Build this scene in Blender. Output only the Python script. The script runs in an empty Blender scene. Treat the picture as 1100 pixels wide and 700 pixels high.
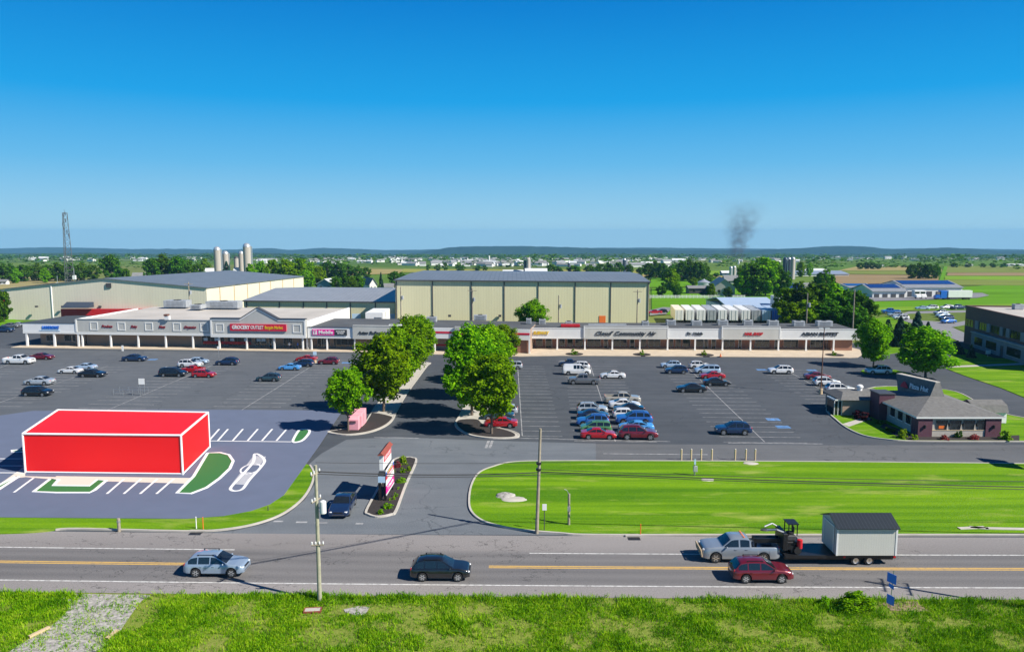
import bpy, bmesh, math, random
import numpy as np
from mathutils import Vector, Matrix
R=math.radians
S=bpy.context.scene; COL=S.collection
# ---------------------------------------------------------------- camera, sky, sun, exposure
F=830.0; CH=27.2; TH=math.atan2(100,830); sT,cT=math.sin(TH),math.cos(TH)
cam=bpy.data.cameras.new('Camera'); co=bpy.data.objects.new('Camera',cam); COL.objects.link(co)
cam.sensor_width=36; cam.lens=F/1100*36; cam.clip_start=1; cam.clip_end=30000
co.location=(0,0,CH); co.rotation_euler=(math.pi/2-TH,0,0); S.camera=co
SUN_EL=R(40); SUN_DIR=Vector((0.91,-0.41,0)).normalized()
w=bpy.data.worlds.new('World'); S.world=w; w.use_nodes=True
nt=w.node_tree; bg=nt.nodes['Background']
sky=nt.nodes.new('ShaderNodeTexSky'); sky.sky_type='NISHITA'; sky.sun_disc=False
sky.sun_elevation=SUN_EL; sky.sun_rotation=math.atan2(SUN_DIR.x,SUN_DIR.y)
sky.altitude=200; sky.air_density=1.25; sky.dust_density=0.3; sky.ozone_density=3.0
tcw=nt.nodes.new('ShaderNodeTexCoord'); spw=nt.nodes.new('ShaderNodeSeparateXYZ'); nt.links.new(tcw.outputs['Generated'],spw.inputs[0])
rw=nt.nodes.new('ShaderNodeValToRGB'); ew=rw.color_ramp.elements
SKY=[(0.0,(4.3,7.2,8.9)),(0.03,(4.1,7.1,9.0)),(0.06,(3.2,6.6,9.2)),(0.115,(1.4,5.4,9.3)),(0.19,(0.08,4.0,9.0)),(0.30,(0.0,2.45,7.3)),(0.53,(0.0,0.9,3.4)),(1.0,(0.0,0.4,1.8))]
while len(ew)<len(SKY): ew.new(0.5)
for el,(p,c) in zip(ew,SKY): el.position=p; el.color=(c[0]/12,c[1]/12,c[2]/12,1)
azw=nt.nodes.new('ShaderNodeMath'); azw.operation='ADD'; azw.inputs[1].default_value=0.03; nt.links.new(spw.outputs['Z'],azw.inputs[0]); nt.links.new(azw.outputs[0],rw.inputs[0])
mxw=nt.nodes.new('ShaderNodeVectorMath'); mxw.operation='MAXIMUM'; mxw.inputs[1].default_value=(-2,-2,0.01); nt.links.new(tcw.outputs['Generated'],mxw.inputs[0]); nt.links.new(mxw.outputs[0],sky.inputs[0])
sw=nt.nodes.new('ShaderNodeVectorMath'); sw.operation='SCALE'; sw.inputs['Scale'].default_value=12; nt.links.new(rw.outputs[0],sw.inputs[0])
mw=nt.nodes.new('ShaderNodeMix'); mw.data_type='RGBA'; mw.inputs[0].default_value=0.97
nt.links.new(sky.outputs[0],mw.inputs[6]); nt.links.new(sw.outputs[0],mw.inputs[7]); nt.links.new(mw.outputs[2],bg.inputs[0]); bg.inputs[1].default_value=0.06
sl=bpy.data.lights.new('Sun','SUN'); sl.energy=5.0; sl.angle=R(0.5); sl.color=(1,0.94,0.84)
so=bpy.data.objects.new('Sun',sl); COL.objects.link(so)
sv=Vector((SUN_DIR.x*math.cos(SUN_EL),SUN_DIR.y*math.cos(SUN_EL),math.sin(SUN_EL)))
so.rotation_euler=sv.to_track_quat('Z','Y').to_euler(); so.location=(200,-100,200)
S.view_settings.view_transform='Standard'; S.view_settings.look='None'; S.view_settings.gamma=1
S.view_settings.exposure=0.6; S.view_settings.use_curve_mapping=False
S.cycles.max_bounces=6; S.cycles.transparent_max_bounces=8; S.cycles.volume_bounces=0

# ---------------------------------------------------------------- ground maths
KY=255.0; SL=0.02
Y2=1200.0; SL2=0.028
def T(y): return -SL*max(0.0,min(y,Y2)-KY)-SL2*max(0.0,y-Y2)
def P(px,py,z=0.0):                       # the spot on level z seen at this place of the photograph
    u=(px-550)/F; v=(py-350)/F; t=(CH-z)/(sT+v*cT)
    return Vector((u*t,t*(cT-v*sT),z))
def A(px,py,Y):                           # the spot at ground distance Y
    u=(px-550)/F; v=(py-350)/F; t=Y/(cT-v*sT)
    return Vector((u*t,Y,CH-t*(sT+v*cT)))
def G(px,py,off=0.0):                     # the spot on the terrain
    u=(px-550)/F; v=(py-350)/F
    d=sT+v*cT; e=cT-v*sT
    if d>1e-6:
        t=CH/d
        if t*e<=KY: return Vector((u*t,t*e,off))
    t=(CH-SL*KY)/max(1e-5,d-SL*e)
    if t*e>Y2: t=(CH+SL*(Y2-KY)-SL2*Y2)/max(1e-5,d-SL2*e)
    return Vector((u*t,t*e,T(t*e)+off))
EX=Vector((1,-0.045,0)).normalized(); EY=Vector((0.045,1,0)).normalized()
YAW=math.atan2(-0.045,1)

# ---------------------------------------------------------------- materials
def newmat(name):
    m=bpy.data.materials.new(name); m.use_nodes=True
    return m,m.node_tree,m.node_tree.nodes['Principled BSDF']
def rgb(*c): return (c[0],c[1],c[2],1)
def mat(name,col,rough=0.6,metal=0.0,noise=0.0,scale=1.0,bump=0.0,spec=0.5,objcol=False,detail=4,coat=0):
    m,n,b=newmat(name)
    b.inputs['Roughness'].default_value=rough; b.inputs['Metallic'].default_value=metal
    b.inputs['Specular IOR Level'].default_value=spec; b.inputs['Coat Weight'].default_value=coat
    b.inputs['Coat Roughness'].default_value=0.05
    b.inputs['Base Color'].default_value=rgb(*col); src=None
    if objcol:
        oi=n.nodes.new('ShaderNodeObjectInfo'); src=oi.outputs['Color']
        n.links.new(src,b.inputs['Base Color'])
    if noise or bump:
        tc=n.nodes.new('ShaderNodeTexCoord'); nz=n.nodes.new('ShaderNodeTexNoise')
        nz.inputs['Scale'].default_value=scale; nz.inputs['Detail'].default_value=detail
        n.links.new(tc.outputs['Object'],nz.inputs['Vector'])
        if noise:
            mr=n.nodes.new('ShaderNodeMapRange'); mr.inputs[1].default_value=0.25; mr.inputs[2].default_value=0.75
            mr.inputs[3].default_value=1-noise; mr.inputs[4].default_value=1+noise
            n.links.new(nz.outputs[0],mr.inputs[0])
            mx=n.nodes.new('ShaderNodeVectorMath'); mx.operation='SCALE'
            if src: n.links.new(src,mx.inputs[0])
            else: mx.inputs[0].default_value=col
            n.links.new(mr.outputs[0],mx.inputs['Scale']); n.links.new(mx.outputs[0],b.inputs['Base Color'])
        if bump:
            bp=n.nodes.new('ShaderNodeBump'); bp.inputs['Strength'].default_value=bump; bp.inputs['Distance'].default_value=0.05
            n.links.new(nz.outputs[0],bp.inputs['Height']); n.links.new(bp.outputs[0],b.inputs['Normal'])
    return m
def ramp(n,src,stops):
    r=n.nodes.new('ShaderNodeValToRGB'); e=r.color_ramp.elements
    while len(e)<len(stops): e.new(0.5)
    for el,(p,c) in zip(e,stops): el.position=p; el.color=rgb(*c)
    n.links.new(src,r.inputs[0]); return r.outputs[0]
def noise_node(n,scale,detail=4,vec=None,coord='Object',sc=(1,1,1),rot=0.0,rough=0.55):
    tc=n.nodes.new('ShaderNodeTexCoord'); mp=n.nodes.new('ShaderNodeMapping')
    mp.inputs['Scale'].default_value=sc; mp.inputs['Rotation'].default_value=(0,0,rot)
    n.links.new(tc.outputs[coord],mp.inputs[0])
    nz=n.nodes.new('ShaderNodeTexNoise'); nz.inputs['Scale'].default_value=scale; nz.inputs['Detail'].default_value=detail
    nz.inputs['Roughness'].default_value=rough
    n.links.new(mp.outputs[0],nz.inputs['Vector']); return nz.outputs[0]
def mixc(n,fac,a,b,mode='MIX'):
    m=n.nodes.new('ShaderNodeMix'); m.data_type='RGBA'; m.blend_type=mode
    if isinstance(fac,(int,float)): m.inputs[0].default_value=fac
    else: n.links.new(fac,m.inputs[0])
    for i,v in ((6,a),(7,b)):
        if isinstance(v,tuple): m.inputs[i].default_value=rgb(*v)
        else: n.links.new(v,m.inputs[i])
    return m.outputs[2]
def mathn(n,op,a,b=None,clamp=False):
    m=n.nodes.new('ShaderNodeMath'); m.operation=op; m.use_clamp=clamp
    for i,v in ((0,a),(1,b)):
        if v is None: continue
        if isinstance(v,(int,float)): m.inputs[i].default_value=v
        else: n.links.new(v,m.inputs[i])
    return m.outputs[0]
def asphalt(name,base,dark,light,grain=0.25,streak=None):
    m,n,b=newmat(name); b.inputs['Roughness'].default_value=0.9; b.inputs['Specular IOR Level'].default_value=0.25
    big=noise_node(n,0.035,5); mid=noise_node(n,0.35,6); fine=noise_node(n,9,3)
    c=ramp(n,big,[(0.32,dark),(0.5,base),(0.68,light)])
    c2=mixc(n,0.35,c,ramp(n,mid,[(0.3,dark),(0.7,light)]))
    st=noise_node(n,0.5,4,sc=(0.12,1.2,1),rot=R(2))
    c2=mixc(n,0.3,c2,ramp(n,st,[(0.35,dark),(0.65,light)]))
    f=n.nodes.new('ShaderNodeMapRange'); f.inputs[1].default_value=0.3; f.inputs[2].default_value=0.7
    f.inputs[3].default_value=1-grain; f.inputs[4].default_value=1+grain; n.links.new(fine,f.inputs[0])
    s=n.nodes.new('ShaderNodeVectorMath'); s.operation='SCALE'; n.links.new(c2,s.inputs[0]); n.links.new(f.outputs[0],s.inputs['Scale'])
    # hairline cracks
    vo=n.nodes.new('ShaderNodeTexVoronoi'); vo.feature='DISTANCE_TO_EDGE'; vo.inputs['Scale'].default_value=0.11
    tc=n.nodes.new('ShaderNodeTexCoord'); ad=n.nodes.new('ShaderNodeMixRGB'); ad.blend_type='ADD'; ad.inputs[0].default_value=1
    nz=n.nodes.new('ShaderNodeTexNoise'); nz.inputs['Scale'].default_value=0.3; nz.inputs['Detail'].default_value=6
    n.links.new(tc.outputs['Object'],nz.inputs['Vector']); sc=n.nodes.new('ShaderNodeVectorMath'); sc.operation='SCALE'; sc.inputs['Scale'].default_value=5
    n.links.new(nz.outputs['Color'],sc.inputs[0]); n.links.new(tc.outputs['Object'],ad.inputs[1]); n.links.new(sc.outputs[0],ad.inputs[2])
    n.links.new(ad.outputs[0],vo.inputs['Vector'])
    cr=mathn(n,'LESS_THAN',vo.outputs['Distance'],0.006)
    gate=mathn(n,'GREATER_THAN',noise_node(n,0.05,3),0.52)
    cr=mathn(n,'MULTIPLY',mathn(n,'MULTIPLY',cr,gate),0.45)
    out=mixc(n,cr,s.outputs[0],(dark[0]*0.4,dark[1]*0.4,dark[2]*0.4))
    n.links.new(out,b.inputs['Base Color'])
    bp=n.nodes.new('ShaderNodeBump'); bp.inputs['Strength'].default_value=0.25; bp.inputs['Distance'].default_value=0.03
    n.links.new(fine,bp.inputs['Height']); n.links.new(bp.outputs[0],b.inputs['Normal'])
    return m
def grassmat(name,a,b2,c3,s1=0.12,s2=2.0,stripe=0.0,dry=None,bump=0.4):
    m,n,b=newmat(name); b.inputs['Roughness'].default_value=0.95; b.inputs['Specular IOR Level'].default_value=0.1
    n1=noise_node(n,s1,6,sc=(0.45,1,1),rot=R(-4)); n2=noise_node(n,s2,5,sc=(0.6,1,1)); n3=noise_node(n,s2*5,3)
    c=ramp(n,n1,[(0.3,a),(0.5,b2),(0.72,c3)])
    c=mixc(n,0.4,c,ramp(n,n2,[(0.3,a),(0.7,c3)]))
    c=mixc(n,0.5,c,ramp(n,n3,[(0.3,(a[0]*.5,a[1]*.5,a[2]*.5)),(0.7,(c3[0]*1.1,c3[1]*1.1,c3[2]))]))
    if stripe:
        st=noise_node(n,0.55,3,sc=(0.03,1,1),rot=R(-2))
        c=mixc(n,stripe,c,ramp(n,st,[(0.36,a),(0.64,c3)]))
    if dry:
        g=noise_node(n,0.22,7,sc=(0.35,1.3,1),rot=R(-3),rough=0.65)
        g2=n.nodes.new('ShaderNodeMapRange'); g2.inputs[1].default_value=0.55; g2.inputs[2].default_value=0.72; n.links.new(g,g2.inputs[0])
        g3=mathn(n,'MULTIPLY',g2.outputs[0],0.75)
        c=mixc(n,g3,c,dry)
    n.links.new(c,b.inputs['Base Color'])
    bp=n.nodes.new('ShaderNodeBump'); bp.inputs['Strength'].default_value=bump; bp.inputs['Distance'].default_value=0.15
    n.links.new(n3,bp.inputs['Height']); n.links.new(bp.outputs[0],b.inputs['Normal'])
    return m
def ribbed(name,col,period,axis='X',dark=0.75,rough=0.5,metal=0.0,noise=0.11,width=0.12):
    m,n,b=newmat(name); b.inputs['Roughness'].default_value=rough; b.inputs['Metallic'].default_value=metal
    tc=n.nodes.new('ShaderNodeTexCoord'); sp=n.nodes.new('ShaderNodeSeparateXYZ'); n.links.new(tc.outputs['Object'],sp.inputs[0])
    f=mathn(n,'FRACT',mathn(n,'DIVIDE',sp.outputs[axis],period))
    g=mathn(n,'LESS_THAN',f,width)
    c=mixc(n,g,col,(col[0]*dark,col[1]*dark,col[2]*dark))
    nz=noise_node(n,0.35,7,sc=(1,1,0.12),rough=0.65)
    mr=n.nodes.new('ShaderNodeMapRange'); mr.inputs[1].default_value=0.25; mr.inputs[2].default_value=0.75
    mr.inputs[3].default_value=1-noise; mr.inputs[4].default_value=1+noise; n.links.new(nz,mr.inputs[0])
    s=n.nodes.new('ShaderNodeVectorMath'); s.operation='SCALE'; n.links.new(c,s.inputs[0]); n.links.new(mr.outputs[0],s.inputs['Scale'])
    n.links.new(s.outputs[0],b.inputs['Base Color'])
    bp=n.nodes.new('ShaderNodeBump'); bp.inputs['Strength'].default_value=0.5; bp.inputs['Distance'].default_value=0.04
    n.links.new(g,bp.inputs['Height']); n.links.new(bp.outputs[0],b.inputs['Normal'])
    return m
def brickmat(name,c1,c2,mortar,scale=1.0,rot=False):
    m,n,b=newmat(name); b.inputs['Roughness'].default_value=0.85
    tc=n.nodes.new('ShaderNodeTexCoord'); mp=n.nodes.new('ShaderNodeMapping'); mp.inputs['Rotation'].default_value=(R(90),0,0)
    n.links.new(tc.outputs['Object'],mp.inputs[0])
    br=n.nodes.new('ShaderNodeTexBrick'); br.inputs['Scale'].default_value=scale
    br.inputs['Color1'].default_value=rgb(*c1); br.inputs['Color2'].default_value=rgb(*c2); br.inputs['Mortar'].default_value=rgb(*mortar)
    br.inputs['Mortar Size'].default_value=0.012; br.inputs['Brick Width'].default_value=0.24; br.inputs['Row Height'].default_value=0.08
    n.links.new(mp.outputs[0],br.inputs['Vector'])
    c=mixc(n,0.3,br.outputs[0],ramp(n,noise_node(n,0.8,5),[(0.3,c1),(0.7,c2)]))
    n.links.new(c,b.inputs['Base Color']); return m
def glassmat(name,col,rough=0.06):
    m,n,b=newmat(name); b.inputs['Base Color'].default_value=rgb(*col); b.inputs['Roughness'].default_value=rough
    b.inputs['Specular IOR Level'].default_value=0.8; return m
def leafmat(name,a,b2,c3,tr=0.25):
    m,n,b=newmat(name); n.nodes.remove(b)
    oi=n.nodes.new('ShaderNodeObjectInfo'); nz=noise_node(n,3.0,3)
    geo=n.nodes.new('ShaderNodeNewGeometry')
    k=mathn(n,'ADD',mathn(n,'MULTIPLY',nz,0.5),mathn(n,'MULTIPLY',geo.outputs['Random Per Island'],0.5))
    c=ramp(n,k,[(0.25,a),(0.5,b2),(0.78,c3)])
    h=n.nodes.new('ShaderNodeHueSaturation'); n.links.new(c,h.inputs['Color'])
    mr=n.nodes.new('ShaderNodeMapRange'); mr.inputs[3].default_value=0.8; mr.inputs[4].default_value=1.2; n.links.new(oi.outputs['Random'],mr.inputs[0])
    n.links.new(mr.outputs[0],h.inputs['Value'])
    mr2=n.nodes.new('ShaderNodeMapRange'); mr2.inputs[3].default_value=0.485; mr2.inputs[4].default_value=0.515; n.links.new(oi.outputs['Random'],mr2.inputs[0])
    n.links.new(mr2.outputs[0],h.inputs['Hue'])
    d=n.nodes.new('ShaderNodeBsdfDiffuse'); t=n.nodes.new('ShaderNodeBsdfTranslucent'); mx=n.nodes.new('ShaderNodeMixShader'); mx.inputs[0].default_value=tr
    n.links.new(h.outputs[0],d.inputs[0]); n.links.new(h.outputs[0],t.inputs[0])
    n.links.new(d.outputs[0],mx.inputs[1]); n.links.new(t.outputs[0],mx.inputs[2]); n.links.new(mx.outputs[0],n.nodes['Material Output'].inputs['Surface'])
    return m

M={}
M['white']=mat('white_paint',(0.78,0.78,0.77),0.5,noise=0.05,scale=0.6)
M['offwhite']=mat('offwhite_panel',(0.66,0.67,0.67),0.6,noise=0.06,scale=0.4)
M['greypanel']=ribbed('grey_siding',(0.50,0.50,0.47),0.22,'Z',0.86,0.7)
M['greytrim']=mat('grey_trim',(0.40,0.41,0.42),0.6)
M['darktrim']=mat('dark_trim',(0.06,0.06,0.065),0.5)
M['black']=mat('black_rubber',(0.012,0.012,0.013),0.7)
M['blackmetal']=mat('black_metal',(0.02,0.02,0.022),0.4,metal=0.3)
M['steel']=mat('galvanised_steel',(0.42,0.44,0.46),0.4,metal=0.7,noise=0.15,scale=2)
M['hvac']=mat('unit_metal',(0.40,0.42,0.44),0.5,metal=0.2,noise=0.2,scale=1.2)
M['towersteel']=mat('dull_tower_steel',(0.13,0.14,0.15),0.6,metal=0.4)
M['rim']=mat('alloy_rim',(0.55,0.56,0.58),0.3,metal=0.8)
M['paint']=mat('car_paint',(0.5,0.5,0.5),0.32,metal=0.25,objcol=True,coat=1.0)
M['carglass']=glassmat('car_glass',(0.012,0.016,0.02),0.04)
M['shopglass']=glassmat('shop_glass',(0.018,0.024,0.028),0.06)
M['shopinside']=mat('shop_interior',(0.05,0.05,0.05),0.9,noise=0.9,scale=0.8)
M['headlight']=glassmat('headlight_lens',(0.6,0.62,0.64),0.1)
M['taillight']=glassmat('taillight_lens',(0.45,0.01,0.012),0.15)
M['red']=mat('red_paint',(0.50,0.01,0.018),0.5,noise=0.05,scale=0.6)
M['signred']=mat('sign_red',(0.60,0.015,0.05),0.4)
M['pink']=mat('sign_magenta',(0.75,0.01,0.30),0.4)
M['yellow']=mat('sign_yellow',(0.75,0.50,0.01),0.5)
M['green']=mat('sign_green',(0.02,0.22,0.04),0.5)
M['blue']=mat('sign_blue',(0.015,0.13,0.58),0.4)
M['skyblue']=mat('sign_pale_blue',(0.45,0.62,0.80),0.4)
M['letterdark']=mat('dark_lettering',(0.03,0.035,0.045),0.5)
M['letterred']=mat('deep_red_lettering',(0.22,0.006,0.015),0.5)
M['brick']=brickmat('brown_brick',(0.34,0.135,0.075),(0.26,0.10,0.06),(0.30,0.24,0.20),1.0)
M['tanbrick']=brickmat('tan_brick',(0.36,0.25,0.18),(0.30,0.20,0.15),(0.36,0.30,0.25),1.0)
M['darkbrick']=brickmat('plum_brick',(0.15,0.08,0.062),(0.115,0.062,0.052),(0.14,0.10,0.09),1.0)
M['stone']=brickmat('pale_stone_veneer',(0.50,0.46,0.40),(0.34,0.31,0.27),(0.45,0.42,0.38),0.5)
M['roofmembrane']=mat('pale_roof_membrane',(0.46,0.43,0.39),0.85,noise=0.16,scale=0.12,detail=8)
M['darkroof']=mat('dark_roof_membrane',(0.075,0.08,0.085),0.85,noise=0.25,scale=0.15,detail=8)
M['shingle']=mat('grey_shingles',(0.145,0.143,0.138),0.9,noise=0.22,scale=2.2,bump=0.3)
M['darkshingle']=mat('charcoal_shingles',(0.05,0.06,0.07),0.9,noise=0.2,scale=2.2,bump=0.3)
M['metalroof']=ribbed('blue_grey_metal_roof',(0.20,0.215,0.23),1.3,'X',0.7,0.45,0.25,0.18)
M['metalroof2']=ribbed('light_grey_metal_roof',(0.33,0.34,0.35),1.3,'X',0.78,0.45,0.25,0.14)
M['cream']=ribbed('cream_metal_wall',(0.74,0.68,0.54),0.9,'X',0.90,0.55,0,0.05)
M['creamside']=ribbed('cream_metal_side_wall',(0.74,0.68,0.54),0.9,'Y',0.90,0.55,0,0.05)
M['yellowwall']=ribbed('pale_yellow_metal_wall',(0.72,0.67,0.42),0.75,'X',0.88,0.55,0,0.05)
M['yellowside']=ribbed('pale_yellow_metal_side',(0.72,0.67,0.42),0.75,'Y',0.88,0.55,0,0.05)
M['concrete']=mat('concrete',(0.46,0.43,0.38),0.9,noise=0.14,scale=0.7,detail=8)
M['walk']=mat('tan_walk_concrete',(0.52,0.43,0.32),0.9,noise=0.12,scale=0.5,detail=8)
M['mulch']=mat('dark_mulch',(0.028,0.022,0.02),0.95,noise=0.5,scale=6,bump=0.6)
M['wood']=mat('weathered_pole_wood',(0.30,0.26,0.20),0.9,noise=0.25,scale=3)
M['greenwood']=mat('treated_pole_wood',(0.34,0.33,0.24),0.9,noise=0.2,scale=3)
M['bark']=mat('bark',(0.13,0.10,0.075),0.95,noise=0.3,scale=5,bump=0.4)
M['rust']=mat('rusty_steel',(0.16,0.07,0.045),0.7,noise=0.25,scale=3)
M['orange']=mat('safety_orange',(0.75,0.16,0.02),0.6)
M['pinkbin']=mat('pink_bin_paint',(0.80,0.36,0.42),0.5,noise=0.05,scale=2)
M['plum']=mat('plum_siding',(0.10,0.035,0.055),0.7,noise=0.1,scale=2)
M['tan']=mat('tan_post',(0.55,0.42,0.26),0.8)
M['wire']=mat('power_cable',(0.02,0.02,0.022),0.6)
M['shedwall']=ribbed('pale_shed_siding',(0.52,0.52,0.47),0.2,'X',0.90,0.7,0,0.03)
M['shedroof']=ribbed('charcoal_metal_roof',(0.025,0.032,0.04),0.3,'X',1.9,0.45,0.2,0.05)
M['trim_white']=mat('white_trim',(0.74,0.74,0.72),0.5)
M['solar']=glassmat('solar_panel',(0.015,0.035,0.16),0.15)
M['siloconcrete']=ribbed('silo_concrete_staves',(0.42,0.38,0.34),0.8,'Z',0.85,0.85,0,0.12)
M['siloblue']=mat('silo_dark_enamel',(0.05,0.07,0.11),0.4,metal=0.3)
M['galv']=mat('bright_galvanised',(0.50,0.53,0.56),0.35,metal=0.5)
M['skin']=mat('skin',(0.5,0.3,0.22),0.6)
M['whitecloth']=mat('white_cloth',(0.75,0.75,0.74),0.8)
M['darkcloth']=mat('dark_cloth',(0.03,0.035,0.06),0.8)
M['leafA']=leafmat('maple_leaves',(0.065,0.19,0.003),(0.16,0.35,0.004),(0.29,0.50,0.008),0.42)
M['leafB']=leafmat('dark_leaves',(0.022,0.085,0.006),(0.055,0.15,0.008),(0.12,0.25,0.012))
M['leafC']=leafmat('spruce_needles',(0.012,0.04,0.025),(0.025,0.07,0.045),(0.06,0.12,0.09),0.1)
M['leafD']=leafmat('red_leaves',(0.12,0.012,0.02),(0.25,0.03,0.04),(0.40,0.10,0.11))
M['leafE']=leafmat('plum_leaves',(0.04,0.010,0.016),(0.08,0.02,0.03),(0.12,0.04,0.045))
M['leafF']=leafmat('lime_leaves',(0.10,0.24,0.008),(0.20,0.36,0.012),(0.32,0.48,0.03))

# ---------------------------------------------------------------- mesh building
def root_off(p):
    while p is not None:
        if p.get('world'): return Vector(p.location)
        p=p.parent
    return Vector((0,0,0))
class MB:
    def __init__(s,fr=None): s.v=[]; s.f=[]; s.m=[]; s.fr=fr; s.mi=0
    def pt(s,p):
        p=Vector(p)
        if s.fr is not None: p=s.fr@p
        s.v.append(p); return len(s.v)-1
    def face(s,pts):
        s.f.append([s.pt(p) for p in pts]); s.m.append(s.mi)
    def hexa(s,b,t):
        i=[s.pt(p) for p in b]+[s.pt(p) for p in t]
        for q in ((3,2,1,0),(4,5,6,7),(0,1,5,4),(1,2,6,5),(2,3,7,6),(3,0,4,7)):
            s.f.append([i[k] for k in q]); s.m.append(s.mi)
    def box(s,x0,x1,y0,y1,z0,z1):
        s.hexa([(x0,y0,z0),(x1,y0,z0),(x1,y1,z0),(x0,y1,z0)],[(x0,y0,z1),(x1,y0,z1),(x1,y1,z1),(x0,y1,z1)])
    def prism(s,poly,z0,z1,side=None):
        n=len(poly); ar=sum(poly[i][0]*poly[(i+1)%n][1]-poly[(i+1)%n][0]*poly[i][1] for i in range(n))
        if ar<0: poly=poly[::-1]
        a=[s.pt((p[0],p[1],z0)) for p in poly]; b=[s.pt((p[0],p[1],z1)) for p in poly]
        s.f.append(b); s.m.append(s.mi); s.f.append(a[::-1]); s.m.append(s.mi)
        for i in range(n): s.f.append([a[i],a[(i+1)%n],b[(i+1)%n],b[i]]); s.m.append(s.mi)
    def extr(s,poly3,d):                       # extrude a 3-D polygon along vector d
        d=Vector(d); q=[Vector(p) for p in poly3]; n=len(q)
        a=[s.pt(p) for p in q]; b=[s.pt(p+d) for p in q]
        s.f.append(a[::-1]); s.m.append(s.mi); s.f.append(b); s.m.append(s.mi)
        for i in range(n): s.f.append([a[i],a[(i+1)%n],b[(i+1)%n],b[i]]); s.m.append(s.mi)
    def tube(s,p0,p1,r0,r1=None,n=8,cap=True):
        if r1 is None: r1=r0
        p0=Vector(p0); p1=Vector(p1); d=(p1-p0)
        if d.length<1e-6: return
        q=d.to_track_quat('Z','Y'); A_=[];B_=[]
        for k in range(n):
            a=2*math.pi*k/n; c=q@Vector((math.cos(a),math.sin(a),0))
            A_.append(s.pt(p0+c*r0)); B_.append(s.pt(p1+c*r1))
        for k in range(n): s.f.append([A_[k],A_[(k+1)%n],B_[(k+1)%n],B_[k]]); s.m.append(s.mi)
        if cap: s.f.append(A_[::-1]); s.m.append(s.mi); s.f.append(B_); s.m.append(s.mi)
    def path(s,pts,r,n=6):
        for a,b in zip(pts[:-1],pts[1:]): s.tube(a,b,r,r,n,True)
    def lathe(s,prof,n=16,o=(0,0,0),axis='Z'):
        rings=[]
        for r,z in prof:
            ring=[]
            for k in range(n):
                a=2*math.pi*k/n; c,d=r*math.cos(a),r*math.sin(a)
                p=(o[0]+c,o[1]+d,o[2]+z) if axis=='Z' else (o[0]+c,o[1]+z,o[2]+d)
                ring.append(s.pt(p))
            rings.append(ring)
        for a,b in zip(rings[:-1],rings[1:]):
            for k in range(n): s.f.append([a[k],a[(k+1)%n],b[(k+1)%n],b[k]]); s.m.append(s.mi)
        s.f.append(rings[0][::-1]); s.m.append(s.mi); s.f.append(rings[-1]); s.m.append(s.mi)
    def ell(s,c,r,nu=12,nv=8,rnd=0,seed=0):
        g=random.Random(seed); rows=[]
        for j in range(nv+1):
            th=math.pi*j/nv; row=[]
            for k in range(nu):
                a=2*math.pi*k/nu; q=1+g.uniform(-rnd,rnd)
                row.append(s.pt((c[0]+r[0]*q*math.sin(th)*math.cos(a),c[1]+r[1]*q*math.sin(th)*math.sin(a),c[2]+r[2]*q*math.cos(th))))
            rows.append(row)
        for j in range(nv):
            for k in range(nu): s.f.append([rows[j][k],rows[j+1][k],rows[j+1][(k+1)%nu],rows[j][(k+1)%nu]]); s.m.append(s.mi)
    def build(s,name,m,parent=None,smooth=False,bevel=0,origin=None,fix=True):
        me=bpy.data.meshes.new(name)
        o=Vector(origin) if origin is not None else root_off(parent)
        me.from_pydata([p-o for p in s.v] if origin is None else [p for p in s.v],[],s.f)
        ms=m if isinstance(m,(list,tuple)) else [m]
        for q in ms: me.materials.append(q)
        if len(ms)>1: me.polygons.foreach_set('material_index',s.m)
        if fix or bevel:
            b=bmesh.new(); b.from_mesh(me)
            bmesh.ops.remove_doubles(b,verts=b.verts,dist=1e-5) if not bevel else None
            bmesh.ops.recalc_face_normals(b,faces=b.faces)
            if bevel: bmesh.ops.bevel(b,geom=list(b.edges),offset=bevel,segments=1,affect='EDGES',clamp_overlap=True)
            b.to_mesh(me); b.free()
        if smooth:
            me.polygons.foreach_set('use_smooth',[True]*len(me.polygons))
            if smooth is not True: me.set_sharp_from_angle(angle=R(smooth))
        me.update()
        ob=bpy.data.objects.new(name,me); COL.objects.link(ob)
        if parent is not None: ob.parent=parent
        elif origin is not None: ob.location=origin
        return ob
def tag(o,label=None,cat=None,group=None,kind=None):
    if label: o['label']=label
    if cat: o['category']=cat
    if group: o['group']=group
    if kind: o['kind']=kind
    return o
def thing(name,label,cat,loc=(0,0,0),rz=0,group=None,world=True):
    o=bpy.data.objects.new(name,None); COL.objects.link(o); o.location=loc; o.rotation_euler=(0,0,rz); o.empty_display_size=0.3
    if world: o['world']=1
    return tag(o,label,cat,group)
def struct(o): o['kind']='structure'; return o
def copy_tree(o,parent=None):
    c=o.copy(); COL.objects.link(c)
    if parent is not None: c.parent=parent
    for ch in o.children: copy_tree(ch,c)
    return c
def frame(o,ang): return Matrix.Translation(Vector(o))@Matrix.Rotation(ang,4,'Z')
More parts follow.
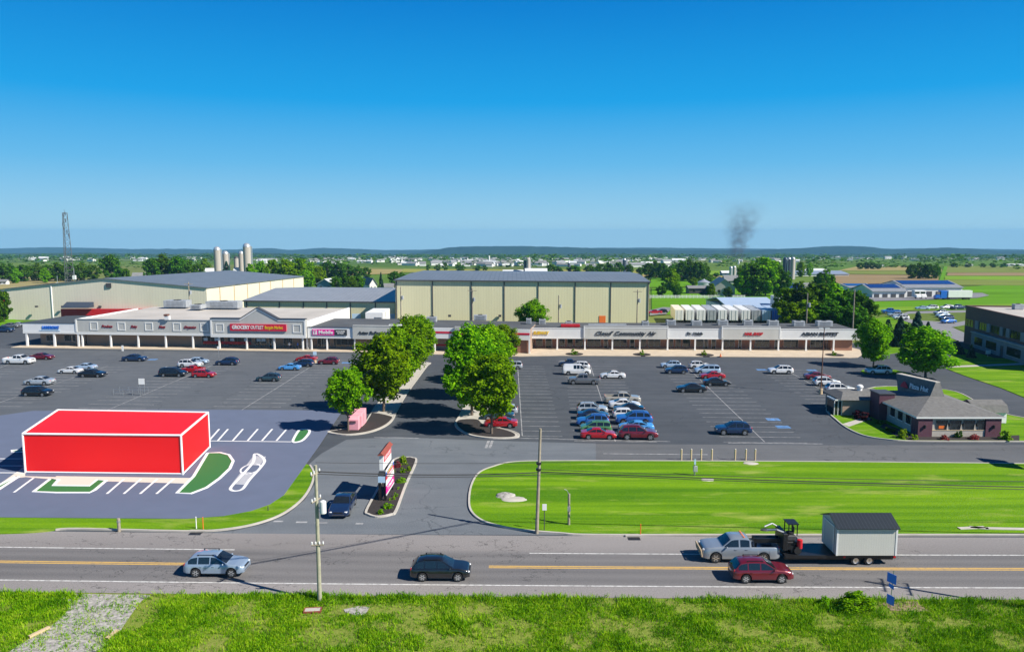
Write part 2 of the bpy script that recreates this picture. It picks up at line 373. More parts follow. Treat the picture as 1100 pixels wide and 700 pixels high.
def text(name,s,size,m,fr,parent,width=None,shear=0.0,extrude=0.03,align='CENTER',bold=0.0):
    """lettering in the local x-z plane of frame fr, facing its -y side"""
    cu=bpy.data.curves.new(name,'FONT'); cu.body=s; cu.size=size; cu.extrude=extrude; cu.align_x=align; cu.align_y='CENTER'; cu.shear=shear; cu.offset=bold
    cu.resolution_u=2
    t=bpy.data.objects.new('tmp_text',cu); COL.objects.link(t)
    dg=bpy.context.evaluated_depsgraph_get(); dg.update()
    me=bpy.data.meshes.new_from_object(t.evaluated_get(dg)); bpy.data.objects.remove(t); bpy.data.curves.remove(cu)
    xs=[v.co.x for v in me.vertices]; k=1.0
    if width and xs: k=width/(max(xs)-min(xs))
    o=root_off(parent)
    me.transform(Matrix.Translation(-o)@fr@Matrix.Rotation(R(90),4,'X')@Matrix.Diagonal((k,1,1,1)))
    me.materials.clear(); me.materials.append(m); me.name=name
    ob=bpy.data.objects.new(name,me); COL.objects.link(ob); ob.parent=parent
    return ob
def hit(px,py,o,ang):
    """where the sight line through this place meets the upright plane through o at angle ang: (u, z) in that plane"""
    u=(px-550)/F; v=(py-350)/F
    d=Vector((u,cT-v*sT,-(sT+v*cT))); n=Vector((-math.sin(ang),math.cos(ang),0)); o=Vector((o[0],o[1],0))
    c=Vector((0,0,CH)); t=(o-c).dot(n)/d.dot(n); p=c+d*t
    return (p-o).dot(Vector((math.cos(ang),math.sin(ang),0))), p.z
# ---------------------------------------------------------------- ground, road, kerbs, markings
def smooth_line(pts,closed=False,n=5):
    pts=[Vector(p) for p in pts]; N=len(pts); out=[]
    rng=range(N if closed else N-1)
    for i in rng:
        if closed: a,b,c,d=pts[(i-1)%N],pts[i],pts[(i+1)%N],pts[(i+2)%N]
        else: a,b,c,d=pts[max(i-1,0)],pts[i],pts[i+1],pts[min(i+2,N-1)]
        for k in range(n):
            t=k/n; out.append(0.5*((2*b)+(c-a)*t+(2*a-5*b+4*c-d)*t*t+(3*b-a-3*c+d)*t**3))
    if not closed: out.append(pts[-1])
    return out
def px(poly,sm=False,closed=True):
    p=[G(a,b) for a,b in poly]
    return smooth_line(p,closed) if sm else p
def sheet(name,pts,off,m):
    b=MB(); b.face([(p.x,p.y,p.z+off) for p in pts]); o=b.build(name,m,fix=False)
    n=o.data.polygons[0].normal
    if n.z<0: o.data.flip_normals()
    return struct(o)
def slab(name,pts,z0,z1,m):
    b=MB(); b.prism([(p.x,p.y) for p in pts],z0,z1); return struct(b.build(name,m))
def ribbon(b,pts,wd,z0,z1,closed=False):
    N=len(pts); L=[];Rr=[]
    for i in range(N):
        a=pts[(i-1)%N] if (closed or i>0) else pts[i]; c=pts[(i+1)%N] if (closed or i<N-1) else pts[i]
        d=Vector((c.x-a.x,c.y-a.y,0))
        if d.length<1e-6: d=Vector((1,0,0))
        d.normalize(); nrm=Vector((-d.y,d.x,0))*wd/2
        L.append(pts[i]+nrm); Rr.append(pts[i]-nrm)
    for i in range(N if closed else N-1):
        j=(i+1)%N
        if z1 is None:
            b.face([(Rr[i].x,Rr[i].y,z0),(Rr[j].x,Rr[j].y,z0),(L[j].x,L[j].y,z0),(L[i].x,L[i].y,z0)])
        else:
            b.face([(Rr[i].x,Rr[i].y,z1),(Rr[j].x,Rr[j].y,z1),(L[j].x,L[j].y,z1),(L[i].x,L[i].y,z1)])
            b.face([(L[i].x,L[i].y,z0),(L[i].x,L[i].y,z1),(L[j].x,L[j].y,z1),(L[j].x,L[j].y,z0)])
            b.face([(Rr[i].x,Rr[i].y,z0),(Rr[j].x,Rr[j].y,z0),(Rr[j].x,Rr[j].y,z1),(Rr[i].x,Rr[i].y,z1)])
def kerb(pts,closed=False,wd=0.2,h=0.15,m=None):
    b=MB(); ribbon(b,pts,wd,0.0,h,closed); return struct(b.build('kerb',m or M['concrete'],fix=False))

# far terrain in one sheet to the horizon
m,n,bs=newmat('farmland'); bs.inputs['Roughness'].default_value=1; bs.inputs['Specular IOR Level'].default_value=0.05
vo=n.nodes.new('ShaderNodeTexVoronoi'); vo.inputs['Scale'].default_value=0.0042
tc=n.nodes.new('ShaderNodeTexCoord'); mp=n.nodes.new('ShaderNodeMapping'); mp.inputs['Scale'].default_value=(0.8,0.45,1); mp.inputs['Rotation'].default_value=(0,0,R(12))
n.links.new(tc.outputs['Object'],mp.inputs[0]); n.links.new(mp.outputs[0],vo.inputs['Vector'])
sp=n.nodes.new('ShaderNodeSeparateColor'); n.links.new(vo.outputs['Color'],sp.inputs[0])
c=ramp(n,sp.outputs[0],[(0.0,(0.06,0.15,0.015)),(0.3,(0.10,0.21,0.02)),(0.5,(0.16,0.18,0.05)),(0.68,(0.26,0.22,0.10)),(0.85,(0.05,0.10,0.02)),(1.0,(0.09,0.19,0.02))])
c=mixc(n,0.4,c,ramp(n,noise_node(n,0.006,6),[(0.35,(0.03,0.07,0.015)),(0.6,(0.12,0.19,0.03))]))
c=mixc(n,0.3,c,ramp(n,noise_node(n,0.25,6),[(0.3,(0.05,0.11,0.01)),(0.7,(0.15,0.22,0.04))]))
n.links.new(c,bs.inputs['Base Color'])
b=MB(); ys=[-60,30,120,200,KY,330,450,700,1200,1800,3000,5000,9500]; xs=[-8500,-4000,-1800,-800,-300,-100,100,300,800,1800,4000,8500]
ids={}
for j,y in enumerate(ys):
    for i,x in enumerate(xs): ids[i,j]=b.pt((x,y,T(y)-0.08))
for j in range(len(ys)-1):
    for i in range(len(xs)-1): b.f.append([ids[i,j],ids[i+1,j],ids[i+1,j+1],ids[i,j+1]]); b.m.append(0)
struct(b.build('ground',m,fix=False))

M['lot']=asphalt('parking_asphalt',(0.064,0.073,0.086),(0.048,0.056,0.067),(0.093,0.102,0.116))
M['lightlot']=asphalt('light_lot_asphalt',(0.22,0.22,0.235),(0.18,0.18,0.195),(0.26,0.26,0.27))
M['lawn']=grassmat('mown_lawn',(0.040,0.145,0.003),(0.095,0.25,0.004),(0.19,0.35,0.007),0.14,1.4,stripe=0.55,dry=(0.38,0.40,0.10))
M['rough']=grassmat('rough_grass_ground',(0.035,0.10,0.006),(0.085,0.18,0.010),(0.17,0.23,0.03),0.25,2.0)
# the whole parking field
slot=[(-170,63),(-40,66),(40,66),(150,66),(150,175),(122,176),(95,190),(40,192),(-40,214),(-100,214),(-180,236),(-230,240),(-230,63)]
sheet('parking_lot',[Vector((x,y,0)) for x,y in slot],0.0,M['lot'])
# road, slightly bent, with its own u/v metres in a UV map
def yc(x): return 60.61-0.0169*x+0.00016*x*x if abs(x)<70 else 60.61-0.0169*x+0.00016*70*(2*abs(x)-70)
def roadp(x,v): return Vector((x,yc(x)+v,0))
m,n,bs=newmat('road_asphalt'); bs.inputs['Roughness'].default_value=0.9; bs.inputs['Specular IOR Level'].default_value=0.25
uv=n.nodes.new('ShaderNodeUVMap'); sp=n.nodes.new('ShaderNodeSeparateXYZ'); n.links.new(uv.outputs[0],sp.inputs[0])
nz=noise_node(n,0.35,5,sc=(0.15,1,1)); vv=mathn(n,'ADD',sp.outputs[1],mathn(n,'MULTIPLY',mathn(n,'SUBTRACT',nz,0.5),0.9))
vn=mathn(n,'DIVIDE',mathn(n,'ADD',vv,5.5),12.5)
sh=(0.275,0.257,0.250); ln=(0.160,0.157,0.159); tr=(0.112,0.111,0.115)
def q(v): return (v+5.5)/12.5
c=ramp(n,vn,[(0,sh),(q(-3.6),sh),(q(-3.1),ln),(q(-2.3),tr),(q(-1.6),ln),(q(-0.9),tr),(q(-0.1),ln),(q(0.8),tr),(q(1.5),ln),(q(2.2),tr),(q(2.75),ln),(q(3.3),(0.225,0.211,0.206)),(1,(0.295,0.277,0.270))])
c=mixc(n,0.35,c,ramp(n,noise_node(n,0.12,6,sc=(0.25,1,1)),[(0.3,(0.12,0.115,0.113)),(0.7,(0.26,0.243,0.235))]))
fn=noise_node(n,9,3); f=n.nodes.new('ShaderNodeMapRange'); f.inputs[1].default_value=.3; f.inputs[2].default_value=.7; f.inputs[3].default_value=.8; f.inputs[4].default_value=1.2; n.links.new(fn,f.inputs[0])
s_=n.nodes.new('ShaderNodeVectorMath'); s_.operation='SCALE'; n.links.new(c,s_.inputs[0]); n.links.new(f.outputs[0],s_.inputs['Scale'])
# sealed cracks: long thin dark wandering lines
wv=noise_node(n,0.22,7,sc=(1,1.6,1)); k1=mathn(n,'LESS_THAN',mathn(n,'ABSOLUTE',mathn(n,'SUBTRACT',wv,0.5)),0.0034)
gt=mathn(n,'GREATER_THAN',noise_node(n,0.06,3),0.50)
out=mixc(n,mathn(n,'MULTIPLY',mathn(n,'MULTIPLY',k1,gt),0.65),s_.outputs[0],(0.03,0.03,0.03))
n.links.new(out,bs.inputs['Base Color'])
bp=n.nodes.new('ShaderNodeBump'); bp.inputs['Strength'].default_value=.2; bp.inputs['Distance'].default_value=.02; n.links.new(fn,bp.inputs['Height']); n.links.new(bp.outputs[0],bs.inputs['Normal'])
M['road']=m
rx=[-220+i*5 for i in range(89)]; b=MB()
me_uv=[]
for x0,x1 in zip(rx[:-1],rx[1:]):
    b.face([roadp(x0,-5.3)+Vector((0,0,.006)),roadp(x1,-5.3)+Vector((0,0,.006)),roadp(x1,6.6)+Vector((0,0,.006)),roadp(x0,6.6)+Vector((0,0,.006))])
    me_uv+= [(x0,-5.3),(x1,-5.3),(x1,6.6),(x0,6.6)]
ro=b.build('road',m,fix=False); struct(ro); ul=ro.data.uv_layers.new(name='UVMap')
for l,q_ in zip(ul.data,me_uv): l.uv=q_
def strip(name,x0,x1,v,wd,m_,z=0.010):
    b=MB(); N=max(2,int(abs(x1-x0)/4)); pts=[roadp(x0+(x1-x0)*i/N,v) for i in range(N+1)]
    ribbon(b,pts,wd,z,None); return struct(b.build(name,m_,fix=False))
def wornpaint(name,col,under,lo,hi,scale=3):
    m,n,b=newmat(name); b.inputs['Roughness'].default_value=0.85
    nz=noise_node(n,scale,6); f=n.nodes.new('ShaderNodeMapRange'); f.inputs[1].default_value=lo; f.inputs[2].default_value=hi; n.links.new(nz,f.inputs[0])
    n.links.new(mixc(n,f.outputs[0],col,under),b.inputs['Base Color']); return m
M['lineW']=wornpaint('white_road_paint',(0.62,0.62,0.60),(0.20,0.19,0.185),0.45,0.75)
M['lineY']=wornpaint('yellow_road_paint',(0.62,0.38,0.085),(0.30,0.22,0.12),0.5,0.8)
M['stall']=wornpaint('worn_stall_paint',(0.36,0.365,0.37),(0.12,0.125,0.13),0.36,0.70,1.2)
M['stall2']=wornpaint('divider_paint',(0.40,0.405,0.41),(0.12,0.12,0.13),0.35,0.72,1.2)
for a,c_ in ((-220,-22.2),(-1.9,220)):
    strip('road_marking',a,c_,0.14,0.17,M['lineY']); strip('road_marking',a,c_,-0.16,0.17,M['lineY'])
strip('road_marking',-220,220,-3.35,0.15,M['lineW']); strip('road_marking',1.5,220,2.75,0.15,M['lineW']); strip('road_marking',-220,-24,2.95,0.15,M['lineW'])

# lawns
lawnL_k=[(-420,578),(-200,578),(0,573.5),(45,571.5),(72,568.5),(130,569.5),(210,571),(250,568),(282,561),(306,551),(325,536),(335,520),(337,508),(333,500)]
kl=px(lawnL_k,True,False)
slab('lawn',kl+[G(300,492),G(-300,492),G(-420,500)],0.0,0.10,M['lawn']); kerb(kl[18:])
lawnR_k=[(1500,504),(1250,501),(1100,498.5),(900,496.5),(700,495.5),(600,495.5),(552,496.5),(530,501.5),(515,508),(507,520),(504,536),(506,549),(517,559),(535,565),(560,569.5),(600,573),(640,575),(800,575),(1100,575),(1500,575)]
kr=px(lawnR_k,True,False); slab('lawn',kr,0.0,0.10,M['lawn']); kerb(kr)
# restaurant island
ri=px([(888,441),(897,450),(910,460),(928,468),(951,472),(984,474),(1100,474.5),(1180,476),(1180,462),(1100,449),(1077,443.5),(1050,432),(1017,419),(940,416),(908,433),(892,437)],True)
slab('lawn',ri,0.0,0.10,M['lawn']); kerb(ri,True)
# lawns right of the lot
slab('lawn',px([(1017.5,396.5),(1037,404),(1077,417.5),(1100,427),(1180,458),(1250,480),(1250,391),(1100,392.3),(1020,395.2)]),0.0,0.09,M['lawn'])
slab('sidewalk',px([(1020,394.6),(1100,391.7),(1250,390.4),(1250,388.9),(1098,390),(1020,393.3)]),0.0,0.06,M['concrete'])
slab('lawn',px([(1021,392.8),(1097,389.6),(1060,380.5),(1047,374),(1040,370),(1028,372),(1019,386)]),0.0,0.09,M['lawn'])
slab('lawn',px([(922,405.5),(962,398.5),(975,404),(960,398),(968,410),(985,410),(930,395),(926,398)][:0] or [(925,398.5),(930,396.5),(962,397.5),(978,402),(990,409),(984,410),(961,401.5),(928,401.5)]),0.0,0.09,M['lawn'])
slab('lawn',px([(925,383),(938,378.5),(978,376),(996,390),(1006,397),(990,399),(965,392),(940,390.5)][:0] or [(926,379),(940,372),(975,366),(1020,362),(1030,368),(1015,372),(990,375),(950,381),(935,384)]),0.0,0.05,M['lawn'])
# office lane, office car park
sheet('office_lane',px([(1250,392),(1098,389.4),(1062,380.3),(1047,372.5),(1030,366.5),(1012,358.5),(1000,352),(1010,349),(1024,352),(1040,359),(1070,369),(1100,379),(1250,383)]),0.012,M['lightlot'])
sheet('car_park',px([(960,340.5),(976,334.5),(1040,333),(1075,338),(1060,345),(1022,351.5),(1012,357.5),(998,357),(984,349)]),0.022,M['lightlot'])
sheet('lawn',px([(925,366),(925,345),(960,338),(985,350),(1000,360),(985,372),(940,373)]),0.003,M['lawn'])
sheet('lawn',px([(1024,351),(1060,344),(1300,344),(1300,392),(1180,383),(1040,357)]),0.006,M['rough'])
# mulched islands between lot and drive
M['mulchland']=M['mulch']
il=px([(352,464.5),(372,467.5),(395,465),(412,459),(421.5,451.5),(427,440),(437,423),(450,405),(459,393),(462,390),(448,390),(436,400),(420,418),(404,436),(399,444),(388,459),(372,461)],True)
slab('island',il,0.0,0.11,M['concrete']); kerb(il,True)
slab('mulch_bed',px([(355,463.8),(372,466.5),(394,464),(411,458),(420,451),(419,447.5),(398,444.5),(390,458),(370,457),(358,460)],True),0.09,0.135,M['mulch'])
ir=px([(489,456),(495,463),(508,468.5),(530,471.2),(553,470.5),(557.5,467.5),(552,464),(530,455),(536,430),(541,410),(545,392),(546,388),(533,388),(527,398),(515,414),(503,430),(494,446)],True)
slab('island',ir,0.0,0.11,M['concrete']); kerb(ir,True)
slab('mulch_bed',px([(491,456),(497,462.5),(509,467.5),(530,470),(552,469.3),(548,464),(520,456.5),(512,451),(494,451.5)],True),0.09,0.135,M['mulch'])
ip=px([(393.8,548.6),(396,553),(405.7,555.5),(420,553),(425.7,548.4),(436,521),(447,496),(443,492.3),(437,491.7),(424,494),(415,508),(406,525.7)],True)
slab('mulch_bed',ip,0.0,0.12,M['mulch']); kerb(ip,True,0.24,0.16)

# painted stalls
def stalls(name,a,b_,left=True,right=True,step=2.74,ln_=5.4,first=0.0,skip=()):
    pa,pb=G(*a),G(*b_); d=(pb-pa); L=d.length; d.normalize(); e=EX
    mb=MB(); N=int(L/step)
    for i in range(N+1):
        c=pa+d*(first+i*step)
        lo=-ln_ if left else 0; hi=ln_ if right else 0
        ribbon(mb,[c+e*lo,c+e*hi],0.15,0.007,None)
    struct(mb.build(name,M['stall'],fix=False))
    mb=MB(); ribbon(mb,[pa,pb],0.13,0.010,None); struct(mb.build(name,M['stall2'],fix=False))
stalls('stall_markings',(110,442.5),(236,389)); stalls('stall_markings',(244,450),(343,388)); stalls('stall_markings',(-12,436),(116,393))
stalls('stall_markings',(-170,452),(20,388)); stalls('stall_markings',(334,463),(372,438),True,False)
stalls('stall_markings',(661,474),(634,392)); stalls('stall_markings',(822,475),(738,394)); stalls('stall_markings',(915,437),(842,396))
stalls('stall_markings',(561,468),(556,392),False,True)
mb=MB()
for a,c_ in (((402,469.5),(450,470.5)),((556,470.5),(600,471)),((648,487),(760,488)),((782,475.5),(884,476.5)),((600,471.5),(720,474))):
    ribbon(mb,[G(*a),G(*c_)],0.22,0.008,None)
for a,c_ in (((294,559.6),(304,559.6)),((318,560.5),(330,560.5)),((338,561),(352,561.2)),((382,562),(390,562.2)),((522,481),(525,473)),((526,481),(529,473))):
    ribbon(mb,[G(*a),G(*c_)],0.35,0.008,None)
struct(mb.build('lane_markings',M['stall2'],fix=False))
# blue accessible bays
M['bayblue']=wornpaint('worn_blue_paint',(0.10,0.26,0.55),(0.08,0.10,0.13),0.4,0.8,2)
for a in ((830.5,450.3),(841,458.3),(818,397),(872,397.5),(164,386),(372,389.5)):
    c_=G(*a); mb=MB(); ribbon(mb,[c_-EX*0.95,c_+EX*0.95],1.5,0.007,None); struct(mb.build('accessible_bay_marking',M['bayblue'],fix=False))
# patched asphalt at the drive mouth
M['patch']=asphalt('patched_asphalt',(0.135,0.150,0.168),(0.105,0.12,0.137),(0.172,0.19,0.208))
M['leftlot']=asphalt('left_lot_asphalt',(0.098,0.108,0.121),(0.074,0.083,0.096),(0.130,0.141,0.155))
sheet('asphalt_patch',[Vector((x,y,0)) for x,y in ((-229,66),(-60,80),(-27,110),(-30,128),(-22,172),(-112,179),(-190,200),(-229,200))],0.0025,M['leftlot'])
sheet('asphalt_patch',px([(330,500),(345,487),(372,472),(425,469),(500,472),(560,474),(640,476),(640,494),(552,495.5),(528,500.5),(513,507),(505.5,520),(502.5,536),(504.5,550),(516,560.5),(535,566.5),(575,571.3),(610,574),(210,573),(250,570),(284,562.5),(308,552.5),(327,537),(338,520),(339,508)]),0.003,M['patch'])
M['frontaisle']=asphalt('front_aisle_asphalt',(0.115,0.12,0.128),(0.09,0.095,0.102),(0.145,0.15,0.158))
sheet('asphalt_patch',px([(640,476.5),(900,478),(1200,477.5),(1500,480),(1500,500),(1100,497.5),(900,495.6),(640,494.5)]),0.0035,M['frontaisle'])

# the new pad with its red block is drawn below; farther fields
def field(pts,col,noise=0.25,s=0.05,off=0.12,name='field',stripe=True):
    m,n,b=newmat('field_soil'); b.inputs['Roughness'].default_value=1; b.inputs['Specular IOR Level'].default_value=0.05
    hi=tuple(min(1,x*(1+noise)) for x in col); lo=tuple(x*(1-noise) for x in col)
    c=ramp(n,noise_node(n,s,7,sc=(0.3,1.0,1),rot=R(-3)),[(0.3,lo),(0.7,hi)])
    if stripe: c=mixc(n,0.5,c,ramp(n,noise_node(n,0.12,3,sc=(0.02,1,1),rot=R(-3)),[(0.35,lo),(0.65,hi)]))
    n.links.new(c,b.inputs['Base Color']); sheet(name,px(pts),off,m)
GR=(0.105,0.255,0.008); GL=(0.16,0.28,0.02); TN=(0.30,0.25,0.10); BR=(0.26,0.19,0.10); OL=(0.17,0.21,0.045)
field([(700,321),(700,309.5),(1400,309),(1400,335),(1060,333),(940,334),(840,345),(700,337)],GR)                    # behind the trailers
field([(925,331),(1100,326),(1400,324),(1400,340),(1075,340),(1040,332),(975,333.5),(930,338)],GL,off=0.16)
field([(1045,316),(1400,318),(1400,308),(1060,306.5),(1030,309)],GR,off=0.2)
field([(1000,306.5),(1400,308),(1400,302.5),(1000,300.5)],OL,off=0.24)
field([(1015,300.5),(1400,302.5),(1400,297.5),(1015,296.5)],GL,off=0.24)
field([(1017,296.2),(1400,297.3),(1400,293),(1018,293.2)],BR,off=0.26)
field([(1010,293),(1400,293),(1400,286),(1016,286)],OL,off=0.3)
field([(880,306),(1008,304),(1008,296),(900,295)],BR,off=0.3)
field([(900,294.6),(1008,295.4),(1012,291),(900,291)],OL,off=0.32)
field([(900,290.8),(1012,290.8),(1010,286),(925,285.5)],TN,off=0.34)
field([(1008,304),(1013,304),(1018,286.5),(1014,286.5)],GR,off=0.4)
field([(697,309),(790,308),(800,299),(700,298)],GR,off=0.3); field([(690,298),(790,299),(770,296),(690,295)],TN,off=0.32)
field([(690,294.8),(800,295.6),(810,291),(690,290.5)],GL,off=0.34)
field([(430,292.8),(700,294),(700,290),(434,289.2)],(0.26,0.26,0.055),off=0.34)
field([(372,296),(430,294),(442,290),(400,289.2),(376,292)],TN,off=0.3)
field([(-150,313),(0,311),(50,305),(92,301.5),(92,298),(-150,298)],(0.30,0.26,0.12),off=0.25)
field([(-150,345),(14,352.5),(25,345.5),(8,341),(-150,330)],GR,off=0.05,stripe=False)
field([(840,345),(930,345),(930,360),(840,349)],GR,off=0.03,stripe=False)
m_=asphalt('truck_yard_asphalt',(0.20,0.20,0.21),(0.17,0.17,0.18),(0.24,0.24,0.25))
sheet('truck_yard',px([(925,324.5),(1000,322.5),(1050,320.5),(1063,317.8),(1055,315),(930,316)]),0.30,m_)
sheet('truck_yard',px([(698,339.5),(716,338),(722,331),(712,330.5),(698,334)]),0.30,m_)
sheet('truck_yard',px([(716,347),(850,347),(850,342),(740,340),(716,343)]),0.05,m_)

# distant wooded ridges
def ridge(name,D,prof,depth,col,seed):
    g=random.Random(seed); b=MB(); m,n,bs=newmat(name); bs.inputs['Roughness'].default_value=1; bs.inputs['Specular IOR Level'].default_value=0
    c=ramp(n,noise_node(n,0.004,8,rough=0.7),[(0.35,col[0]),(0.55,col[1]),(0.75,col[2])]); n.links.new(c,bs.inputs['Base Color'])
    xs=np.linspace(prof[0][0],prof[-1][0],150); yt=np.interp(xs,[p[0] for p in prof],[p[1] for p in prof])
    rows=[]
    for k,fr in enumerate((0,0.22,0.5,0.78,1.0,1.6)):
        hh=(0,0.35,0.72,0.93,1.0,0.2)[k]; row=[]
        for x,y in zip(xs,yt):
            top=A(x,y+g.uniform(-.25,.25),D+depth); base=T(D)-6
            Y=D+depth*fr+ (g.uniform(-0.12,0.12)*depth if 0<k<4 else 0)
            row.append(b.pt((top.x*(Y/(D+depth)),Y,base+(top.z-base)*hh*(1+(g.uniform(-.06,.06) if 0<k<4 else 0)))))
        rows.append(row)
    for r0,r1 in zip(rows[:-1],rows[1:]):
        for i in range(len(xs)-1): b.f.append([r0[i],r0[i+1],r1[i+1],r1[i]]); b.m.append(0)
    struct(b.build(name,m,smooth=True,fix=False))
WD=[(0.008,0.022,0.016),(0.014,0.034,0.022),(0.026,0.052,0.030)]; FD=[(0.02,0.04,0.025),(0.03,0.065,0.03),(0.11,0.12,0.06)]
ridge('hills',6900,[(-150,266),(0,266.8),(40,265.6),(80,266),(140,267.3),(200,267.2),(235,268.5),(290,266.4),(312,268.6),(345,266.2),(380,267),(412,268.8),(470,267.6),(560,268.5),(640,266),(700,266),(830,267.2),(960,267),(1005,266.4),(1050,267),(1100,268),(1250,267)],900,WD,1)
ridge('hills',5000,[(440,274),(462,269),(480,266),(500,264.6),(560,264.2),(600,265.2),(660,267),(720,268.6),(800,269.3),(850,267),(880,265),(905,264),(930,264.6),(950,267),(975,268),(1010,265.8),(1045,267),(1070,269.5),(1120,269),(1250,270)],700,WD,2)
ridge('hills',3300,[(-150,271.5),(0,272),(100,271.6),(180,273),(240,271),(330,272.8),(420,273.4),(500,273.5),(620,272.2),(760,272.6),(860,273.5),(990,272),(1080,273),(1250,272)],420,FD,3)
# ---------------------------------------------------------------- the red block on its blue-grey pad
M['pad']=mat('blue_grey_pad',(0.110,0.135,0.205),0.9,noise=0.06,scale=.4)
M['padgreen']=mat('planting_green',(0.030,0.16,0.035),0.9,noise=0.04,scale=2)
M['padwalk']=mat('pad_walk',(0.62,0.58,0.50),0.9)
M['padwhite']=mat('pad_white_paint',(0.80,0.80,0.80),0.7)
M['purered']=mat('bright_red_wall',(0.90,0.002,0.004),0.6)
def Z(a,b,z): v=P(a,b,z); return v
pz=0.14
padp=[(-260,446),(0,446),(35,441),(185,439.5),(368,440.5),(343,478),(318,513),(305,531),(290,541),(270,548),(240,553.5),(200,556.5),(130,556),(0,555),(-260,553)]
b=MB(); b.prism([tuple(P(x,y,pz).xy) for x,y in padp],0.1,pz); struct(b.build('building_pad',M['pad']))
def flat(name,poly,z,m,sm=False):
    p=[P(x,y,z) for x,y in poly]
    if sm: p=smooth_line(p,True)
    b=MB(); b.face(p); o=b.build(name,m,fix=False)
    if o.data.polygons[0].normal.z<0: o.data.flip_normals()
    return struct(o)
def lines(name,segs,wd,z,m):
    b=MB()
    for s_ in segs: ribbon(b,[P(x,y,z) for x,y in s_],wd,z,None)
    return struct(b.build(name,m,fix=False))
k=130/700
flat('pad_walk',[(0,519),(6,515),(27,500),(27,511),(60,512),(60,511),(205,513),(200,519),(110,516.5),(95,521.5),(57,521),(62,515),(28,512),(18,513),(-40,545),(-60,545)],pz+.004,M['padwalk'])
green1=[(36,528),(54,514.2),(63,515),(57,521.3),(96,521.8),(104,515.2),(114,516),(102,526),(96,529),(60,529)]
green2=[(190,529.5),(208,511.5),(223,486.5),(236,486),(246,488.5),(250.5,495),(247,503),(236,513.5),(222,523.5),(205,530)]
green3=[(314.5,474),(320,463.5),(324,461.3),(331.5,461.6),(332,465),(326,472),(320,474.5)]
green4=[(12,483.7),(27,482.4),(27,485.3),(13,485.2)]
green5=[(-30,536),(17,511.6),(19.5,512),(-25,541)]
for gq,sm in ((green1,False),(green2,False),(green3,True),(green4,False),(green5,False)):
    flat('planting_bed',gq,pz+.008,M['padgreen'],sm)
    pts=[P(x,y,pz) for x,y in gq]
    if sm: pts=smooth_line(pts,True)
    b=MB(); ribbon(b,pts,0.33,pz,pz+.06,True); struct(b.build('kerb',M['padwhite'],fix=False))
seg=[]
for x0,x1 in ((14.8,36.7)[:0] or [(15,36)]): seg.append([(x0,528.5),(x1,513)])
for x in (114.8,133,150.5,168): seg.append([(x,530),(x+18.5,514)])
for x in (234.5-10,234,250,266,281.5,297): seg.append([(x,473),(x+11,460.5)])
for y in (492.5,500,507.5): seg.append([(-60,y-.4),(26,y)])
seg.append([(223,473.2),(322,474.3)])
lines('pad_markings',seg,0.26,pz+.012,M['padwhite'])
# hatched painted island with an oval
W_=[]; hat=[(273.5,487.5),(278.5,488.3),(283,492),(284,496),(279,503),(268,515),(261,524.5),(254,527),(248.5,526),(249,522),(262,508),(272,496)]
hp=[P(x,y,pz) for x,y in hat]; hp=smooth_line(hp,True)
b=MB(); ribbon(b,hp,0.34,pz+.012,None,True)
dirv=(P(279.5,490.5,0)-P(255.5,523,0)); L=dirv.length; dirv.normalize(); nr=Vector((-dirv.y,dirv.x,0)); o0=P(255.5,523,0)
for i in range(2,34):
    t=i/34; 
    if 0.42<t<0.66: continue
    c_=o0+dirv*L*t; wl,wr=1.35,1.15
    ribbon(b,[c_-nr*.8+dirv*-0.25,c_+nr*.8+dirv*0.25],0.15,pz+.010,None)
oc=o0+dirv*L*0.54
ribbon(b,[oc+dirv*1.9*math.cos(a*math.pi/10)+nr*1.05*math.sin(a*math.pi/10) for a in range(20)],0.2,pz+.011,None,True)
struct(b.build('hatched_marking',M['padwhite'],fix=False))
# block
bt=8.6
f0=P(27.5,507.5,pz); f1=P(196.5,509.5,pz)
def up(pt,py):    # height at which this spot is seen at row py
    lo,hi=0,40
    for _ in range(40):
        mid=(lo+hi)/2; d=pt.y*cT-(mid-CH)*sT; u_=pt.y*sT+(mid-CH)*cT
        if 350-F*u_/d>py: lo=mid
        else: hi=mid
    return lo
bt=(up(f0,466)+up(f1,467))/2
r1=P(223.5,442.8,bt); l1=P(62,440.2,bt)
blk=thing('red_building','bright red box shaped building with white edges standing on a blue grey pad','building',((f0+f1)/2))
b=MB(); b.hexa([(p.x,p.y,pz) for p in (f0,f1,r1,l1)],[(p.x,p.y,bt) for p in (f0,f1,r1,l1)]); b.build('wall',M['purered'],blk)
b=MB(); cs=[f0,f1,r1,l1]
for i in range(4):
    p,q_=cs[i],cs[(i+1)%4]
    b.tube((p.x,p.y,bt),(q_.x,q_.y,bt),0.13,n=6); b.tube((p.x,p.y,pz+.1),(q_.x,q_.y,pz+.1),0.10,n=6); b.tube((p.x,p.y,pz),(p.x,p.y,bt),0.12,n=6)
b.build('edge_trim',M['padwhite'],blk)

